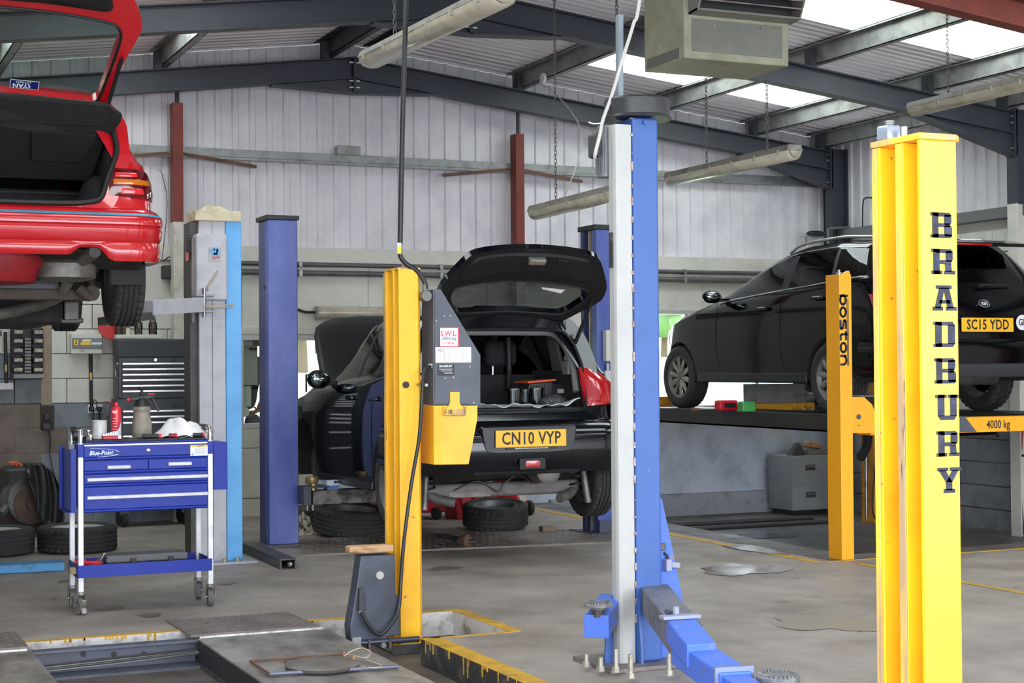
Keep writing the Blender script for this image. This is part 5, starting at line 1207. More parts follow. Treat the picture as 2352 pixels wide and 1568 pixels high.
for sx in (-.17, .15):
    b = MB(); b.prism([(sx-.12,.30,1.465),(sx+.10,.30,1.465),(sx+.05,.30,1.51),(sx-.06,.30,1.51)], (0,.02,0)); b.build('hinge_cover', M('hinge_grey', (66,64,70), .35), bh, local=True)
for sx in (-1, 1):
    b = MB(); b.tube([(sx*.50,.27,1.18), gfn(-.05)(sx*.56,.30)], .010, 8); b.tube([(sx*.50,.27,1.18), V((sx*.50,.27,1.18)).lerp(gfn(-.05)(sx*.56,.30), .5)], .014, 8); b.build('gas_strut', black_trim, bh, local=True)
# mirror, door shut lines and handle
for sd in (-1, 1):
    b = MB(); b.ball((sd*.90, 1.83, .995), (.095,.055,.075), 16, 10); b.obox((sd*.80,1.85,.965), (.14,.05,.04)); mr = b.build('door_mirror', black_trim, bh, smooth=50, local=True)
    b = MB(); b.ball((sd*.905, 1.795, .995), (.078,.03,.058), 14, 8); b.build('mirror_glass', M('mirror_glass', (150,160,160), .05, 1), mr, smooth=60, local=True)
    for yh in (1.16, .62):
        b = MB(); b.obox((sd*.833, yh+.12, .86), (.03,.16,.03)); b.build('door_handle', blue_black, bh, bevel=.01, local=True)
    for yy in (.80, 1.22, 1.94):
        b = MB(); pp = []
        for k in range(9):
            z = .28+.085*k; h = Y.half(yy); 
            pp.append(V((sd*(Y.fn('w', yy)+.0015-(.02 if z < .3 else 0)), yy, z)))
        b.tube(pp[:8], .0022, 4); b.build('door_gap', M('gap_black', (4,4,5), .9), bh, local=True)
    b = MB(); b.box(sd*.80-.02, sd*.80+.02, .84, 2.16, .20, .27); b.build('sill_trim', M('sill_black', (26,26,28), .25), bh, bevel=.015, local=True)
# running gear
wheel(bh, (.745,.47,.268), .285, .175, 'steel', 1); wheel(bh, (-.745,.47,.268), .285, .175, 'steel', -1)
for q in (-1, 1): b = MB(); b.cyl((q*.62,2.52,.31),(q*.72,2.52,.31),.13,n=24); b.build('brake_disc', MATS['greasy_steel'], bh, smooth=40, local=True)
b = MB(); b.box(-.60,.60,.36,.46,.165,.265); ax_ = b.build('rear_axle_beam', M('axle_grey', (112,108,106), .6, .3, var=(90,84,80), scale=10), bh, bevel=.02, local=True)
b = MB(); b.box(-.42,-.10,.354,.36,.17,.205); b.build('axle_bracket', silencer, ax_, local=True)
for sx in (-1, 1):
    b = MB(); b.tube([(sx*.40,.28,.14),(sx*.5,.33,.16),(sx*.6,.42,.21)], .035, 8); b.build('trailing_arm', MATS['axle_grey'], ax_, smooth=50, local=True)
    b = MB(); b.tube([(sx*.57+.05*cos(t*.7), .36+.05*sin(t*.7), .20+.006*t) for t in range(26)], .008, 6); b.build('coil_spring', black_trim, ax_, smooth=60, local=True)
    b = MB(); b.cyl((sx*.63,.28,.10),(sx*.60,.32,.40),.025,n=12); b.build('damper', silencer, ax_, smooth=40, local=True)
b = MB(); b.lathe([(.05,0),(.085,.015),(.085,.36),(.05,.38)], (.20,.02,.350), (.15,1,0), 22); sl = b.build('exhaust_silencer', silencer, bh, smooth=40, local=True)
b = MB(); b.tube([(.36,.2,.385),(.355,.02,.375),(.35,-.045,.37)], [.035,.034,.034], 14, caps=False); b.build('exhaust_tip', M('tip_steel', (150,140,134), .3, .8), sl, smooth=50, local=True)
b = MB(); b.cyl((.35,-.03,.37),(.35,-.02,.37),.031,n=14); b.build('tip_bore', black_ink, sl, local=True)
b = MB()
b.tube(smooth_path([(-.38,.35,.22),(-.2,.34,.28),(-.05,.34,.20),(.0,.34,.26),(.1,.34,.32)], 4), .005, 6); b.tube(smooth_path([(.12,.34,.32),(.22,.33,.25),(.3,.33,.27),(.42,.33,.31)], 4), .005, 6); b.build('brake_pipe', grime, ax_, smooth=60, local=True)

# ------------------------------------------------------------------ red hatchback on the pale blue lift, tailgate up, seen from behind
RC = V((.96, 9.0, 1.66))
rh = thing('hatchback_car', 'red hatchback raised high on a lift at the left, tailgate open', 'car', RC)
R_ = Car(L=3.6, rc=.14, fc=.35, sh=.34, sh0=.58, sh1=1.28, crown=.05, paint=red_paint, glass_f=glass_clear, glass_s=glass_dark, glass_r=glass_dark,
  zs=[(0,.36),(.5,.24),(3.0,.22),(3.6,.26)], w=[(0,.85),(.5,.875),(2.8,.87),(3.6,.80)], zb=[(0,.86),(.6,.86),(1.8,.84),(2.6,.82),(3.2,.76),(3.6,.62)],
  wt=[(0,.815),(.6,.84),(2.6,.82),(3.2,.76),(3.6,.68)], zr=[(0,1.25),(.4,1.29),(1.2,1.32),(1.8,1.27),(2.55,.87),(3.0,.81),(3.6,.64)],
  wr=[(0,.60),(.4,.61),(1.8,.60),(2.5,.70),(3.0,.64),(3.6,.58)], windows=[(.30,.78),(.9,1.55),(1.63,2.3)], trim_y=(.86,1.7), ws=(1.85,2.56),
  open_w=lambda z: .60 if z < .7 else .68, open_z=(.58,1.29), rear_glass=None, wells=[(.68,.30,.36),(3.0,.30,.36)])
R_.build(rh)
ol = round_outline(outer_loop([(.40,.610),(.55,.635),(.60,.78),(.665,.93),(.65,1.10),(.56,1.215)]), 5); fr_ = lambda off: (lambda x, z: V((x, R_.tilt(z)+off, z)))
b = MB(); band(b, ol, [(max(-.735, min(.735, x)), min(z, 1.30)) for x, z in grow(ol, .085)], fr_(-.005)); n = len(ol); E = [fr_(-.005)(*p) for p in ol]+[fr_(.14)(*p) for p in ol]
b.build('opening_frame', red_paint, rh, smooth=30, local=True)
b = MB(); b.add(E, [(i, i+n, (i+1) % n+n, (i+1) % n) for i in range(n)]); b.build('opening_lip', black_trim, rh, smooth=30, local=True)
b = MB(); b.tube([fr_(-.012)(*p) for p in ol]+[fr_(-.012)(*ol[0])], .017, 8); b.build('opening_seal', black_trim, rh, smooth=60, local=True)
b = MB(); b.box(-.66,.66,.06,1.15,.56,.60); b.build('boot_floor', fabric, rh, local=True)
for q in (-.72, .62): b = MB(); b.box(q, q+.1, .25, 1.1, .56, .98); b.build('boot_side_trim', fabric, rh, bevel=.02, local=True)
b = MB(); b.ball((.60,.55,.62),(.10,.26,.22)); b.build('wheel_arch_trim', fabric, rh, smooth=60, local=True)
for sx0, sx1 in ((-.62,.0),(.012,.60)):
    b = MB(); b.box(sx0, sx1, .95, 1.08, .60, .79); st_ = b.build('rear_seat_back', M('seat_black', (30,30,31), .75), rh, bevel=.02, local=True)
    b = MB(); b.tube([(sx0+.02,.945,.765),(sx1-.02,.945,.765)], .010, 8); b.build('seat_piping', M('piping', (74,76,80), .4), st_, local=True)
    for k in range(6):
        q = sx0+.05+(sx1-sx0-.1)*k/5; b = MB(); b.box(q-.002, q+.002, .946, .95, .6, .75); b.build('seat_seam', black_ink, st_, local=True)
b = MB(); b.box(.0, .012, .94, .955, .75, .79); b.build('red_strap', red_ink, rh, local=True)
b = MB(); b.box(-.6,.6,1.05,1.2,.6,1.3); b.build('cabin_backdrop', black_trim, rh, local=True) if False else None
front_seats(rh, 1.9, .5, .8)
# parcel shelf tipped up on its cords
b = MB(); P = [(-.58,.48,.79),(.57,.48,.79),(.61,.27,.98),(.68,.12,1.09),(.69,.10,1.13),(.61,.115,1.19),(.2,.11,1.205),(-.2,.11,1.205),(-.62,.115,1.19),(-.69,.10,1.13)]
b.prism(P, (0,.028,.018)); sh_ = b.build('parcel_shelf', M('shelf_black', (24,24,25), .85, var=(32,32,33), scale=12), rh, bevel=.012, seg=3, local=True)
b = MB(); b.prism([(.22,.36,.89),(.50,.36,.89),(.56,.20,1.03),(.20,.20,1.03)], (0,-.012,-.008)); b.prism([(.0,.15,1.075),(.6,.15,1.075),(.6,.145,1.08),(.0,.145,1.08)], (0,-.012,-.006)); b.build('shelf_rib', MATS['shelf_black'], sh_, bevel=.004, local=True)
b = MB(); b.obox((.58,.50,.815), (.20,.05,.035)); b.build('shelf_support', black_trim, rh, bevel=.01, local=True)
# bumper: stacked swages with the exhaust notch at the right
def bump(u0, u1, prof, nm, mat, nu=60, zw=.5):
    b = MB(); R_.wrap(u0, u1, prof, nu, zw, b); return b.build(nm, mat, rh, smooth=38, local=True)
bump(-1.25, 1.25, [(.40,-.02),(.403,.040),(.425,.052),(.475,.058),(.490,.048),(.500,.060),(.530,.062),(.548,.052),(.560,.040),(.575,.030),(.592,.0)], 'rear_bumper', red_paint)
bump(-1.25, 1.25, [(.547,.054),(.548,.0565),(.561,.045),(.562,.042)], 'bumper_stripe', M('stripe_teal', (60,150,176), .35))
notch = lambda x: 1 if .40 < x < .56 else 0
b = MB(); n = 90
def low(a, c):
    u = -1.2+2.4*a; zt_ = .402; t = max(0, min(1, min((u-.37)/.06, (.60-u)/.07))); zb_ = (.325 if u < .37 else .325+.045*t if u < .6 else .30); 
    if u >= .53: zb_ = .325+.045*t-.03*(1-t)
    offs = [.038,.046,.046,.040,.034,-.03]; zz = [zt_, zt_-.35*(zt_-zb_), zt_-.6*(zt_-zb_), zt_-.82*(zt_-zb_), zb_, zb_+.004]; k = round(c*5)
    return R_.surf(u, zz[k], offs[k], .5)
b.grid(low, n, 5, flip=True); b.build('bumper_valance', red_paint, rh, smooth=38, local=True)
# tail lamps in bands
for sd in (-1, 1):
    lu = (.60*sd, 1.02*sd); xa_ = lambda a: .0
    zb0 = .655; z1f = lambda a: .832-.01*a-.05*a**4
    base = R_.patch(*lu, lambda a: zb0+.012*(1-a)-.01*a, z1f, .013, nu=18).build('tail_lamp', lamp_deep, rh, smooth=35, local=True)
    R_.patch(.635*sd, .77*sd, .775, .805, .017).build('stop_lens', lamp_bright, base, smooth=35, local=True)
    R_.patch(.615*sd, .97*sd, .728, .770, .016).build('indicator_lens', lamp_amber, base, smooth=35, local=True)
    R_.patch(.66*sd, .80*sd, .675, .715, .016).build('fog_lens', lamp_bright, base, smooth=35, local=True)
# tailgate
gate, gfn = tailgate(rh, .36, 1.262, radians(42), [(.60,.0),(.63,.10),(.67,.35),(.725,.54),(.745,.64),(.70,.76),(.62,.88),(.56,1.0)], [(.54,.05),(.57,.09),(.62,.42),(.635,.56),(.59,.62)], [(.52,.69),(.57,.71),(.55,.79),(.48,.81)], red_paint, glass_green, None, curve=.09, thick=.06)
q = gfn(-.075); b = MB()
def stk(w, l): return q(w, l)
cW, cL = .165, .13
o_ = [(cW-.078,cL-.030),(cW+.078,cL-.030),(cW+.078,cL+.030),(cW-.078,cL+.030)]
b.add([stk(*p) for p in o_], [(0,1,2,3),(3,2,1,0)]); stkr = b.build('window_sticker', white_lab, gate, local=True)
q2 = gfn(-.0765); b = MB(); b.add([q2(cW+(w-cW)*.95, cL+(l-cL)*.88) for w, l in o_], [(0,1,2,3),(3,2,1,0)]); b.build('sticker_field', M('sticker_blue', (44,62,150), .4), gate, local=True)
q3 = gfn(-.078); ez_ = (q3(cW,cL)-q3(cW,cL+.1)); 
b = MB(); b.text('BRYAN', .040, q3(cW,cL-.008)+V((0,-.001,0)), (-1,0,0), ez_, .0014, .001, sx=1.0); b.build('sticker_word', white_lab, gate, local=True)
b = MB(); b.text('BROTHERS', .0145, q3(cW,cL+.017)+V((0,-.001,0)), (-1,0,0), ez_, .0004, .001, spacing=1.5); b.build('sticker_small_word', white_lab, gate, local=True)
b = MB(); b.tube([(.585,.30,1.02), gfn(-.09)(.655,.42)], .012, 8); b.build('gas_strut', black_trim, rh, local=True)
b = MB(); b.tube([(.63,.22,1.12), gfn(-.08)(.62,.12), gfn(-.08)(.635,.2)], .003, 5); b.build('shelf_cord', black_trim, rh, local=True)
b = MB(); b.tube([gfn(-.03)(-.5,.10), gfn(-.03)(.16,.60)], .008, 6); b.build('rear_wiper', black_trim, gate, local=True) if False else None
for w_ in (-.02, .19, .30):
    b = MB(); b.obox(gfn(-.08)(w_,.89), (.05,.02,.02)); b.build('gate_catch', black_trim, gate, bevel=.004, local=True)
# underside: wheels, mudflap, axle, exhaust, spare wheel tub
wheel(rh, (.79,.68,.235), .285, .175, 'steel', 1); wheel(rh, (-.79,.68,.235), .285, .175, 'steel', -1); wheel(rh, (.79,3.0,.26), .285, .175, 'steel', 1); wheel(rh, (-.79,3.0,.26), .285, .175, 'steel', -1)
for sx in (-1, 1):
    b = MB(); b.obox((sx*.755,.33,.245), (.20,.012,.13)); b.build('mudflap', M('mudflap', (48,48,49), .8), rh, bevel=.012, seg=3, local=True)
b = MB(); b.box(-.62,.62,.55,.68,.10,.165); ax_ = b.build('rear_axle_beam', M('axle_brown', (86,74,68), .8, .1, var=(60,52,48), scale=10), rh, bevel=.012, local=True)
b = MB(); b.cyl((.58,.50,.14),(.58,.62,.14),.045,n=16); b.cyl((.50,.5,.17),(.56,.5,.12),.03,n=10); b.build('axle_bush', MATS['axle_brown'], ax_, smooth=40, local=True)
b = MB(); b.cyl((.60,.62,.13),(.57,.7,.5),.028,n=12); b.build('damper', MATS['axle_brown'], ax_, smooth=40, local=True)
b = MB(); b.lathe([(.10,0),(.17,.02),(.175,.10),(.15,.13),(.10,.14)], (.40,.32,.195), (0,0,1), 28); sl = b.build('exhaust_silencer', silencer, rh, smooth=40, local=True); sl.data.transform(Matrix.Translation((.40,.32,0)) @ Matrix.Diagonal((1,.75,1,1)) @ Matrix.Translation((-.40,-.32,0)))
b = MB(); b.tube([(.46,.30,.30),(.50,.12,.335),(.512,-.03,.345)], [.04,.042,.038], 16, caps=False); b.build('exhaust_tip', silencer, sl, smooth=50, local=True)
b = MB(); b.cyl((.512,-.012,.344),(.512,-.002,.344),.033,n=16); b.build('tip_bore', black_ink, sl, local=True)
b = MB(); b.tube(smooth_path([(.44,.45,.22),(.40,.62,.12),(.25,.9,.06),(.08,1.0,.02),(.03,1.02,-.02)], 5), .034, 12); b.lathe([(.06,-.05),(.10,-.03),(.10,0),(.06,.02)], (.03,1.02,-.07), n=18); b.build('exhaust_pipe', silencer, rh, smooth=50, local=True)
b = MB(); b.lathe([(.21,-.10),(.235,-.095),(.30,.03),(.30,.06)], (.0,.36,.28), n=32); b.build('spare_wheel_tub', M('tub_red', (150,20,30), .5, var=(120,20,26), scale=8), rh, smooth=30, local=True)
b = MB(); b.box(-.5,.45,.9,1.5,.13,.24); part_label(b.build('fuel_tank', M('tank_pale', (172,176,182), .5, .2), rh, bevel=.03, local=True), 'pale fuel tank')
b = MB(); b.box(-.62,.62,.75,3.3,.24,.30); b.box(-.3,.5,1.1,2.6,-.02,.24); b.build('floor_pan', under_m, rh, bevel=.02, local=True)
b = MB(); b.obox((.56,1.2,.06), (.09,.09,.12)); b.obox((.55,1.25,.0), (.18,.10,.03)); b.build('jacking_pad', silencer, rh, bevel=.008, local=True)

# ------------------------------------------------------------------ black estate on the orange-yellow four-post lift
KC = V((8.60, 10.02, .94))
ke = thing('estate_car', 'black estate car raised on the orange-yellow four-post lift at the right', 'car', KC)
K = Car(L=4.06, rc=.30, fc=.42, sh=.36, sh0=.80, sh1=1.38, crown=.07, paint=black_paint, glass_f=glass_clear, glass_s=glass_mat('car_glass_tint', (.72,.80,.76), 1.0), glass_r=glass_dark,
  zs=[(0,.36),(.5,.26),(3.2,.26),(4.06,.32)], w=[(0,.82),(.5,.85),(3.2,.85),(4.06,.74)], zb=[(0,1.11),(.5,1.10),(1.2,1.07),(2.2,1.015),(2.8,.97),(3.45,.89),(4.06,.70)],
  wt=[(0,.79),(.5,.81),(2.4,.80),(3.3,.76),(4.06,.64)], zr=[(0,1.36),(.35,1.385),(1.0,1.41),(1.55,1.40),(1.95,1.33),(2.95,1.00),(3.3,.94),(3.75,.86),(4.06,.72)],
  wr=[(0,.62),(.4,.63),(1.5,.64),(2.0,.65),(2.9,.70),(3.5,.64),(4.06,.54)], windows=[(.30,.82),(.90,1.60),(1.72,2.74)], trim_y=(.3,1.8), ws=(1.72,2.95),
  open_w=lambda z: .60, open_z=None, rear_glass=(1.08,1.34), wells=[(.93,.30,.34),(3.44,.30,.34)])
K.build(ke)
for sd in (-1, 1):
    for yw in (.93, 3.44): wheel(ke, (sd*.755, yw, .30), .30, .19, 'alloy', sd)
    b = MB(); pp = [K.P(y_, sd*(K.fn('wr',y_)+.004), K.fn('zr',y_)-.012) for y_ in [.32+.1*k for k in range(24)]]; b.tube(pp, .007, 6); b.build('window_line_trim', chrome, ke, smooth=60, local=True)
    b = MB(); pp = [K.P(y_, sd*(K.fn('wt',y_)+.006), K.fn('zb',y_)+.012) for y_ in [.34+.1*k for k in range(25)]]; b.tube(pp, .007, 6); b.build('belt_trim', chrome, ke, smooth=60, local=True)
    b = MB(); pp = [K.P(y_, sd*(K.fn('wr',y_)-.06), K.fn('zr',y_)+.075) for y_ in [.35+.1*k for k in range(15)]]; pp = [pp[0]-V((0,.08,.04))]+pp+[pp[-1]+V((0,.12,-.05))]; b.tube(pp, .013, 8); b.build('roof_rail', M('rail_silver', (190,190,186), .3, .8), ke, smooth=60, local=True)
    b = MB(); b.ball((sd*.95, 2.62, 1.04), (.10,.06,.06), 16, 10); b.obox((sd*.84,2.62,1.01), (.14,.06,.03)); mr = b.build('door_mirror', black_paint, ke, smooth=50, local=True)
    b = MB(); b.ball((sd*.955, 2.572, 1.04), (.082,.022,.048), 14, 8); b.build('mirror_glass', M('mirror_glass', (150,160,160), .05, 1), mr, smooth=60, local=True)
    for yh, zh in ((1.92,.905),(1.08,.965)):
        b = MB(); b.obox((sd*.862, yh, zh), (.03,.17,.03)); b.build('door_handle', black_paint, ke, bevel=.012, seg=3, local=True)
        b = MB(); b.obox((sd*.874, yh-.01, zh+.012), (.012,.12,.008)); b.build('handle_trim', chrome, ke, local=True)
    for yy in (.98, 1.66, 2.72):
        b = MB(); W = K.fn('w', yy); b.tube([(sd*(W-.006),yy-.06,.36),(sd*(W+.001),yy,.55),(sd*(W+.001),yy,.8),(sd*(W-.012),yy,.98)], .0022, 4); b.build('door_gap', MATS['gap_black'], ke, local=True)
    K.patch(.52*sd, 1.02*sd, lambda a: .80+.06*a, lambda a: .95+.02*a, .022, nu=18).build('tail_lamp', lamp_red, ke, smooth=35, local=True)
    b = MB(); b.box(sd*.83-.02, sd*.83+.02, 1.28, 3.08, .25, .34); b.build('sill_trim', M('sill_dark', (34,34,35), .5), ke, bevel=.015, local=True)
    b = MB(); f_ = lambda a, c: V((sd*(.50+.20*a), 3.98-.42*a+.06*(1-c)*0, .70+.12*c-.02*a)); b.grid(f_, 8, 4); b.build('headlamp', M('headlamp', (200,204,208), .1, .3), ke, smooth=50, solid=.03, local=True)
b = MB(); K.wrap(-1.2, 1.2, [(.30,-.04),(.305,.02),(.34,.045),(.42,.055),(.50,.062),(.56,.055),(.60,.03),(.61,-.03)], 50, .6, b); b.build('rear_bumper', black_paint, ke, smooth=38, local=True)
b = MB(); K.wrap(-.95, .95, [(.30,.05),(.31,.058),(.40,.068),(.41,.05)], 40, .6, b); b.build('bumper_trim', M('bumper_grey', (52,54,58), .6), ke, smooth=38, local=True)
b = MB(); b.prism([(-.60,.36,1.425),(.60,.36,1.425),(.56,.16,1.385),(-.56,.16,1.385)], (0,0,-.03)); sp_ = b.build('roof_spoiler', black_paint, ke, bevel=.014, seg=3, local=True)
b = MB(); b.box(-.20,.20,.155,.165,1.362,1.378); b.build('high_stop_lamp', lamp_red, sp_, local=True)
ty = lambda z: K.tilt(z)
plate(ke, V((0,ty(.72)-.012,.715)), .52, .112, 'SC15 YDD', .112)
b = MB(); b.lathe([(.062,0),(.062,.004)], (.355,ty(.735)-.006,.735), (0,-1,0), 28); gb = b.build('country_sticker', white_lab, ke, local=True)
b = MB(); b.text('GB', .075, (.355,ty(.735)-.0115,.735), (1,0,0), (0,0,1), .001, .001, sx=.85); b.build('sticker_letters', black_ink, gb, local=True)
b = MB(); b.lathe([(.055,0),(.055,.008),(.048,.010)], (.0,ty(.885)-.004,.885), (0,-1,0.3), 28); bd = b.build('badge', chrome, ke, smooth=30, local=True); bd.data.transform(Matrix.Translation((0,0,.885)) @ Matrix.Diagonal((1.05,1,.62,1)) @ Matrix.Translation((0,0,-.885)))
b = MB(); b.lathe([(.046,.0),(.046,.002)], (.0,ty(.885)-.013,.885), (0,-1,.3), 28); bf_ = b.build('badge_field', M('badge_dark', (40,44,52), .3), bd, local=True); bf_.data.transform(Matrix.Translation((0,0,.885)) @ Matrix.Diagonal((1.05,1,.62,1)) @ Matrix.Translation((0,0,-.885)))
b = MB(); b.text('KIA', .036, (0,ty(.885)-.0175,.885), (1,0,0), (0,0.3,1), .0012, .001, sx=1.1); b.build('badge_letters', M('badge_silver', (226,226,230), .25, .3), bd, local=True)
b = MB(); b.tube([(-.0,ty(1.03)-.03,1.03),(.04,ty(1.04)-.045,1.035),(.34,ty(1.05)-.03,1.04)], [.018,.012,.006], 8); b.build('rear_wiper', black_trim, ke, smooth=50, local=True)
seat_row(ke, .95, .6, .62, 1.08, (-.34,.34)); front_seats(ke, 1.9, .5, .85)
b = MB(); b.box(-.68,.68,.3,1.1,.55,.60); b.build('load_floor', fabric, ke, local=True)
b = MB(); b.lathe([(.06,0),(.10,.02),(.10,.45),(.06,.47)], (-.1,.35,.33), (1,0,0), 18); b.build('exhaust_silencer', silencer, ke, smooth=40, local=True)
# pale blue car parked outside beyond the back window
pc = thing('parked_car', 'pale blue car parked outside, glimpsed under the raised black estate', 'car', (13.9, 21.3, .08), radians(-62))
O_ = Car(**{**K.__dict__, 'paint': M('car_pale_blue', (150,190,220), .25, coat=1), 'open_z': None}); O_.build(pc)
for sd in (-1, 1):
    for yw in (.93, 3.44): wheel(pc, (sd*.755, yw, .30), .30, .19, 'steel', sd)
LOCAL[0] = False

# ================================================================== FITTINGS UNDER THE ROOF
fit_body = M('fitting_grey', (128,122,112), .55, var=(92,86,78), scale=8)
fit_diff = M('fitting_diffuser', (190,184,164), .2, var=(158,150,128), scale=5, coat=.3)
clip_m = M('clip_grey', (150,146,136), .4)
chain_m = M('chain', (96,92,88), .5, .5)
def chain(parent, p, q):
    p, q = V(p), V(q); n = max(2, int((q-p).length/.028)); b = MB(); d = (q-p)/n
    for i in range(n):
        c = p+d*(i+.5); a = V((1,0,0)) if i % 2 else V((0,1,0)); r = [c+a*.009*cos(t)+V((0,0,.019*sin(t))) for t in [2*pi*k/8 for k in range(8)]]
        b.tube(r+[r[0]], .0028, 4, caps=False)
    o = b.build('chain', chain_m, parent); o['kind'] = 'stuff'; return o
def fitting(p, q, label, hang=(), wide=.075, group='hanging fluorescent fittings', wall=False, dm=None):
    p, q = V(p), V(q); root = thing('light_fitting', label, 'light fitting', (p+q)/2, group=group); d = (q-p).normalized(); s = V((d.y,-d.x,0))*-1; u = V((0,0,1))
    w = wide
    def sec(c, k, up_=0): return [c+s*(w*k*cos(t))+u*(up_-.058*k*abs(sin(t))**.8) for t in [pi*i/10 for i in range(11)]]
    b = MB(); b.rings([sec(p,.75)]+[sec(p.lerp(q,t),1) for t in (.012,.5,.988)]+[sec(q,.75)]); b.build('diffuser', dm or fit_diff, root, smooth=40)
    b = MB(); b.rings([[c+s*(w*1.05)+u*.0, c+s*(w*.8)+u*.04, c-s*(w*.8)+u*.04, c-s*(w*1.05)+u*.0] for c in (p,q)]); tray = b.build('tray', fit_body, root, bevel=.004)
    for k in range(6):
        for sg in (-1, 1):
            c = p.lerp(q, .06+.88*k/5); b = MB(); b.obox(c+s*(w*1.05*sg)+u*-.006, (.018,.012,.034), Matrix((s,d,u)).transposed()); b.build('clip', clip_m, tray)
    for c, e in ((p,-1),(q,1)):
        b = MB(); b.rings([[c+s*(w*.76*cos(t))*k-u*(.046*k*abs(sin(t)))+d*e*o for t in [2*pi*i/16 for i in range(16)]] for k, o in ((1,-.012),(.95,.014),(.5,.022))]); b.build('end_cap', dm or fit_diff, root, smooth=40)
    for t, top in hang: c = p.lerp(q, t)+u*.04; chain(root, c, (c.x, c.y, top))
    return root
def rz(x): return roof_z(x, 4.25)
c0 = PX(850,136,3.0); c1 = PX(1156,-14,3.0); zz = (c0.z+c1.z)/2
fitting((3.0,c0.y,c0.z),(3.0,c1.y,c1.z), 'large fluorescent fitting hanging nearest at the top middle, behind the dark conduit', [(.22,rz(3.0)+.1),(.85,rz(3.0)+.1)], .078)
a = PY(1228,487,10.0); fitting(a, (a.x,8.45,a.z+.02), 'fluorescent fitting hanging left of the blue and white column, partly hidden by it', [(.22,rz(a.x)),(.8,rz(a.x))], .06)
a = PY(1540,410,10.0); fitting(a, (a.x,8.42,a.z+.0), 'fluorescent fitting on two chains hanging right of the blue and white column', [(.32,rz(a.x)),(.80,rz(a.x))], .06)
s9 = .93; a = PY(2097,250,10.0)*s9+V((0,0,EYE*(1-s9))); fitting(a, (a.x,7.75,a.z+.0), 'fluorescent fitting hanging at the right edge above the lettered yellow post', [(.25,rz(a.x)),(.8,rz(a.x))], .066)
wl = thing('wall_lamp', 'fluorescent fitting fixed to the back wall above the raised bonnet of the black hatchback', 'light fitting', (4.9,GY-.06,1.86))
a, c = PY(728,718,GY-.06), PY(900,718,GY-.06); c.x = 5.45; b = MB(); b.box(a.x, c.x, GY-.03, GY, a.z-.05, a.z+.06); b.build('tray', fit_body, wl, bevel=.004)
b = MB(); b.rings([[V((x, GY-.03-.075*abs(sin(t))**.7, a.z+.058*cos(t))) for t in [pi*i/12 for i in range(13)]] for x in (a.x+.004, c.x-.004)]); b.build('diffuser', fit_diff, wl, smooth=40)
b = MB(); b.box(a.x-.008, a.x+.006, GY-.10, GY, a.z-.06, a.z+.062); b.build('end_cap', clip_m, wl, bevel=.01)
b = MB(); b.tube(smooth_path([PY(684,710,GY-.02),PY(700,716,GY-.03),PY(727,717,GY-.04)], 4), .012, 8); b.build('supply_cable', hose_m, wl, smooth=50)
# white flex and ceiling rose by the second fitting
fx = thing('ceiling_rose', 'small white ceiling rose with flex under the roof purlin above the second fitting', 'ceiling rose', PX(1251,180,6.33))
b = MB(); q = PX(1251,180,6.33); b.cyl(q, q+V((-.03,0,0)), .05, n=18); b.build('rose', white_lab, fx, bevel=.006)
b = MB(); q2 = PY(1268,200,10.3); b.tube(smooth_path([q+V((-.03,0,-.02)), PX(1240,188,6.25), PX(1252,200,6.1), PX(1266,205,5.9), V((4.85,9.7,PY(1268,300,9.7).z)), V((4.72,9.7,2.5))], 5), .005, 6); b.build('flex', M('flex_white', (196,192,186), .5), fx, smooth=60)

# warm air heater
heat_m = M('heater_green_grey', (146,146,122), .45, var=(122,122,102), scale=6, chips=(96,86,70), chip_scale=12, chip=.7)
heat_d = M('heater_dark', (92,92,84), .5); louv = M('heater_louvre', (124,114,110), .45, var=(72,66,66), scale=6)
hyf = 8.0; a, c = PY(1572,134,hyf), PY(1812,152,hyf); hb_ = PX(1480,166,a.x).y; zb_ = (a.z+c.z)/2
ht = thing('air_heater', 'greenish grey warm air heater with louvred outlet hanging under the roof', 'heater', ((a.x+c.x)/2, (hyf+hb_)/2, zb_))
zt_ = zb_+1.05; b = MB(); b.box(a.x, c.x, hyf, hb_, zb_, zt_); cas = b.build('casing', heat_m, ht, bevel=.008)
p0, p1 = PY(1589,64,hyf), PY(1797,133,hyf); b = MB(); b.box(p0.x, p1.x, hyf-.004, hyf, zb_+.045, zb_+.235); part_label(b.build('front_panel', M('heater_panel', (112,112,102), .5, var=(100,100,92), scale=5), cas, bevel=.002), 'darker flat front panel')
b = MB(); q0, q1 = PX(1489,136,a.x), PX(1560,92,a.x); b.prism([(a.x-.003,hb_-.04,q0.z-.06),(a.x-.003,hyf+.06,q0.z-.06),(a.x-.003,hyf+.06,q0.z),(a.x-.003,hb_-.04,q0.z)], (.003,0,0)); b.build('dark_strip', heat_d, cas)
# outlet hood
zo = zb_+.255; zo2 = zo+.62; b = MB(); x0, x1 = a.x+.03, c.x+.02; dy = .26
for xx in (x0, x1-.012): b.prism([(xx,hyf,zo),(xx,hyf-.10,zo+.01),(xx,hyf-dy,zo+.32),(xx,hyf-dy,zo2),(xx,hyf,zo2)], (.012,0,0))
b.prism([(x0,hyf,zo),(x0,hyf-.10,zo+.01),(x0,hyf-.10,zo+.022),(x0,hyf,zo+.012)], (x1-x0,0,0)); hd = b.build('outlet_hood', M('hood_grey', (112,108,100), .45), cas)
for k in range(7):
    t = (k+.5)/7; yy = hyf-.10-(dy-.10)*t; zz = zo+.02+.30*t
    b = MB(); b.beam((x0+.014, yy+.03, zz+.04), (x1-.014, yy+.03, zz+.04), .10, .008, (0,-.35,1)); b.build('louvre_slat', louv, hd)
b = MB(); b.box(x0+.02, x1-.02, hyf-.03, hyf-.022, zo+.02, zo2-.02); b.build('outlet_grille', M('grille_dark', (40,38,38), .6), hd)
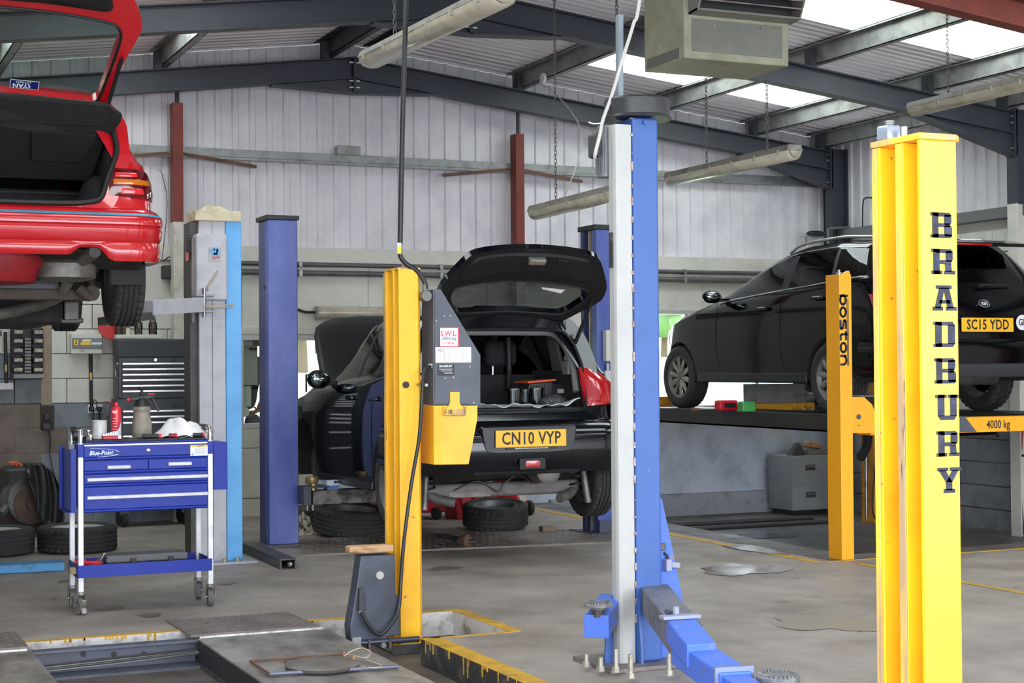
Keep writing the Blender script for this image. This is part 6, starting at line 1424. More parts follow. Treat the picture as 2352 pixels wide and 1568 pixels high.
for px in (1640,1748):
    q = PY(px, 58+.05*(px-1640), hyf-.105); b = MB(); b.ball(q, .008, 8, 6); b.build('screw', steel, cas)
for xx in (a.x+.1, c.x-.1):
    for yy in (hyf+.06, hb_-.06): b = MB(); b.cyl((xx,yy,zt_),(xx,yy,rz(xx)+.05), .008, n=6); b.build('hanger_rod', galv, ht)

# pipes along the back wall
for nm, z, r in (('upper pair above the windows', 2.315, .022), ('lower pair above the windows', 2.235, .026)):
    pt = thing('wall_pipe', 'dark horizontal pipe clipped along the back wall, %s' % ('the upper of the two' if z > 2.3 else 'the lower of the two'), 'pipe', (6.0,GY-.05,z))
    b = MB(); b.tube([(3.1,GY-.05,z),(9.9,GY-.05,z)], r, 12); b.build('pipe', M('pipe_grey', (104,102,102), .45, .2, var=(86,84,84), scale=5), pt, smooth=50)
    for x in (4.2,5.6,7.2,8.3,9.4): b = MB(); b.box(x-.015, x+.015, GY-.052-r, GY, z-r-.004, z+r+.004); b.build('pipe_clip', galv_dark, pt)
pv = thing('drop_pipe', 'vertical dark pipe and tangle on the back wall behind the pale blue lift column', 'pipe', PY(440,650,GY-.06))
b = MB(); b.tube(smooth_path([PY(470,608,GY-.05),PY(432,608,GY-.05),PY(424,618,GY-.06),PY(424,680,GY-.06)], 4), .028, 10); b.build('pipe', MATS['pipe_grey'], pv, smooth=50)
sb_ = thing('wall_speaker', 'small dark box with loose wires on the back wall left of the white post', 'box', PY(382,620,GY-.05))
q = PY(382,625,GY-.06); b = MB(); b.obox(q, (.08,.10,.12)); b.build('box_body', M('box_dark_brown', (62,56,54), .6), sb_, bevel=.012)
b = MB(); b.tube(smooth_path([PY(374,600,GY-.06),PY(390,590,GY-.08),PY(396,605,GY-.08),PY(384,612,GY-.1)], 5), .006, 6); b.tube(smooth_path([PY(372,596,GY-.03),PY(384,470,GY-.03),PY(372,400,GY-.03),PY(366,390,GY-.03)], 5), .003, 5); b.build('loose_wire', hose_m, sb_, smooth=60)

# ================================================================== TOOL CART AND WHAT IS ON IT
cart_blue = M('cart_blue', (20,46,150), .42, var=(30,58,160), scale=4, lo=.5, hi=.75, spec=.35)
cart_dark = M('cart_blue_deep', (26,36,96), .35)
alu_bright = M('bright_metal', (232,232,236), .35, .15, var=(204,204,208), scale=10)
TY = 8.97
def T(px, py, dy=0): return PY(px, py, TY+dy)
def Tz(py, dy=0): return T(340, py, dy).z
tcx0, tcx1 = T(186,1200).x, T(484,1200).x; TD = .335
cart = thing('tool_cart', 'blue wheeled tool cart with drawers and chrome handles in the left foreground', 'tool cart', ((tcx0+tcx1)/2, TY+TD/2, 0))
ztop = Tz(1016); zsh = Tz(1296); zleg0 = .12
for lx in (tcx0, tcx1):
    for ly in (TY, TY+TD-.03):
        b = MB(); b.box(lx-.014, lx+.014, ly, ly+.03, zleg0, ztop+.005); b.build('leg', alu_bright, cart, bevel=.003)
zdb = Tz(1167); b = MB(); b.box(tcx0+.016, tcx1-.016, TY+.012, TY+TD-.01, zdb, ztop-.0); body = b.build('cabinet', cart_blue, cart, bevel=.003)
for lx in (tcx0, tcx1): b = MB(); b.box(lx-.016, lx+.016, TY-.002, TY+.03, Tz(1046), ztop); b.build('corner_cover', cart_blue, body, bevel=.003)
b = MB(); b.box(tcx0+.018, tcx1-.018, TY-.002, TY+.02, Tz(1046), Tz(1020)); b.build('name_panel', cart_blue, body, bevel=.002)
b = MB(); b.box(tcx0+.018, tcx1-.018, TY-.004, TY+.01, Tz(1021), Tz(1017.5)); b.build('top_trim', alu_bright, body)
b = MB(); b.box(tcx0-.0, tcx1+.0, TY+.005, TY+TD-.005, ztop, ztop+.008); b.build('top_tray', cart_blue, body, bevel=.002)
b = MB(); b.box(tcx0+.03, tcx1-.02, TY+.015, TY+TD-.02, ztop+.008, ztop+.02); b.build('top_mat', M('mat_black', (44,44,46), .7, var=(62,62,64), scale=14), cart, bevel=.003)
for py in (1050,1081,1110.5,1168.5):
    b = MB(); z = Tz(py); b.tube([(tcx0+.018,TY+.004,z),(tcx1-.018,TY+.004,z)], .0085, 8); b.build('drawer_rail', cart_blue, body, smooth=50)
def drawer(x0, x1, p0, p1, hp0, hp1, hx0, hx1):
    b = MB(); b.box(x0, x1, TY-.0, TY+.02, Tz(p1), Tz(p0)); d = b.build('drawer', cart_blue, body, bevel=.003)
    b = MB(); z0, z1 = Tz(hp1), Tz(hp0); b.prism([(hx0,TY-.002,z0),(hx0,TY-.016,z0+.003),(hx0,TY-.018,z1-.004),(hx0,TY-.006,z1),(hx0,TY-.002,z1)], (hx1-hx0,0,0)); b.build('drawer_handle', alu_bright, d, bevel=.002)
xm = T(341,1070).x
drawer(tcx0+.018, xm-.001, 1054.5, 1077.5, 1066, 1074.5, T(246,1070).x, T(299,1070).x); drawer(xm+.001, tcx1-.018, 1054.5, 1077.5, 1062.5, 1071.5, T(386,1065).x, T(439,1065).x)
drawer(tcx0+.018, tcx1-.018, 1085, 1107, 1093, 1101.5, T(200,1100).x, tcx1-.019); drawer(tcx0+.018, tcx1-.018, 1114, 1165, 1134, 1142.5, T(200,1140).x, tcx1-.019)
q = T(341,1034,-.004); b = MB(); b.lathe([(.012,0),(.012,.004),(.008,.006)], q, (0,-1,0), 20); lk = b.build('lock', chrome, body, smooth=30); b = MB(); b.box(q.x-.001, q.x+.001, q.y-.008, q.y-.005, q.z-.004, q.z+.004); b.build('keyhole', black_ink, lk)
logo = M('logo_white', (206,220,240), .5)
b = MB(); b.text('Blue-Point', .034, T(233,1040,-.003), (1,0,0.01), (.22,0,1), .0009, .0006, sx=.9); b.build('logo_word', logo, body)
b = MB(); P = [T(207,1030,-.003),T(235,1030.5,-.003),T(258,1032,-.003),T(271,1036,-.003),T(274,1040,-.003),T(268,1043.5,-.003),T(252,1047,-.003),T(225,1049.5,-.003)]
sm = smooth_path(P, 5)
for i in range(len(sm)-1): ribbon(b, [sm[i], sm[i+1]], .0015+.006*math.exp(-((i/len(sm)-.58)/.2)**2), (0,-1,0), .0006)
b.build('logo_swoosh', logo, body)
w0, w1 = T(437,1022,-.003), T(477,1046,-.003); b = MB(); b.box(w0.x, w1.x, TY-.004, TY-.002, w1.z, w0.z); wl_ = b.build('warning_label', white_lab, body)
b = MB(); b.box(w0.x, w1.x, TY-.005, TY-.004, w0.z-.011, w0.z); b.build('label_band', yellow_lab, body)
b = MB(); b.text('WARNING', .0085, ((w0.x+w1.x)/2+.005, TY-.0055, w0.z-.006), (1,0,0), (0,0,1), .0003, .0004); b.build('label_heading', black_ink, body)
b = MB(); xa_ = w0.x+.025
for k in range(6): b.box(xa_, w1.x-.008-(k % 3)*.006, TY-.0046, TY-.004, w0.z-.018-k*.0065, w0.z-.0165-k*.0065)
o_ = b.build('label_print', M('print_grey', (130,132,136), .6), body); o_['kind'] = 'stuff'
b = MB(); b.cyl((w0.x+.012,TY-.004,w1.z+.010),(w0.x+.012,TY-.0048,w1.z+.010), .005, n=14); b.build('label_symbol', M('symbol_blue', (70,150,214), .5), body)
# left folding shelf panel, right side panel, handles
xl_ = tcx0-.055; z0, z1 = Tz(1170), Tz(1022); b = MB(); b.box(xl_, xl_+.006, TY+.0, TY+TD-.03, z0, z1-.015); sp = b.build('side_shelf', cart_blue, cart, bevel=.002)
b = MB(); b.box(xl_, xl_+.03, TY-.004, TY+.004, z0-.0, z1-.01); b.build('shelf_lip', cart_blue, sp, bevel=.002); b = MB(); b.box(xl_-.02, xl_+.0, TY+TD-.04, TY+TD-.032, z0, z1); b.build('shelf_lip', cart_blue, sp, bevel=.002)
b = MB(); b.box(xl_-.018, xl_, TY+.0, TY+TD-.04, z0-.002, z0+.004); b.build('shelf_lip', cart_blue, sp)
p0, p1 = T(489,1016,.04), T(523,1123,.04); b = MB(); b.box(p0.x, p1.x, TY+.04, TY+.30, p1.z, p0.z); b.build('side_box', cart_blue, cart, bevel=.003)
for lx, sg in ((tcx0-.0, -1), (tcx1, 1)):
    zt_ = ztop+.075; ya, yb_ = TY+.012, TY+TD-.02; P = smooth_path([(lx,ya,ztop-.01),(lx,ya,zt_-.025),(lx,ya+.012,zt_-.006),(lx,ya+.035,zt_),(lx,yb_-.035,zt_),(lx,yb_-.012,zt_-.006),(lx,yb_,zt_-.025),(lx,yb_,ztop-.01)], 4)
    b = MB(); b.tube(P, .014, 12); h = b.build('push_handle', chrome, cart, smooth=60); b = MB(); b.tube([(lx,ya+.05,zt_),(lx,yb_-.05,zt_)], .0165, 12); b.build('grip', black_plastic, h, smooth=50)
# bottom shelf
xa_, xb_ = tcx0-.018, tcx1+.006; zr_ = Tz(1290); zr0 = Tz(1318); b = MB(); b.box(xa_, xb_, TY-.004, TY+TD, zr0, zr0+.006)
for x0, x1, y0, y1 in ((xa_,xb_,TY-.006,TY-.001),(xa_,xb_,TY+TD-.005,TY+TD),(xa_,xa_+.005,TY,TY+TD),(xb_-.005,xb_,TY,TY+TD)): b.box(x0, x1, y0, y1, zr0, zr_)
b.build('bottom_shelf', cart_blue, cart)
b = MB(); b.box(xa_+.03, xb_-.03, TY+.03, TY+TD-.03, zr0+.006, zr0+.014); b.build('shelf_mat', MATS['mat_black'], cart)
# casters
cas_m = M('caster_zinc', (150,148,144), .45, .5, var=(116,112,108), scale=14); cas_t = M('caster_tyre', (112,108,104), .75, var=(90,86,82), scale=12)
for lx, ly, rot, brake in ((tcx0,TY+.015,-22,1),(tcx1,TY+.015,8,0),(tcx0,TY+TD-.015,6,1),(tcx1,TY+TD-.015,18,0)):
    a = radians(rot); d = V((sin(a)*1, -cos(a)*0+cos(a), 0)); ax_ = V((cos(a), -sin(a), 0)); tr = V((sin(a), cos(a), 0))*.028; c = V((lx,ly,.052))+tr
    b = MB(); b.cyl((lx,ly,.112),(lx,ly,.13), .024, n=16); k = b.build('caster', cas_m, cart, smooth=40)
    b = MB(); b.lathe([(.018,-.014),(.046,-.016),(.052,-.011),(.052,.011),(.046,.016),(.018,.014)], c, ax_, 28); b.build('caster_wheel', cas_t, k, smooth=35)
    for sg in (-1, 1):
        b = MB(); o = ax_*(.022*sg); t = V((0,0,0)); p = [V((lx,ly,.115))+o-tr*.5, V((lx,ly,.115))+o+tr*.9, c+o+V((0,0,.0))+tr*.3, c+o-V((0,0,.010)), c+o-tr*.3]
        b.prism(p, ax_*(.003*sg)); b.build('caster_fork', cas_m, k)
    b = MB(); b.cyl(c-ax_*.026, c+ax_*.026, .008, n=10); b.build('axle_bolt', steel, k)
    if brake:
        for e in (-1, 1): b = MB(); b.obox(c-tr*2.2+V((0,0,.022*e-.002)), (.03,.012,.034), Matrix.Rotation(radians(28*e), 3, 'X')); b.build('brake_tab', cas_m, k, bevel=.006)
# ---- things on top of the cart
zt = ztop+.0205
def topthing(name, label, cat, px, dy, group=None):
    q = T(px, 1010, dy); return thing(name, label, cat, (q.x, TY+dy, zt), group=group), V((q.x, TY+dy, zt))
t_, q = topthing('tin_can', 'paint-splashed white tin with a brush in it on the cart top', 'tin', 229, .16)
b = MB(); b.lathe([(.040,0),(.042,.003),(.041,.006),(.041,.098),(.043,.102),(.041,.104),(.038,.10),(.038,.05)], q, n=28, caps=False); b.build('can', M('tin_white', (222,222,222), .4, .1, var=(190,190,190), scale=14, chips=(120,70,60), chip_scale=22, chip=.70), t_, smooth=40)
b = MB(); b.tube([q+V((.02,.0,.03)), q+V((.042,.005,.105)), q+V((.052,.006,.135))], [.008,.008,.006], 8); b.build('brush_handle', M('brush_dark', (44,42,40), .5), t_, smooth=50)
t_, q = topthing('spray_can', 'red and white aerosol can with a thin red straw on the cart top', 'spray can', 267, .12)
can_r = M('can_red', (206,44,62), .3, .1); b = MB(); b.lathe([(.027,0),(.029,.003),(.029,.165),(.025,.178),(.016,.184)], q, n=28); cn = b.build('can', can_r, t_, smooth=35)
b = MB(); b.grid(lambda a, c: q+V((.0294*sin(-.3+1.5*a), -.0294*cos(-.3+1.5*a), .004+c*(.03+.09*a**1.5))), 12, 3); b.build('can_swoosh', M('can_silver', (222,222,226), .3, .3), cn, smooth=60)
b = MB()
for k in range(8): b.obox(q+V((-.012,-.0288,.145-k*.015 if k > 1 else .155-k*.008)), (.028-.004*(k % 3),.001,.0024 if k > 1 else .005))
o_ = b.build('can_print', M('print_pale', (236,206,206), .5), cn); o_['kind'] = 'stuff'
b = MB(); b.cyl(q+V((0,0,.184)), q+V((0,0,.205)), .012, .010, n=16); b.build('nozzle', red_ink, t_, smooth=40); b = MB(); b.tube([q+V((-.008,0,.198)), q+V((-.035,0,.206)), q+V((-.060,0,.214))], .0018, 5); b.build('straw', red_ink, t_)
t_, q = topthing('pump_sprayer', 'dirty translucent pump sprayer bottle with black head and red tip on the cart', 'sprayer', 326, .17)
b = MB(); b.lathe([(.050,0),(.055,.01),(.056,.08),(.050,.105),(.046,.145),(.052,.16),(.044,.178),(.030,.19)], q, n=28); b.build('bottle', M('bottle_dirty', (146,138,124), .45, var=(112,104,94), scale=18), t_, smooth=40)
b = MB(); b.lathe([(.044,.176),(.040,.20),(.028,.215),(.020,.225)], q, n=24); b.cyl(q+V((0,0,.22)), q+V((0,0,.275)), .008, n=10); b.lathe([(.01,.275),(.019,.28),(.019,.287)], q, n=16); b.build('pump_head', black_plastic, t_, smooth=40)
b = MB(); b.beam(q+V((-.065,0,.218)), q+V((.07,0,.236)), .022, .020); b.beam(q+V((.055,0,.238)), q+V((.095,0,.15)), .014, .016, (1,0,0)); b.build('trigger_handle', black_plastic, t_, bevel=.004)
b = MB(); b.cyl(q+V((-.085,0,.216)), q+V((-.066,0,.219)), .007, .010, n=12); b.build('nozzle_tip', red_ink, t_); b = MB(); b.obox(q+V((.052,0,.249)), (.04,.016,.006)); b.build('trigger_lock', red_ink, t_)
# crumpled white rag
t_, q = topthing('rag', 'crumpled white cloth heaped on the right end of the cart top', 'cloth', 420, .16)
rg_ = random.Random(11); b = MB()
def rag(a, c):
    x = (a-.5)*.31; y = (c-.5)*.24; h = max(0, 1-abs(2*a-1)**3)*max(0, 1-abs(2*c-1)**3)
    hump = .55+.45*math.exp(-((a-.42)/.22)**2)
    z = h*(.075*hump+.020*abs(sin(7*a+3*c+.6))+.016*abs(sin(5*c-9*a+1.2))+.010*abs(sin(17*a+11*c)))
    return q+V((x+.016*sin(8*c+3*a), y+.014*sin(9*a), max(.004, z)+.012*(1-h)*abs(sin(12*a+9*c))))
b.grid(rag, 56, 36); b.build('cloth', M('rag_white', (232,228,230), .9, var=(208,192,182), scale=16, lo=.6, hi=.8), t_, smooth=75, solid=.004)
t_, q = topthing('socket_rail', 'red socket rail with chrome sockets lying on the cart top by the spray can', 'socket set', 257, .03)
b = MB(); b.obox(q+V((.0,0,.011)), (.105,.045,.022)); b.build('rail', M('rail_red', (170,30,48), .35), t_, bevel=.005)
for k in range(7): b = MB(); b.cyl(q+V((-.045+k*.013,.004,.02)), q+V((-.045+k*.013,.004,.032+.003*k)), .0065, n=10); b.build('socket', chrome, t_, smooth=40)
b = MB(); b.cyl(q+V((.038,-.022,.014)), q+V((.038,-.028,.014)), .009, n=12); b.build('stud', chrome, t_)
for i, (px, dy, h) in enumerate(((203,.05,.055),(208,.03,.03))):
    t_, q = topthing('chrome_socket', ['tall chrome socket standing at the left end of the cart mat', 'short chrome socket in front of the tall one on the cart mat'][i], 'socket', px, dy)
    b = MB(); b.lathe([(.010,0),(.011,h*.45),(.013,h*.5),(.013,h),(.009,h),(.009,h*.8)], q, n=16); b.build('socket_body', chrome, t_, smooth=40)
def driver(px0, px1, dy, lab, shaft, m):
    a, c = T(px0,1006,dy), T(px1,1004,dy); a.z = c.z = zt+.014; t_ = thing('screwdriver', lab, 'screwdriver', a.lerp(c,.5)-V((0,0,.014)))
    b = MB(); b.tube([a, a.lerp(c,.12), a.lerp(c,.5), a.lerp(c,.88), c], [.010,.014,.012,.014,.011], 10); b.build('handle', m, t_, smooth=50)
    if shaft: b = MB(); b.tube([a+V((0,0,-.002)), T(shaft,1006,dy+.01)*1.0], .0035, 8); b.build('shaft', chrome, t_)
    b = MB(); e = (c-a).normalized(); b.cyl(c-e*.012, c+e*.003, .0135, n=12); b.build('handle_end', red_ink, t_, smooth=40)
driver(326,368,.02,'dark handled screwdriver with a red end lying in front of the sprayer', 296, black_plastic)
driver(388,405,.03,'red handled screwdriver lying in front of the white cloth, its end to the viewer', None, M('handle_red', (120,24,30), .3))
driver(443,468,.03,'dark red screwdriver at the right end of the cart top under the cloth', 412, black_plastic)
t_, q = topthing('magnetic_tray', 'round black parts dish on the left end of the cart top', 'dish', 167, .14)
q = V((tcx0+.05, TY+.20, ztop+.008)); t_.location = q; WM[t_.name] = Matrix.Translation(q); b = MB(); b.lathe([(.05,0),(.058,.012),(.06,.026),(.054,.026),(.05,.01)], q, n=28); b.build('dish', M('dish_dark', (58,60,62), .3, .5), t_, smooth=40)
# ---- things on the bottom shelf
zs_ = zr0+.0145; a, c = T(243,1290,.14), T(430,1290,.14)
t_ = thing('tool_case', 'flat dark grey plastic tool case on the bottom shelf of the blue cart', 'case', ((a.x+c.x)/2, TY+.2, zs_))
b = MB(); b.box(a.x, c.x, TY+.12, TY+.29, zs_, zs_+.04); cs_ = b.build('case_base', M('case_grey', (92,92,96), .5), t_, bevel=.006); b = MB(); b.box(a.x, c.x, TY+.12, TY+.29, zs_+.042, zs_+.085); b.build('case_lid', MATS['case_grey'], t_, bevel=.008)
for px in (306, 392):
    x = T(px,1280,.12).x; b = MB(); b.prism([(x-.018,TY+.112,zs_+.066),(x+.018,TY+.112,zs_+.066),(x+.013,TY+.112,zs_+.03),(x-.013,TY+.112,zs_+.03)], (0,.008,0)); b.build('case_latch', black_plastic, t_, bevel=.003)
t_ = thing('sealant_gun', 'red sealant gun with a cartridge on the bottom shelf of the cart', 'sealant gun', T(205,1292,.1)*1.0)
zq = zs_+.035; a, c = T(172,1280,.14), T(232,1284,.06); a.z = c.z = zq+.02; b = MB(); b.tube([a, a.lerp(c,.5), c], .012, 8); b.build('gun_frame', red_ink, t_, smooth=40)
b = MB(); p = T(212,1292,.05); p.z = zs_+.02; q = T(228,1280,.14); q.z = zs_+.05; b.cyl(p, q, .024, n=18); b.build('cartridge', M('cartridge_dark', (96,88,86), .5), t_, smooth=40); b = MB(); b.cyl(p, p-(q-p)*.12, .026, n=18); b.build('cartridge_ring', red_ink, t_, smooth=40)
b = MB(); b.tube([q, q+V((.02,.0,.03)), q+V((.025,0,.045)), q+V((.035,0,.048))], .004, 6); b.build('plunger_hook', steel, t_)
b = MB(); b.tube([a, a+V((.02,0,.012)), a+V((.055,0,.008)), a+V((.07,-.01,-.01))], .008, 8); b.build('gun_lever', red_ink, t_)
t_ = thing('tape_roll', 'small pale roll at the left corner of the cart bottom shelf', 'tape', (T(173,1290,.1).x, TY+.1, zs_)); q = V((T(173,1290,.1).x, TY+.1, zs_)); b = MB(); b.lathe([(.02,0),(.032,0),(.032,.035),(.02,.035),(.02,0)], q, n=22, caps=False); b.build('roll', M('tape_tan', (182,160,120), .6), t_, smooth=40)

# ================================================================== LEFT WALL AREA
chest_m = M('chest_black', (50,52,57), .38); strip_m = M('chest_strip', (216,216,216), .25, .7)
CY = 13.80
def Cc(px, py, dy=0): return PY(px, py, CY+dy)
x0, x1 = Cc(272,900).x, Cc(440,900).x
tch = thing('tool_chest', 'tall black roller tool chest with silver drawer strips against the block wall', 'tool chest', ((x0+x1)/2, CY+.2, 0))
b = MB(); b.prism([(x0,CY,Cc(300,820).z),(x0,CY+.03,Cc(300,783).z),(x0,CY+.08,Cc(300,778).z),(x0,CY+.27,Cc(300,778).z),(x0,CY+.27,Cc(300,820).z)], (x1-x0,0,0)); b.build('chest_lid', chest_m, tch, bevel=.006)
zb1 = Cc(300,915).z; zb0 = .14
b = MB(); b.box(x0, x1, CY, CY+.26, zb1+.002, Cc(300,820.5).z); up_ = b.build('upper_chest', chest_m, tch, bevel=.005); b = MB(); b.box(x0-.015, x1+.015, CY-.01, CY+.27, zb0, zb1-.002); lo_ = b.build('lower_cabinet', chest_m, tch, bevel=.005)
ps = [830,842.5,855,867.5,880.5,893,915]
for k in range(6):
    for par, l in ((up_, ps),):
        za, zb_ = Cc(350,l[k]+.8).z, Cc(350,l[k+1]-.8).z; b = MB(); b.box(x0+.03, x1-.03, CY-.012, CY, zb_, za); d = b.build('drawer', chest_m, par, bevel=.002)
        b = MB(); zz = za-.010; b.box(x0+.03, x1-.03, CY-.026, CY-.012, zz-.014, zz+.004); b.build('drawer_strip', strip_m, d, bevel=.003)
ps2 = [938,951,964,995,1045,1110]
for k in range(5):
    za, zb_ = Cc(350,ps2[k]+.8).z, Cc(350,ps2[k+1]-.8).z; b = MB(); b.box(x0+.03, x1-.03, CY-.022, CY-.01, zb_, za); d = b.build('drawer', chest_m, lo_, bevel=.002)
    b = MB(); zz = za-.012; b.box(x0+.03, x1-.03, CY-.036, CY-.022, zz-.014, zz+.004); b.build('drawer_strip', strip_m, d, bevel=.003)
q = Cc(357,826,-.004); b = MB(); b.cyl(q, q+V((0,-.01,0)), .012, n=14); b.build('lock', chrome, up_)
for px, py in ((399,826),(407,931)): q = Cc(px,py,-.012); b = MB(); b.obox(q, (.05,.006,.02)); b.build('maker_plate', M('plate_dark', (28,29,32), .3), up_, bevel=.003)
for sx in (x0+.05, x1-.05):
    for sy in (CY+.05, CY+.21):
        b = MB(); b.lathe([(.02,-.022),(.055,-.024),(.062,-.016),(.062,.016),(.055,.024),(.02,.022)], (sx,sy,.064), (1,.15,0), 24); w_ = b.build('caster_wheel', dark_rubber, tch, smooth=35); b = MB(); b.obox((sx,sy,.125), (.07,.07,.04)); b.build('caster_fork', chest_m, w_)
b = MB(); q = PX(271,850,x0-.004); b.tube([q+V((0,0,.06)), q+V((-.02,0,.04)), q+V((-.02,0,-.05)), q+V((0,0,-.07))], .006, 6); b.build('side_handle', chrome, up_, smooth=50)
# shelf with jars over the chest
sh = thing('wall_shelf', 'small white shelf on the block wall just above the black tool chest', 'shelf', PY(318,773,GY-.1))
a, c = PY(266,768,GY-.22), PY(373,778,GY-.22); b = MB(); b.box(a.x, c.x, GY-.22, GY-.006, c.z, a.z); b.build('shelf_board', cream, sh, bevel=.006)
jm = glass_mat('jar_glass', (.62,.58,.52), 1.0)
for i, (px, w, h, kind) in enumerate(((272,.030,.10,'p'),(294,.022,.058,'c'),(318,.035,.125,'j'),(351,.037,.125,'j'),(284,.018,.11,'d'))):
    q = PY(px,768,GY-.15); q.z = a.z+.001; t_ = thing('jar' if kind == 'j' else 'bottle', ['dark dropper bottle at the left end of the wall shelf', 'small cream pot on the wall shelf', 'left glass jar of small parts on the wall shelf', 'right glass jar of small parts on the wall shelf', 'brown slim bottle at the back of the wall shelf'][i], 'jar' if kind == 'j' else 'bottle', q)
    m = {'p': M('bottle_brown', (72,58,48), .4), 'c': M('pot_cream', (214,208,186), .5), 'j': jm, 'd': M('bottle_brown', (72,58,48), .4)}[kind]
    b = MB(); b.lathe([(w*.95,0),(w,h*.05),(w,h*.8),(w*.75,h*.88),(w*.75,h)], q, n=20); b.build('container', m, t_, smooth=40)
    if kind == 'j':
        b = MB()
        for k in range(70): b.obox(q+V((rng.uniform(-1,1)*w*.62, rng.uniform(-1,1)*w*.62, .008+rng.random()*h*.66)), (.012,.006,.006), Matrix.Rotation(rng.random()*3, 3, 'Z'))
        o_ = b.build('small_parts', M('nuts_mix', (150,142,128), .4, .6, var=(90,80,72), scale=40), t_); o_['kind'] = 'stuff'
    b = MB(); b.cyl(q+V((0,0,h+.001)), q+V((0,0,h+.018)), w*.8, n=16); b.build('lid', M('lid_grey', (120,118,114), .4, .3), t_, smooth=40)
# parts bin rack
br_ = thing('parts_rack', 'black wall rack of small parts bins under the red car at the left', 'parts rack', PY(60,812,GY-.1))
a, c = PY(24,755,GY-.03), PY(100,870,GY-.03); b = MB(); b.box(a.x, c.x, GY-.03, GY-.006, c.z, a.z); b.build('back_board', black_plastic, br_, bevel=.004)
b = MB(); b.box(a.x+.02, c.x+.0, GY-.06, GY-.03, PY(60,869,GY).z, PY(60,858,GY).z); b.build('bottom_tray', M('tray_grey', (130,128,124), .4, .3), br_, bevel=.003)
bin_m = M('bin_dark', (58,60,62), .5)
for py in (756,776,798,820,842):
    for px, w in ((40,.085),(86,.085)):
        q = PY(px,py,GY-.08); b = MB(); wd = w/2; b.add([(q.x-wd,GY-.03,q.z-.055),(q.x+wd,GY-.03,q.z-.055),(q.x+wd*.92,GY-.12,q.z-.055),(q.x-wd*.92,GY-.12,q.z-.055),(q.x-wd,GY-.03,q.z+.02),(q.x+wd,GY-.03,q.z+.02),(q.x+wd,GY-.13,q.z-.015),(q.x-wd,GY-.13,q.z-.015)], [(0,1,2,3),(0,4,5,1),(1,5,6,2),(2,6,7,3),(3,7,4,0)]); bb = b.build('parts_bin', bin_m, br_, solid=.004)
        b = MB(); b.obox(q+V((0,-.045,-.025)), (w*.8,.07,.03)); b.build('bin_contents', M('nuts_mix', (150,142,128), .4, .6, var=(90,80,72), scale=40), bb)
for k in range(11):
    q = PY(63,779+k*7.4,GY-.07); b = MB(); b.obox(q, (.055,.07,.021)); dd_ = b.build('small_drawer', M('drawer_clear', (92,92,92), .3, var=(140,120,116), scale=30), br_, bevel=.002)
# distribution box marked 2 with conduit and socket
db_ = thing('fuse_box', 'cream wall fuse box with a yellow number two label under the red car', 'fuse box', PY(200,793,GY-.06))
a, c = PY(163,766,GY-.09), PY(235,812,GY-.09); b = MB(); b.box(a.x, c.x, GY-.09, GY-.006, c.z, a.z); b.build('case', M('fuse_cream', (206,204,192), .5), db_, bevel=.006)
a, c = PY(166,776,GY-.095), PY(235,800,GY-.095); b = MB(); b.box(a.x, c.x, GY-.098, GY-.09, c.z, a.z); fc_ = b.build('dark_flap', M('flap_grey', (92,94,102), .3), db_, bevel=.003)
a, c = PY(170,780,GY-.10), PY(180,792,GY-.10); b = MB(); b.box(a.x, c.x, GY-.1005, GY-.098, c.z, a.z); b.build('number_label', yellow_lab, fc_); b = MB(); b.text('2', .042, (a+c)/2+V((0,-.002,0)), (1,0,0), (0,0,1), .001, .001); b.build('number', black_ink, fc_)
for p, m in (((185,786,208,792),yellow_lab),((189,779,209,785),M('label_warn', (226,214,150), .5)),((210,786,234,791),white_lab)): a, c = PY(p[0],p[1],GY-.10), PY(p[2],p[3],GY-.10); b = MB(); b.box(a.x, c.x, GY-.1, GY-.098, c.z, a.z); b.build('warning_label', m, fc_)
b = MB(); b.text('DB2', .026, PY(189,806,GY-.0925), (1,0,0), (0,0,1), 0, .001); b.build('pen_mark', M('pencil', (120,118,116), .8), db_)
b = MB(); b.tube([PY(208,813,GY-.03), PY(210,935,GY-.03)], .015, 10); b.build('conduit', hose_m, db_, smooth=50)
q = PY(209,864,GY-.045); b = MB(); b.obox(q, (.018,.004,.066)); b.build('conduit_label', M('label_worn', (206,170,80), .5), db_)
so_ = thing('wall_socket', 'double white wall socket with two black plugs at the bottom of the conduit', 'socket', PY(218,939,GY-.01))
a, c = PY(202,929,GY-.03), PY(235,948,GY-.03); b = MB(); b.box(a.x, c.x, GY-.03, GY-.005, c.z, a.z); b.build('socket_plate', white_lab, so_, bevel=.004)
for px in (210, 228): q = PY(px,939,GY-.05); b = MB(); b.obox(q, (.045,.04,.045)); b.build('plug', black_plastic, so_, bevel=.01)
b = MB(); b.tube(smooth_path([PY(228,945,GY-.06),PY(230,970,GY-.05),PY(226,1020,GY-.03)], 4), .006, 6); b.tube(smooth_path([PY(213,928,GY-.06),PY(216,918,GY-.05),PY(222,922,GY-.05),PY(222,935,GY-.06),PY(214,950,GY-.06),PY(216,965,GY-.05),PY(224,972,GY-.05)], 4), .004, 6); b.build('plug_lead', hose_m, so_, smooth=60)
lc = thing('wall_conduit', 'black conduit running down to a grey socket at the far left of the block wall', 'conduit', PY(14,820,GY-.03))
b = MB(); b.tube([PY(12,762,GY-.03), PY(15,880,GY-.03)], .015, 10); b.build('conduit', hose_m, lc, smooth=50); a, c = PY(-6,879,GY-.03), PY(31,895,GY-.03); b = MB(); b.box(a.x, c.x, GY-.04, GY-.005, c.z, a.z); b.build('socket_plate', M('socket_steel', (160,160,160), .4, .4), lc, bevel=.004); q = PY(14,845,GY-.046); b = MB(); b.obox(q, (.016,.004,.06)); b.build('conduit_label', MATS['label_worn'], lc)
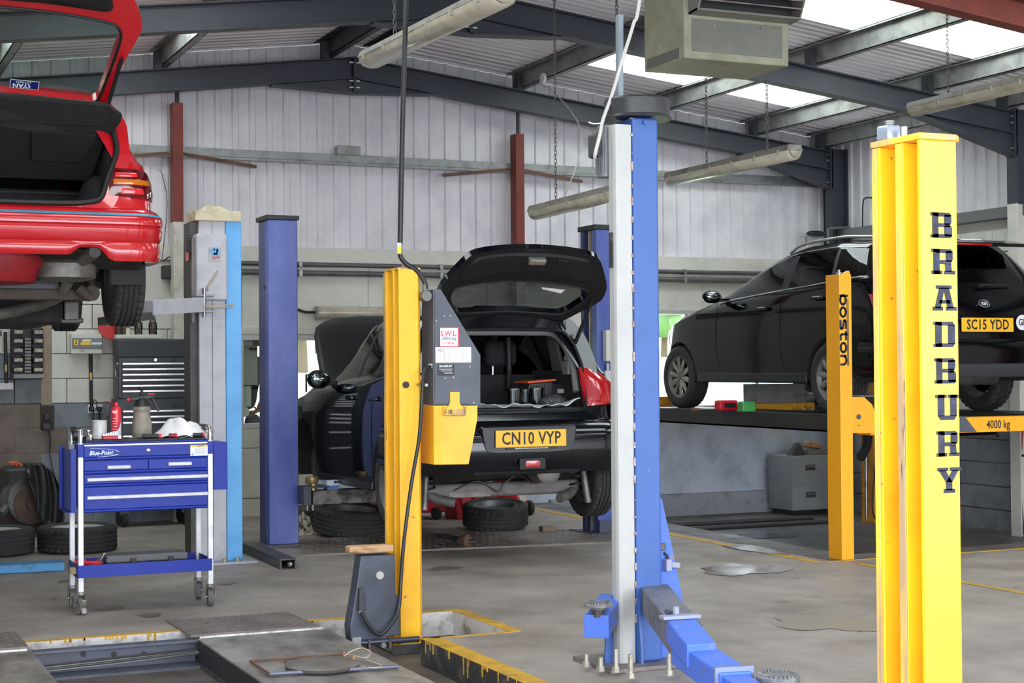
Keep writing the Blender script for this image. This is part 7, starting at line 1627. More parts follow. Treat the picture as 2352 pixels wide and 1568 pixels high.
ad = thing('power_adapter', 'black plug-in adapter with a thin lead in a dark wall recess behind the cart', 'adapter', PY(108,970,GY-.03))
a, c = PY(92,931,GY-.009), PY(125,987,GY-.009); b = MB(); b.box(a.x, c.x, GY-.009, GY-.006, c.z, a.z); b.build('recess_plate', M('recess_dark', (70,62,52), .9, var=(52,46,40), scale=8), ad)
for px, py, w, h in ((107,957,.05,.06),(107,979,.075,.06)): q = PY(px,py,GY-.04); b = MB(); b.obox(q, (w,.05,h)); b.build('adapter_body' if py > 960 else 'plug', black_plastic, ad, bevel=.008)
b = MB(); b.tube(smooth_path([PY(111,988,GY-.05),PY(116,1010,GY-.04),PY(114,1040,GY-.04),PY(122,1080,GY-.05),PY(130,1110,GY-.06)], 5), .005, 6); b.build('lead', hose_m, ad, smooth=60)
# engine under a torn sheet
eg = thing('engine', 'greasy old engine with a rusty flywheel on the floor at the far left', 'engine', (1.62,13.45,0))
EYY = 13.35
def E_(px, py, dy=0): return PY(px, py, EYY+dy)
gb = M('engine_metal', (62,60,58), .5, .4, var=(36,34,33), scale=9, bump=.2, bscale=30)
b = MB(); a, c = E_(0,1225), E_(108,1110); b.box(a.x-.1, c.x, EYY+.05, EYY+.5, .02, .22); b.build('pallet_base', M('pallet_dark', (60,52,46), .8), eg, bevel=.01)
b = MB(); b.box(E_(12,1100).x, E_(112,1100).x, EYY+.08, EYY+.5, .22, E_(60,1075).z); b.build('engine_block', gb, eg, bevel=.05, seg=3)
b = MB(); b.lathe([(.0,-.03),(.14,-.03),(.15,-.02),(.15,.0),(.05,.01),(.05,.03),(.0,.03)], E_(72,1158,-.0), (.35,-1,.1), 32, caps=False); b.build('flywheel', M('flywheel_rust', (98,80,70), .6, .4, var=(70,58,52), scale=8), eg, smooth=35)
b = MB(); b.lathe([(.12,.05),(.19,.03),(.20,-.1),(.16,-.12)], E_(66,1150,.05), (.35,-1,.1), 24); b.build('bell_housing', M('alloy_dirty', (104,102,98), .5, .5, var=(70,68,66), scale=9), eg, smooth=35)
b = MB(); b.beam(E_(2,1180,-.05), E_(38,1140,.05), .06, .05); b.build('bracket_arm', M('alloy_dirty', (104,102,98), .5, .5), eg, bevel=.01)
for k in range(4): q = E_(34+k*5, 1066+3*(k % 2), .02); b = MB(); b.tube([q, q+V((-.02,-.01,.02)), q+V((-.045,-.01,.01))], .012, 8); b.build('orange_cap', M('cap_orange', (206,92,40), .5), eg, smooth=50)
ts = thing('plastic_sheet', 'torn black and clear plastic sheet draped over the engine at the left', 'sheet', (1.85,13.3,0))
b = MB(); TP = [(48,1064),(66,1062),(92,1063),(112,1075),(120,1082)]; BP = [(66,1100),(88,1178),(112,1222),(130,1225),(143,1226)]
def drape(a, c):
    u = a*4; i = min(3, int(u)); t = u-i; p = V((TP[i][0]*(1-t)+TP[i+1][0]*t, TP[i][1]*(1-t)+TP[i+1][1]*t, 0)); q = V((BP[i][0]*(1-t)+BP[i+1][0]*t, BP[i][1]*(1-t)+BP[i+1][1]*t, 0))
    m = p.lerp(q, c)+V((14*sin(pi*c)*a, -6*sin(pi*c), 0)); w = E_(m.x, m.y, .06-.16*c+.02*sin(a*22+3*c)); w.z = max(.012, w.z); return w
b.grid(drape, 40, 16); b.build('sheet', M('sheet_black', (38,38,38), .28, var=(150,146,142), scale=3.2, lo=.56, hi=.66), ts, smooth=60, solid=.004)
bw = thing('wood_block', 'short wooden block on the floor under the draped engine', 'block', PZ(85,1236,0)); b = MB(); q = PZ(88,1230,0); b.obox(q+V((0,0,.035)), (.09,.07,.07)); b.build('block', M('block_wood', (150,128,102), .8), bw, bevel=.004)
# tyres lying at the left, blue rail in front
def flat_tyre(px, py, r, w, lab, rim, tilt=(0,0), grp='tyres lying on the floor', dz=0):
    q = PZ(px, py, 0); t_ = thing('tyre', lab, 'tyre', q, group=grp); ax = V((tilt[0], tilt[1], 1)).normalized(); z = w*.5+dz
    b = MB(); make_tyre(b, q+V((0,0,z)), ax, r, w, r*.66); b.build('tyre_body', tyre_m, t_, smooth=28)
    if rim: b = MB(); b.lathe([(r*.67,-w*.42),(r*.62,-w*.3),(r*.62,w*.3),(r*.67,w*.44),(r*.64,w*.44),(r*.58,w*.2),(.05,w*.12),(.0,w*.12)], q+V((0,0,z)), ax, 32, caps=False); b.build('wheel_rim', rim, t_, smooth=35)
    return t_
bright_rim = M('rim_bright', (210,210,208), .3, .6)
flat_tyre(-14, 1272, .29, .19, 'wheel lying flat at the left edge of the photo behind the light blue rail', bright_rim); flat_tyre(178, 1264, .29, .19, 'wheel lying flat behind the left legs of the blue tool cart', bright_rim)
rl = thing('blue_rail', 'low light blue steel rail lying on the floor at the left edge', 'rail', PZ(60,1318,0)); a, c = PZ(-60,1322,0), PZ(150,1311,0); b = MB(); b.beam(a+V((0,.1,.03)), c+V((0,.1,.03)), .2, .055); b.build('rail', M('rail_blue', (74,150,206), .45, var=(60,80,100), scale=9, lo=.55, hi=.68), rl, bevel=.004)
# ================================================================== UNDER AND IN THE BLACK HATCHBACK
flat_tyre(806, 1228, .305, .205, 'tyre lying flat on the floor left of the yellow post under the black hatchback', rim_grey, (.05,-.1), dz=.02); flat_tyre(1138, 1213, .275, .19, 'tyre lying flat on the floor plate under the back of the black hatchback', rim_grey, (-.05,-.12), dz=.02)
hbx = thing('wheel_hub', 'rusty wheel hub and stub axle lying on the chequer plate in front of the tyre', 'hub', PZ(1068,1245,.012)); q = PZ(1068,1243,.05); b = MB(); b.lathe([(.0,-.02),(.045,-.02),(.05,0),(.05,.03),(.03,.035),(.0,.035)], q, (.45,-.8,.05), 24, caps=False); b.build('hub_flange', rust_m, hbx, smooth=35)
b = MB(); b.cyl(q+V((.015,-.03,0)), q+V((.045,-.075,.004)), .018, .012, n=12); b.build('stub', chrome, hbx, smooth=35); b = MB(); b.tube([q+V((-.02,.03,0)), PZ(1030,1232,.05), PZ(990,1229,.05)], [.03,.02,.014], 10); b.build('drive_shaft', grime, hbx, smooth=40)
mo = thing('rag_heap', 'crumpled newspaper and rags on the floor beside the mid blue column', 'rags', PZ(702,1232,0)); q = PZ(702,1228,0); b = MB(); b.grid(lambda a, c: q+V(((a-.5)*.16, (c-.5)*.2+.05, .19*max(0,sin(pi*a))**.5*max(0,sin(pi*c))**.5*(.75+.25*sin(9*a+17*c)*cos(13*a))+.002)), 26, 18); b.build('heap', M('rags', (186,178,156), .9, var=(60,56,50), scale=22, lo=.48, hi=.6), mo, smooth=70)
BYY = 13.1
crate = thing('storage_crate', 'red plastic crate with ribbed sides on the floor behind the tyre', 'crate', PY(1092,1190,BYY)); red_pl = M('crate_red', (206,40,52), .45, var=(176,34,44), scale=4)
a, c = PY(1043,1200,BYY), PY(1140,1126,BYY); zt_ = c.z; b = MB(); b.add([(a.x+.03,BYY,.0),(c.x-.03,BYY,.0),(c.x-.03,BYY+.3,.0),(a.x+.03,BYY+.3,.0),(a.x,BYY-.02,zt_),(c.x,BYY-.02,zt_),(c.x,BYY+.32,zt_),(a.x,BYY+.32,zt_)], [(0,3,2,1),(0,1,5,4),(1,2,6,5),(2,3,7,6),(3,0,4,7),(4,5,6,7)]); bd_ = b.build('crate_body', red_pl, crate, bevel=.01)
for k in range(3):
    x = a.x+.10+k*.125; b = MB(); b.prism([(x-.05,BYY-.045,zt_-.05),(x+.05,BYY-.045,zt_-.05),(x+.02,BYY-.03,zt_-.15),(x-.02,BYY-.03,zt_-.15)], (0,.03,0)); b.build('crate_rib', M('crate_rib', (222,74,84), .45), bd_, bevel=.004)
b = MB(); b.box(a.x-.01, c.x+.01, BYY-.045, BYY+.33, zt_-.05, zt_); b.build('crate_rim', M('crate_rib', (222,74,84), .45), bd_, bevel=.006)
dr = thing('drum_trolley', 'red oil drum on a low two-wheeled red trolley behind the tyre', 'drum', PY(1180,1180,BYY+.1)); a, c = PY(1150,1165,BYY), PY(1201,1124,BYY); cx_ = (a.x+c.x)/2; r_ = (c.x-a.x)/2
b = MB(); b.lathe([(r_*.96,.08),(r_,.1),(r_,.3),(r_*1.03,.31),(r_,.32),(r_,.5),(r_*.95,.52)], (cx_,BYY+.15,0), n=30); b.build('drum', M('drum_red', (190,22,36), .3, coat=.3), dr, smooth=35)
b = MB(); b.box(a.x-.0, c.x+.06, BYY-.02, BYY+.02, .10, .125); fr_ = b.build('trolley_frame', red_pl, dr, bevel=.004)
for px, m in ((1145,dark_rubber),(1215,dark_rubber)): q = PY(px,1160,BYY-.0); b = MB(); b.lathe([(.02,-.02),(.06,-.022),(.07,-.01),(.07,.01),(.06,.022),(.02,.02)], (q.x,BYY,.072), (1,.2,0), 24); b.build('trolley_wheel', m, dr, smooth=35)
for px in (1163,1190): q = PY(px,1155,BYY-.02); b = MB(); b.prism([(q.x-.02,BYY-.025,.12),(q.x+.02,BYY-.025,.12),(q.x+.01,BYY-.025,.18),(q.x-.01,BYY-.025,.18)], (0,.01,0)); b.build('trolley_gusset', red_pl, fr_)
rd = thing('red_cabinet', 'red wheeled steel cabinet behind the rear wheel of the black hatchback, left of the crate', 'cabinet', PY(1028,1180,BYY)); a, c = PY(1005,1178,BYY+.05), PY(1040,1110,BYY+.05); b = MB(); b.box(a.x-.12, c.x-.04, BYY+.1, BYY+.45, .06, .5); b.build('cabinet_body', M('drum_red', (190,22,36), .3, coat=.3), rd, bevel=.01)
for px in (1008,): q = PY(px,1170,BYY+.0); b = MB(); b.lathe([(.02,-.016),(.05,-.018),(.056,-.01),(.056,.01),(.05,.018),(.02,.016)], (q.x,BYY+.06,.058), (1,.5,0), 20); b.build('caster_wheel', dark_rubber, rd, smooth=35)
wk = thing('wood_chock', 'small brown wooden chock on the floor right of the tyre under the hatchback', 'chock', PZ(1256,1224,0)); q = PZ(1256,1222,0); b = MB(); b.obox(q+V((0,0,.025)), (.11,.08,.05)); b.build('chock', M('chock_wood', (134,112,92), .8, var=(100,84,70), scale=12), wk, bevel=.004)
bx = thing('parts_box', 'small blue and white cardboard box standing on the lift arm', 'box', PY(759,1124,11.62)); q = PY(759,1124,11.62); q = V((q.x, 11.60, PY(790,1139,11.6).z+.046)); bx.location = q; WM[bx.name] = Matrix.Translation(q)
b = MB(); b.obox(q+V((0,0,.021)), (.092,.08,.042)); b.build('box_lower', M('box_blue', (92,118,180), .5), bx); b = MB(); b.obox(q+V((0,0,.061)), (.092,.08,.038)); bu = b.build('box_upper', M('box_pale', (206,214,232), .5), bx); b = MB(); b.obox(q+V((.025,-.0405,.066)), (.03,.001,.018)); b.build('box_print', ink, bu)
yt = thing('drain_tray', 'orange-yellow low trolley tray on the floor under the lift arm', 'tray', (4.6,12.9,0)); q0, q1 = PY(727,1164,12.75), PY(820,1150,12.75); b = MB(); b.box(q0.x, q1.x, 12.75, 13.05, q0.z, q1.z); b.build('tray_body', M('tray_orange', (232,150,30), .45), yt, bevel=.008)
b = MB(); b.box(q0.x-.12, q1.x+.1, 12.73, 13.07, .05, q0.z-.004); b.build('tray_chassis', M('chassis_dark', (84,82,74), .5, .2), yt, bevel=.03); 
for xx in (q0.x, q1.x): b = MB(); b.lathe([(.01,-.02),(.03,-.02),(.03,.02),(.01,.02)], (xx,12.8,.03), (1,0,0), 16); b.build('tray_wheel', dark_rubber, yt)
rb2 = thing('red_can', 'small dark red box on the floor behind the yellow post', 'box', PZ(858,1178,0)); q0, q1 = PY(848,1176,12.6), PY(868,1150,12.6); b = MB(); b.box(q0.x, q1.x, 12.6, 12.7, 0, q1.z); b.build('can_body', M('can_dark_red', (160,30,44), .5), rb2, bevel=.004); b = MB(); b.box(q0.x+.02, q1.x-.02, 12.63, 12.67, q1.z, q1.z+.015); b.build('can_cap', black_plastic, rb2)
# things in the boot of the black hatchback
BZ_ = YC.z+.79+.001
sheetp = thing('dust_sheet', 'white plastic sheet spread in the boot of the black hatchback', 'sheet', (4.62,10.3,BZ_)); b = MB()
b.grid(lambda a, c: V((4.20+.80*a, 10.04+.5*c+.02*sin(9*a), BZ_+.003+.018*abs(sin(11*a+4*c)*cos(7*c+2*a))+(.032*max(0, 1-abs(c-.02)*7)*(.5+.25*sin(17*a+1)+.25*sin(41*a))+.07*max(0,a-.86)*5*(1-c)))), 44, 20); b.build('sheet', M('sheet_white', (228,230,234), .35, var=(206,210,216), scale=10), sheetp, smooth=60, solid=.003)
cl = glass_mat('clear_plastic', (.78,.80,.80), 1.3)
for i, (px, yy, r_, h) in enumerate(((1182,10.22,.052,.10),(1207,10.34,.045,.09),(1233,10.25,.05,.10))):
    q = PY(px,940,yy); q.z = BZ_+.03; t_ = thing('plastic_cup', ['left clear plastic pot in the boot of the hatchback', 'middle clear plastic pot in the boot of the hatchback', 'right clear plastic pot in the boot beside the black hose'][i], 'pot', q)
    b = MB(); b.lathe([(.0,0),(r_*.85,0),(r_,h),(r_*1.05,h),(r_*1.05,h+.006),(r_*.98,h+.004),(r_*.83,.006)], q, n=26, caps=False); b.build('pot', cl, t_, smooth=40)
af = thing('air_filter_box', 'black car air filter box with an orange top edge in the hatchback boot', 'filter box', PY(1232,900,10.5)); q = PY(1230,905,10.45); q.z = BZ_+.07; b = MB(); b.prism([(q.x-.11,10.38,q.z-.03),(q.x+.10,10.38,q.z-.03),(q.x+.11,10.38,q.z+.11),(q.x-.08,10.38,q.z+.10)], (0,.2,0)); fb = b.build('filter_case', M('filter_black', (40,40,42), .5), af, bevel=.008)
for k in range(6): x = q.x-.07+k*.022; b = MB(); b.box(x, x+.008, 10.37, 10.38, q.z-.02, q.z+.085); b.build('case_rib', MATS['filter_black'], fb)
b = MB(); b.prism([(q.x-.10,10.36,q.z+.10),(q.x+.12,10.36,q.z+.115),(q.x+.12,10.36,q.z+.128),(q.x-.10,10.36,q.z+.112)], (0,.24,0)); part_label(b.build('filter_edge', M('filter_orange', (226,92,40), .6), af), 'orange filter edge')
du = thing('air_duct', 'ribbed black air hose lying at the right of the hatchback boot', 'hose', PY(1270,935,10.2)); P = [PY(1246,930,10.2),PY(1262,922,10.22),PY(1280,920,10.24),PY(1295,930,10.24),PY(1302,942,10.24)]; sm = smooth_path(P, 6); b = MB(); b.tube(sm, [.042+.005*(i % 2) for i in range(len(sm))], 16); b.build('duct', M('duct_grey', (66,66,66), .5), du, smooth=30)
eb = thing('ecu_box', 'small black control box behind the air hose in the hatchback boot', 'box', PY(1282,912,10.5)); q = PY(1282,905,10.5); q.z = BZ_+.09; b = MB(); b.obox(q, (.16,.12,.15)); b.build('case', MATS['filter_black'], eb, bevel=.006); b = MB(); b.obox(q+V((-.01,-.064,.02)), (.05,.006,.03)); b.build('connector', M('conn_white', (190,190,186), .5), eb)

# ================================================================== RIGHT-HAND BAY
fcab = thing('filing_cabinet', 'grey two-drawer filing cabinet against the back wall under the raised estate', 'filing cabinet', (9.5,13.95,BZ))
cab_m = M('cabinet_grey', (138,142,142), .45, var=(120,124,124), scale=4); a, c = PY(1821,1178,13.75), PY(1866,1046,13.75); b = MB(); zb_ = BZ+.05; zt_ = c.z; b.box(a.x, a.x+.46, 13.75, 14.2, zb_, zt_); b.build('case', cab_m, fcab, bevel=.006); b = MB(); b.box(a.x+.03, a.x+.43, 13.78, 14.17, BZ, zb_); b.build('plinth', black_plastic, fcab)
hh = (zt_-zb_)/2
for k in range(2):
    b = MB(); b.box(a.x+.01, a.x+.45, 13.735, 13.75, zb_+hh*k+.008, zb_+hh*(k+1)-.012); d = b.build('drawer', cab_m, fcab, bevel=.003); b = MB(); b.box(a.x+.15, a.x+.27, 13.730, 13.736, zb_+hh*(k+1)-.15, zb_+hh*(k+1)-.09); h_ = b.build('drawer_handle', M('handle_dark', (64,64,66), .4), d, bevel=.004); b = MB(); b.box(a.x+.16, a.x+.26, 13.724, 13.732, zb_+hh*(k+1)-.115, zb_+hh*(k+1)-.10); part_label(b.build('label_holder', steel, d), 'steel label holder')
wz = thing('wheel_chock', 'pair of dark triangular ramps on top of the grey filing cabinet', 'ramp', PY(1845,1045,13.9)); x = a.x+.06; b = MB(); b.prism([(x,13.85,zt_),(x+.18,13.85,zt_),(x+.10,13.85,zt_+.13)], (0,.1,0)); b.prism([(x+.12,13.9,zt_),(x+.26,13.9,zt_),(x+.12,13.9,zt_+.12),(x+.10,13.9,zt_+.12)], (0,.1,0)) if False else None; b.build('ramp', M('chock_brown', (70,62,54), .7), wz, bevel=.006)
cbx_ = thing('carton', 'crumpled brown box with a grey tray beside the ramps on the cabinet top', 'carton', (x+.3,13.9,zt_)); b = MB(); b.obox((x+.31,13.92,zt_+.10), (.14,.15,.06), Matrix.Rotation(.15, 3, 'Y')); b.build('carton_body', M('carton', (176,132,92), .8), cbx_, bevel=.012); b = MB(); b.box(x+.2, x+.42, 13.83, 14.0, zt_, zt_+.06); b.build('tray', M('tray_grey', (130,128,124), .4, .3), cbx_, bevel=.006)
jb = thing('jacking_beam', 'yellow jacking beam with a grey block on it between the raised runways', 'jacking beam', (8.57,13.01,KZ-.03)); a, c = PY(1732,930,11.7), PY(1862,942,11.7); b = MB(); b.box(8.16, 8.99, 12.95, 13.07, KZ-.03, KZ+.04); b.build('beam', M('beam_yellow', (226,166,34), .5, var=(80,70,56), scale=10, lo=.58, hi=.66), jb, bevel=.006); b = MB(); b.box(8.33, 8.9, 12.97, 13.2, KZ+.04, KZ+.225); b.build('jack_block', M('block_grey', (140,138,134), .7, var=(110,108,104), scale=7), jb, bevel=.006)
b = MB(); b.box(8.10, 8.18, 11.7, 11.82, KZ-.0, KZ+.05); b.build('end_lug', MATS['beam_yellow'], jb, bevel=.004) if False else None
q = PZ(1668,943,KZ); tb = thing('tool_roll', 'red tool case lying on the left raised runway', 'case', q); b = MB(); b.obox(q+V((-.0,0,.048)), (.20,.10,.095)); rb3 = b.build('case_body', M('case_red', (206,24,46), .4), tb, bevel=.02, seg=3); b = MB(); b.obox(q+V((.01,-.051,.05)), (.12,.004,.04)); b.build('dark_panel', black_plastic, rb3)
q = PZ(1700,945,KZ); tg_ = thing('plastic_case', 'green plastic case beside the red case on the raised runway', 'case', q+V((.03,-.06,0))); b = MB(); b.obox(q+V((.03,-.06,.045)), (.135,.09,.09)); b.build('case_body', M('case_green', (72,160,84), .35, var=(60,130,70), scale=9), tg_, bevel=.012, seg=3); b = MB(); b.obox(q+V((.075,-.06,.094)), (.03,.03,.01)); b.build('case_catch', M('catch_dark', (40,80,48), .4), tg_)
q = PZ(1598,944,KZ); sd_ = thing('pry_bar', 'thin dark bar with a brown grip lying on the left raised runway', 'bar', q); b = MB(); b.tube([q+V((-.02,0,.012)), PZ(1655,943,KZ)+V((0,0,.012))], .006, 8); b.build('bar', grime, sd_); b = MB(); b.tube([q+V((-.05,0,.014)), q+V((.02,0,.014))], .013, 10); b.build('grip', M('grip_brown', (120,70,50), .5), sd_, smooth=40)
# pipe frame and lamp on the back wall above the estate
pf_ = thing('pipe_frame', 'grey pipe frame with a black hood on the wall above the estate roof', 'pipe frame', PY(1940,535,13.9)); pm = M('frame_pipe', (120,116,110), .5, .3)
b = MB(); b.tube([PY(1902,560,13.9),PY(1902,527,13.9),PY(1906,524,13.9),PY(1978,521,13.9)], .014, 8); b.build('pipe_bend', pm, pf_, smooth=50); b = MB(); b.tube([PY(1981,513,13.9),PY(1981,580,13.9)], .02, 8); b.build('pipe_post', M('pale_pipe', (170,178,182), .5), pf_, smooth=50); b = MB(); b.ball(PY(1874,537,13.9), (.12,.06,.035), 16, 8); b.build('black_hood', black_plastic, pf_, smooth=60); b = MB(); b.tube(smooth_path([PY(1852,560,13.9),PY(1853,540,13.9),PY(1862,532,13.9)], 4), .012, 8); b.build('hook_pipe', pm, pf_)
b = MB(); b.box(PY(1925,545,13.95).x, PY(1975,545,13.95).x, 13.95, 14.1, PY(1940,560,13.95).z, PY(1940,524,13.95).z); b.build('dark_unit', M('unit_dark', (54,54,56), .5), pf_, bevel=.01)
ck = thing('hanging_hose', 'thin black hose hooked on the right wall behind the lettered yellow post', 'hose', X_ if False else PX(1995,500,10.05)); b = MB(); b.tube(smooth_path([PX(1981,530,10.05),PX(1982,468,10.05),PX(1988,455,10.05),PX(2003,455,10.05),PX(2010,470,10.05)], 4), .008, 6); b.build('hose', hose_m, ck, smooth=60)
ph = thing('red_pole', 'red and black pole leaning against the right wall at the photo edge', 'pole', PX(2345,1212,10.0)); rp = M('pole_red', (150,36,34), .5); b = MB(); b.tube([PX(2346,985,9.98),PX(2342,1040,9.98),PX(2339,1062,9.98)], .02, 8); b.build('upper_pole', rp, ph, smooth=40); b = MB(); b.tube([PX(2336,1052,9.97),PX(2334,1070,9.97),PX(2341,1130,9.97)], .022, 8); b.build('lower_pole', rp, ph, smooth=40); b = MB(); b.tube([PX(2341,1130,9.97),PX(2349,1228,9.97)], .019, 8); b.build('black_grip', black_plastic, ph, smooth=40); b = MB(); b.tube([PX(2336,1045,9.96),PX(2350,1046,9.96)], .012, 8); b.build('clamp', black_plastic, ph)
# drive-on strips at the wall in the sunken bay
for i, (dy, w) in enumerate(((13.35,.14),(12.95,.1))):
    st_ = thing('floor_track', ['dark steel track on the sunken floor nearest the back wall', 'second dark steel track on the sunken floor, in front of the first'][i], 'track', (8.1,dy,BZ)); b = MB(); b.box(6.9, 9.2, dy-w/2, dy+w/2, BZ, BZ+.02); b.build('track', M('track_dark', (44,42,42), .5, .3), st_); b = MB(); b.box(6.9, 9.2, dy-.015, dy+.015, BZ+.02, BZ+.04); b.build('guide', M('track_edge', (92,90,88), .5, .4), st_)

# ================================================================== OFFICE BEHIND THE WINDOW, PERSON, OUTDOORS
wbd = thing('whiteboard', 'whiteboard with a few pen marks hung inside the office window', 'whiteboard', PY(574,840,14.55)); a, c = PY(540,794,14.55), PY(592,884,14.55); b = MB(); b.box(a.x-.2, c.x, 14.55, 14.57, c.z, a.z); b.build('board', M('board_white', (206,206,196), .4), wbd); b = MB(); b.box(a.x-.2, c.x, 14.535, 14.55, c.z-.04, c.z); b.build('pen_tray', black_plastic, wbd); b = MB(); b.box(a.x-.1, a.x-.09, 14.56, 14.565, a.z, 2.3); b.build('hanging_cord', black_plastic, wbd); b = MB(); b.box(c.x-.05, c.x-.045, 14.56, 14.565, a.z, 2.3); b.build('hanging_cord', black_plastic, wbd)
b = MB()
for k in range(6): q = PY(573+k*3,801,14.545); b.obox(q, (.009,.002,.018+.006*(k % 3)))
o_ = b.build('pen_marks', ink, wbd); o_['kind'] = 'stuff'
bl_ = thing('roller_blind', 'taupe roller blind with a white notice at the top of the office window', 'blind', PY(575,775,14.5)); a, c = PY(520,757,14.5), PY(600,795,14.5); b = MB(); b.box(a.x-.2, c.x, 14.44, 14.45, c.z, 2.3); b.build('blind', M('blind_taupe', (150,138,120), .8), bl_); q = PY(568,786,14.43); b = MB(); b.obox(q, (.10,.004,.06)); b.build('notice', white_lab, bl_)
no = thing('window_notice', 'pale green notice with a round white one under it stuck on the office window', 'notice', PY(568,910,GY-.03)); a, c = PY(545,887,GY+.03), PY(577,934,GY+.03); b = MB(); b.box(a.x, c.x, GY+.03, GY+.036, c.z, a.z); b.build('green_notice', M('notice_green', (168,186,170), .6), no); q = PY(562,946,GY+.03); b = MB(); b.cyl(q, q+V((0,.006,0)), .045, n=24); b.build('round_notice', M('notice_white', (196,204,192), .6), no)
dk = thing('office_desk', 'office desk under the far window holding the computer screen', 'desk', (4.95,15.6,-.02)); b = MB(); b.box(4.3, 5.6, 15.3, 15.9, .66, .70); b.build('desk_top', M('desk_grey', (150,146,140), .5), dk, bevel=.004)
for xx in (4.33, 5.53): b = MB(); b.box(xx, xx+.04, 15.34, 15.86, -.02, .66); b.build('desk_leg', M('leg_dark', (70,70,72), .5), dk)
MY = 15.5
mn = thing('computer_monitor', 'computer monitor showing a pale web page on the office desk', 'monitor', (PY(735,930,MY).x, MY, .70)); a, c = PY(702,859,MY), PY(765,928,MY); b = MB(); b.box(a.x, c.x, MY, MY+.03, c.z, a.z); mb_ = b.build('monitor_case', black_plastic, mn, bevel=.006)
b = MB(); b.box(a.x+.015, c.x-.015, MY-.003, MY, c.z+.02, a.z-.015); b.build('screen', emit_mat('screen_glow', (206,220,236), .55), mb_)
scr = []; b = MB(); w_ = c.x-a.x; h_ = a.z-c.z
for p in ((.06,.84,.5,.03,0),(.06,.78,.16,.02,0),(.06,.62,.2,.02,1),(.55,.36,.3,.05,1)): x_ = a.x+w_*p[0]; z_ = c.z+h_*p[1]; t = MB(); t.box(x_, x_+w_*p[2], MY-.005, MY-.003, z_, z_+h_*p[3]); t.build('page_block', M('page_blue', (60,90,180), .5) if not p[4] else M('page_light', (120,180,214), .5), mb_)
b = MB(); b.box((a.x+c.x)/2-.03, (a.x+c.x)/2+.03, MY+.01, MY+.03, .71, c.z+.02); b.box((a.x+c.x)/2-.12, (a.x+c.x)/2+.12, MY-.06, MY+.1, .70, .715); b.build('monitor_stand', black_plastic, mn, bevel=.004)
kb = thing('keyboard', 'black keyboard on the office desk in front of the monitor', 'keyboard', (PY(700,948,15.4).x, 15.38, .70)); b = MB(); q = V((4.42,15.4,.712)); b.obox(q, (.34,.13,.02)); b.build('keyboard_base', black_plastic, kb, bevel=.004)
for k in range(30): b = MB(); b.obox(q+V((-.15+.033*(k % 10), -.035+.035*(k//10), .013)), (.026,.028,.008)); b.build('key', M('key_dark', (50,50,52), .6), kb)
def skin_body(name, pts, edges, radii, mat, parent, sub=2):
    me = bpy.data.meshes.new(name); W = world_of(parent).inverted(); me.from_pydata([W @ V(p) for p in pts], edges, []); o = bpy.data.objects.new(name, me); col.objects.link(o); o.parent = parent; WM[o.name] = world_of(parent)
    sk = o.modifiers.new('skin', 'SKIN'); sk.use_smooth_shade = True
    for i, r in enumerate(radii): me.skin_vertices[0].data[i].radius = (r if isinstance(r, tuple) else (r, r)); 
    me.skin_vertices[0].data[0].use_root = True
    sb2 = o.modifiers.new('sub', 'SUBSURF'); sb2.levels = sb2.render_levels = sub; me.materials.append(mat); return o
skin_m = M('skin', (196,150,126), .6); shirt = M('shirt_grey', (112,114,118), .8); trous = M('trousers', (120,132,146), .85)
px_, py_, pz_ = 3.86, 15.05, -.02
pe = thing('person', 'person in a grey shirt standing behind the office window, mostly hidden by the columns', 'person', (px_,py_,pz_))
J = {'pel':(0,0,.95),'spi':(0,.01,1.15),'che':(0,.0,1.36),'nec':(0,-.01,1.50),'ls':(-.19,0,1.42),'rs':(.19,0,1.42),'le':(-.25,.03,1.14),'re':(.25,.02,1.13),'lh':(-.1,0,.97),'rh':(.1,0,.97)}
G = lambda p: (px_+p[0], py_+p[1], pz_+p[2])
skin_body('torso', [G(J[k]) for k in ('pel','spi','che','nec','ls','le','rs','re')], [(0,1),(1,2),(2,3),(2,4),(4,5),(2,6),(6,7)], [(.15,.11),(.145,.105),(.155,.11),.06,.075,.062,.075,.062], shirt, pe)
for sg in (-1, 1):
    e = G((sg*.25,.02,1.13)); w = G((sg*.10,-.20,.98)); skin_body('forearm', [e, tuple((e[i]+w[i])/2 for i in range(3)), w], [(0,1),(1,2)], [.048,.042,.030], skin_m, pe)
    hnd = V(w); skin_body('hand', [hnd, hnd+V((-sg*.04,-.03,-.02)), hnd+V((-sg*.075,-.045,-.03))], [(0,1),(1,2)], [(.028,.018),(.038,.018),(.036,.016)], skin_m, pe)
    for k in range(4): f0 = hnd+V((-sg*.075,-.045,-.03))+V((0,-.012+.011*k,.022-.016*k)); skin_body('finger', [f0, f0+V((-sg*.032,-.010,-.010)), f0+V((-sg*(.055+.006*(k in (1,2))),-.008,-.026))], [(0,1),(1,2)], [.009,.0085,.007], skin_m, pe, 1)
    f0 = hnd+V((-sg*.03,-.035,.0)); skin_body('thumb', [f0, f0+V((-sg*.02,-.02,.022)), f0+V((-sg*.045,-.028,.03))], [(0,1),(1,2)], [.011,.010,.008], skin_m, pe, 1)
    skin_body('leg', [G((sg*.09,0,.95)),G((sg*.10,-.01,.52)),G((sg*.10,.02,.10))], [(0,1),(1,2)], [.095,.068,.05], trous, pe); skin_body('shoe', [G((sg*.10,.04,.05)),G((sg*.11,-.10,.04)),G((sg*.115,-.18,.035))], [(0,1),(1,2)], [(.045,.05),(.05,.04),(.04,.03)], black_plastic, pe, 1)
b = MB(); b.ball(G((0,-.02,1.63)), (.078,.098,.118), 24, 16); b.ball(G((0,-.118,1.62)), (.014,.02,.022), 8, 6); hd_ = b.build('head', skin_m, pe, smooth=80)
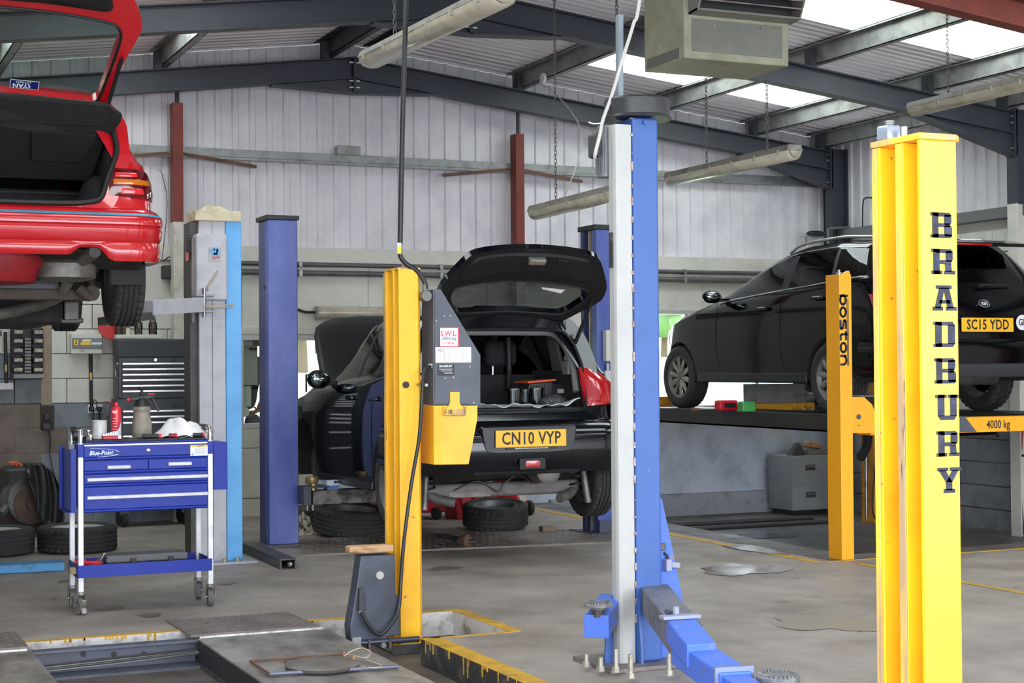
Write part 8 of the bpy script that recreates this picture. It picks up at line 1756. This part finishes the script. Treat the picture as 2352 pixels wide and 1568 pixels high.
for sg in (-1, 1): b = MB(); b.ball(G((sg*.078,-.01,1.625)), (.014,.022,.034), 8, 6); b.build('ear', skin_m, hd_, smooth=80); b = MB(); b.ball(G((sg*.03,-.106,1.645)), (.012,.008,.008), 8, 6); b.build('eye', M('eye_dark', (50,40,36), .3), hd_, smooth=80)
b = MB(); b.obox(G((0,-.110,1.575)), (.045,.012,.010)); b.build('mouth', M('lips', (160,96,88), .6), hd_, bevel=.004); b = MB(); b.ball(G((0,-.0,1.665)), (.085,.10,.098), 20, 12); b.build('hair', M('hair_brown', (84,66,52), .9), hd_, smooth=80)
# trees beyond the field
leaf = M('leaf_green', (104,132,84), .9, var=(78,108,64), scale=.9); bark = M('bark', (96,80,66), .9)
TREES = [(690,48,5.6,'hazy green tree seen through the office window beside the mid blue column'),(735,66,6.4,'hazy green tree seen through the office window above the computer screen'),(782,56,5.0,'hazy green tree seen through the office window, half behind the raised black bonnet'),(1530,60,6.0,'hazy green tree seen through the back window left of the estate, nearest the white column'),(1590,66,5.0,'hazy green tree seen through the back window just behind the nose of the estate')]
for i, (tpx, yy, hgt, tlab) in enumerate(TREES):
    xx = PY(tpx, 800, yy).x; zg = -.1+(yy-16.7)*3.1/73.3
    tr = thing('tree', tlab, 'tree', (xx,yy,zg), group='trees beyond the field'); b = MB(); b.cyl((xx,yy,zg),(xx,yy,zg+hgt*.4), .25, .15, n=8); b.build('trunk', bark, tr)
    r = random.Random(i); b = MB()
    for k in range(46):
        a = r.random()*6.28; q = r.random()**.5*hgt*.45; zz = zg+hgt*(.22+.75*r.random()); s = hgt*.13*(.6+.6*r.random()); b.ball((xx+q*cos(a)*(1.1-(zz-zg)/hgt*.6), yy+q*sin(a), zz), (s,s,s*.8), 8, 5)
    o_ = b.build('crown', leaf, tr, smooth=80)

# red cut disc and toothed arm end hanging under the red car
rdk = thing('red_disc', 'red round disc with a hole on the wall below the red car', 'disc', PY(255,750,GY-.10)); q = PY(256,750,GY-.105); b = MB()
P = [(.11*cos(t), .11*sin(t)) for t in [2*pi*k/36 for k in range(36)]]; H = [(-.03+.024*cos(t), .03+.024*sin(t)) for t in [2*pi*k/36 for k in range(36)]]
for o_, fl_ in ((0, 1), (.03, -1)):
    F_ = [V((q.x+x, q.y+o_, q.z+z)) for x, z in P]+[V((q.x+x, q.y+o_, q.z+z)) for x, z in H]; b.add(F_, [((i, (i+1) % 36, (i+1) % 36+36, i+36)[::fl_]) for i in range(36)])
F_ = [V((q.x+x, q.y, q.z+z)) for x, z in P]+[V((q.x+x, q.y+.03, q.z+z)) for x, z in P]; b.add(F_, [(i+36, (i+1) % 36+36, (i+1) % 36, i) for i in range(36)]); b.build('disc_plate', M('disc_red', (206,48,50), .5), rdk)
b = MB(); b.cyl(q+V((0,.03,.09)), q+V((0,.085,.09)), .008, n=8); b.build('hook', steel, rdk)
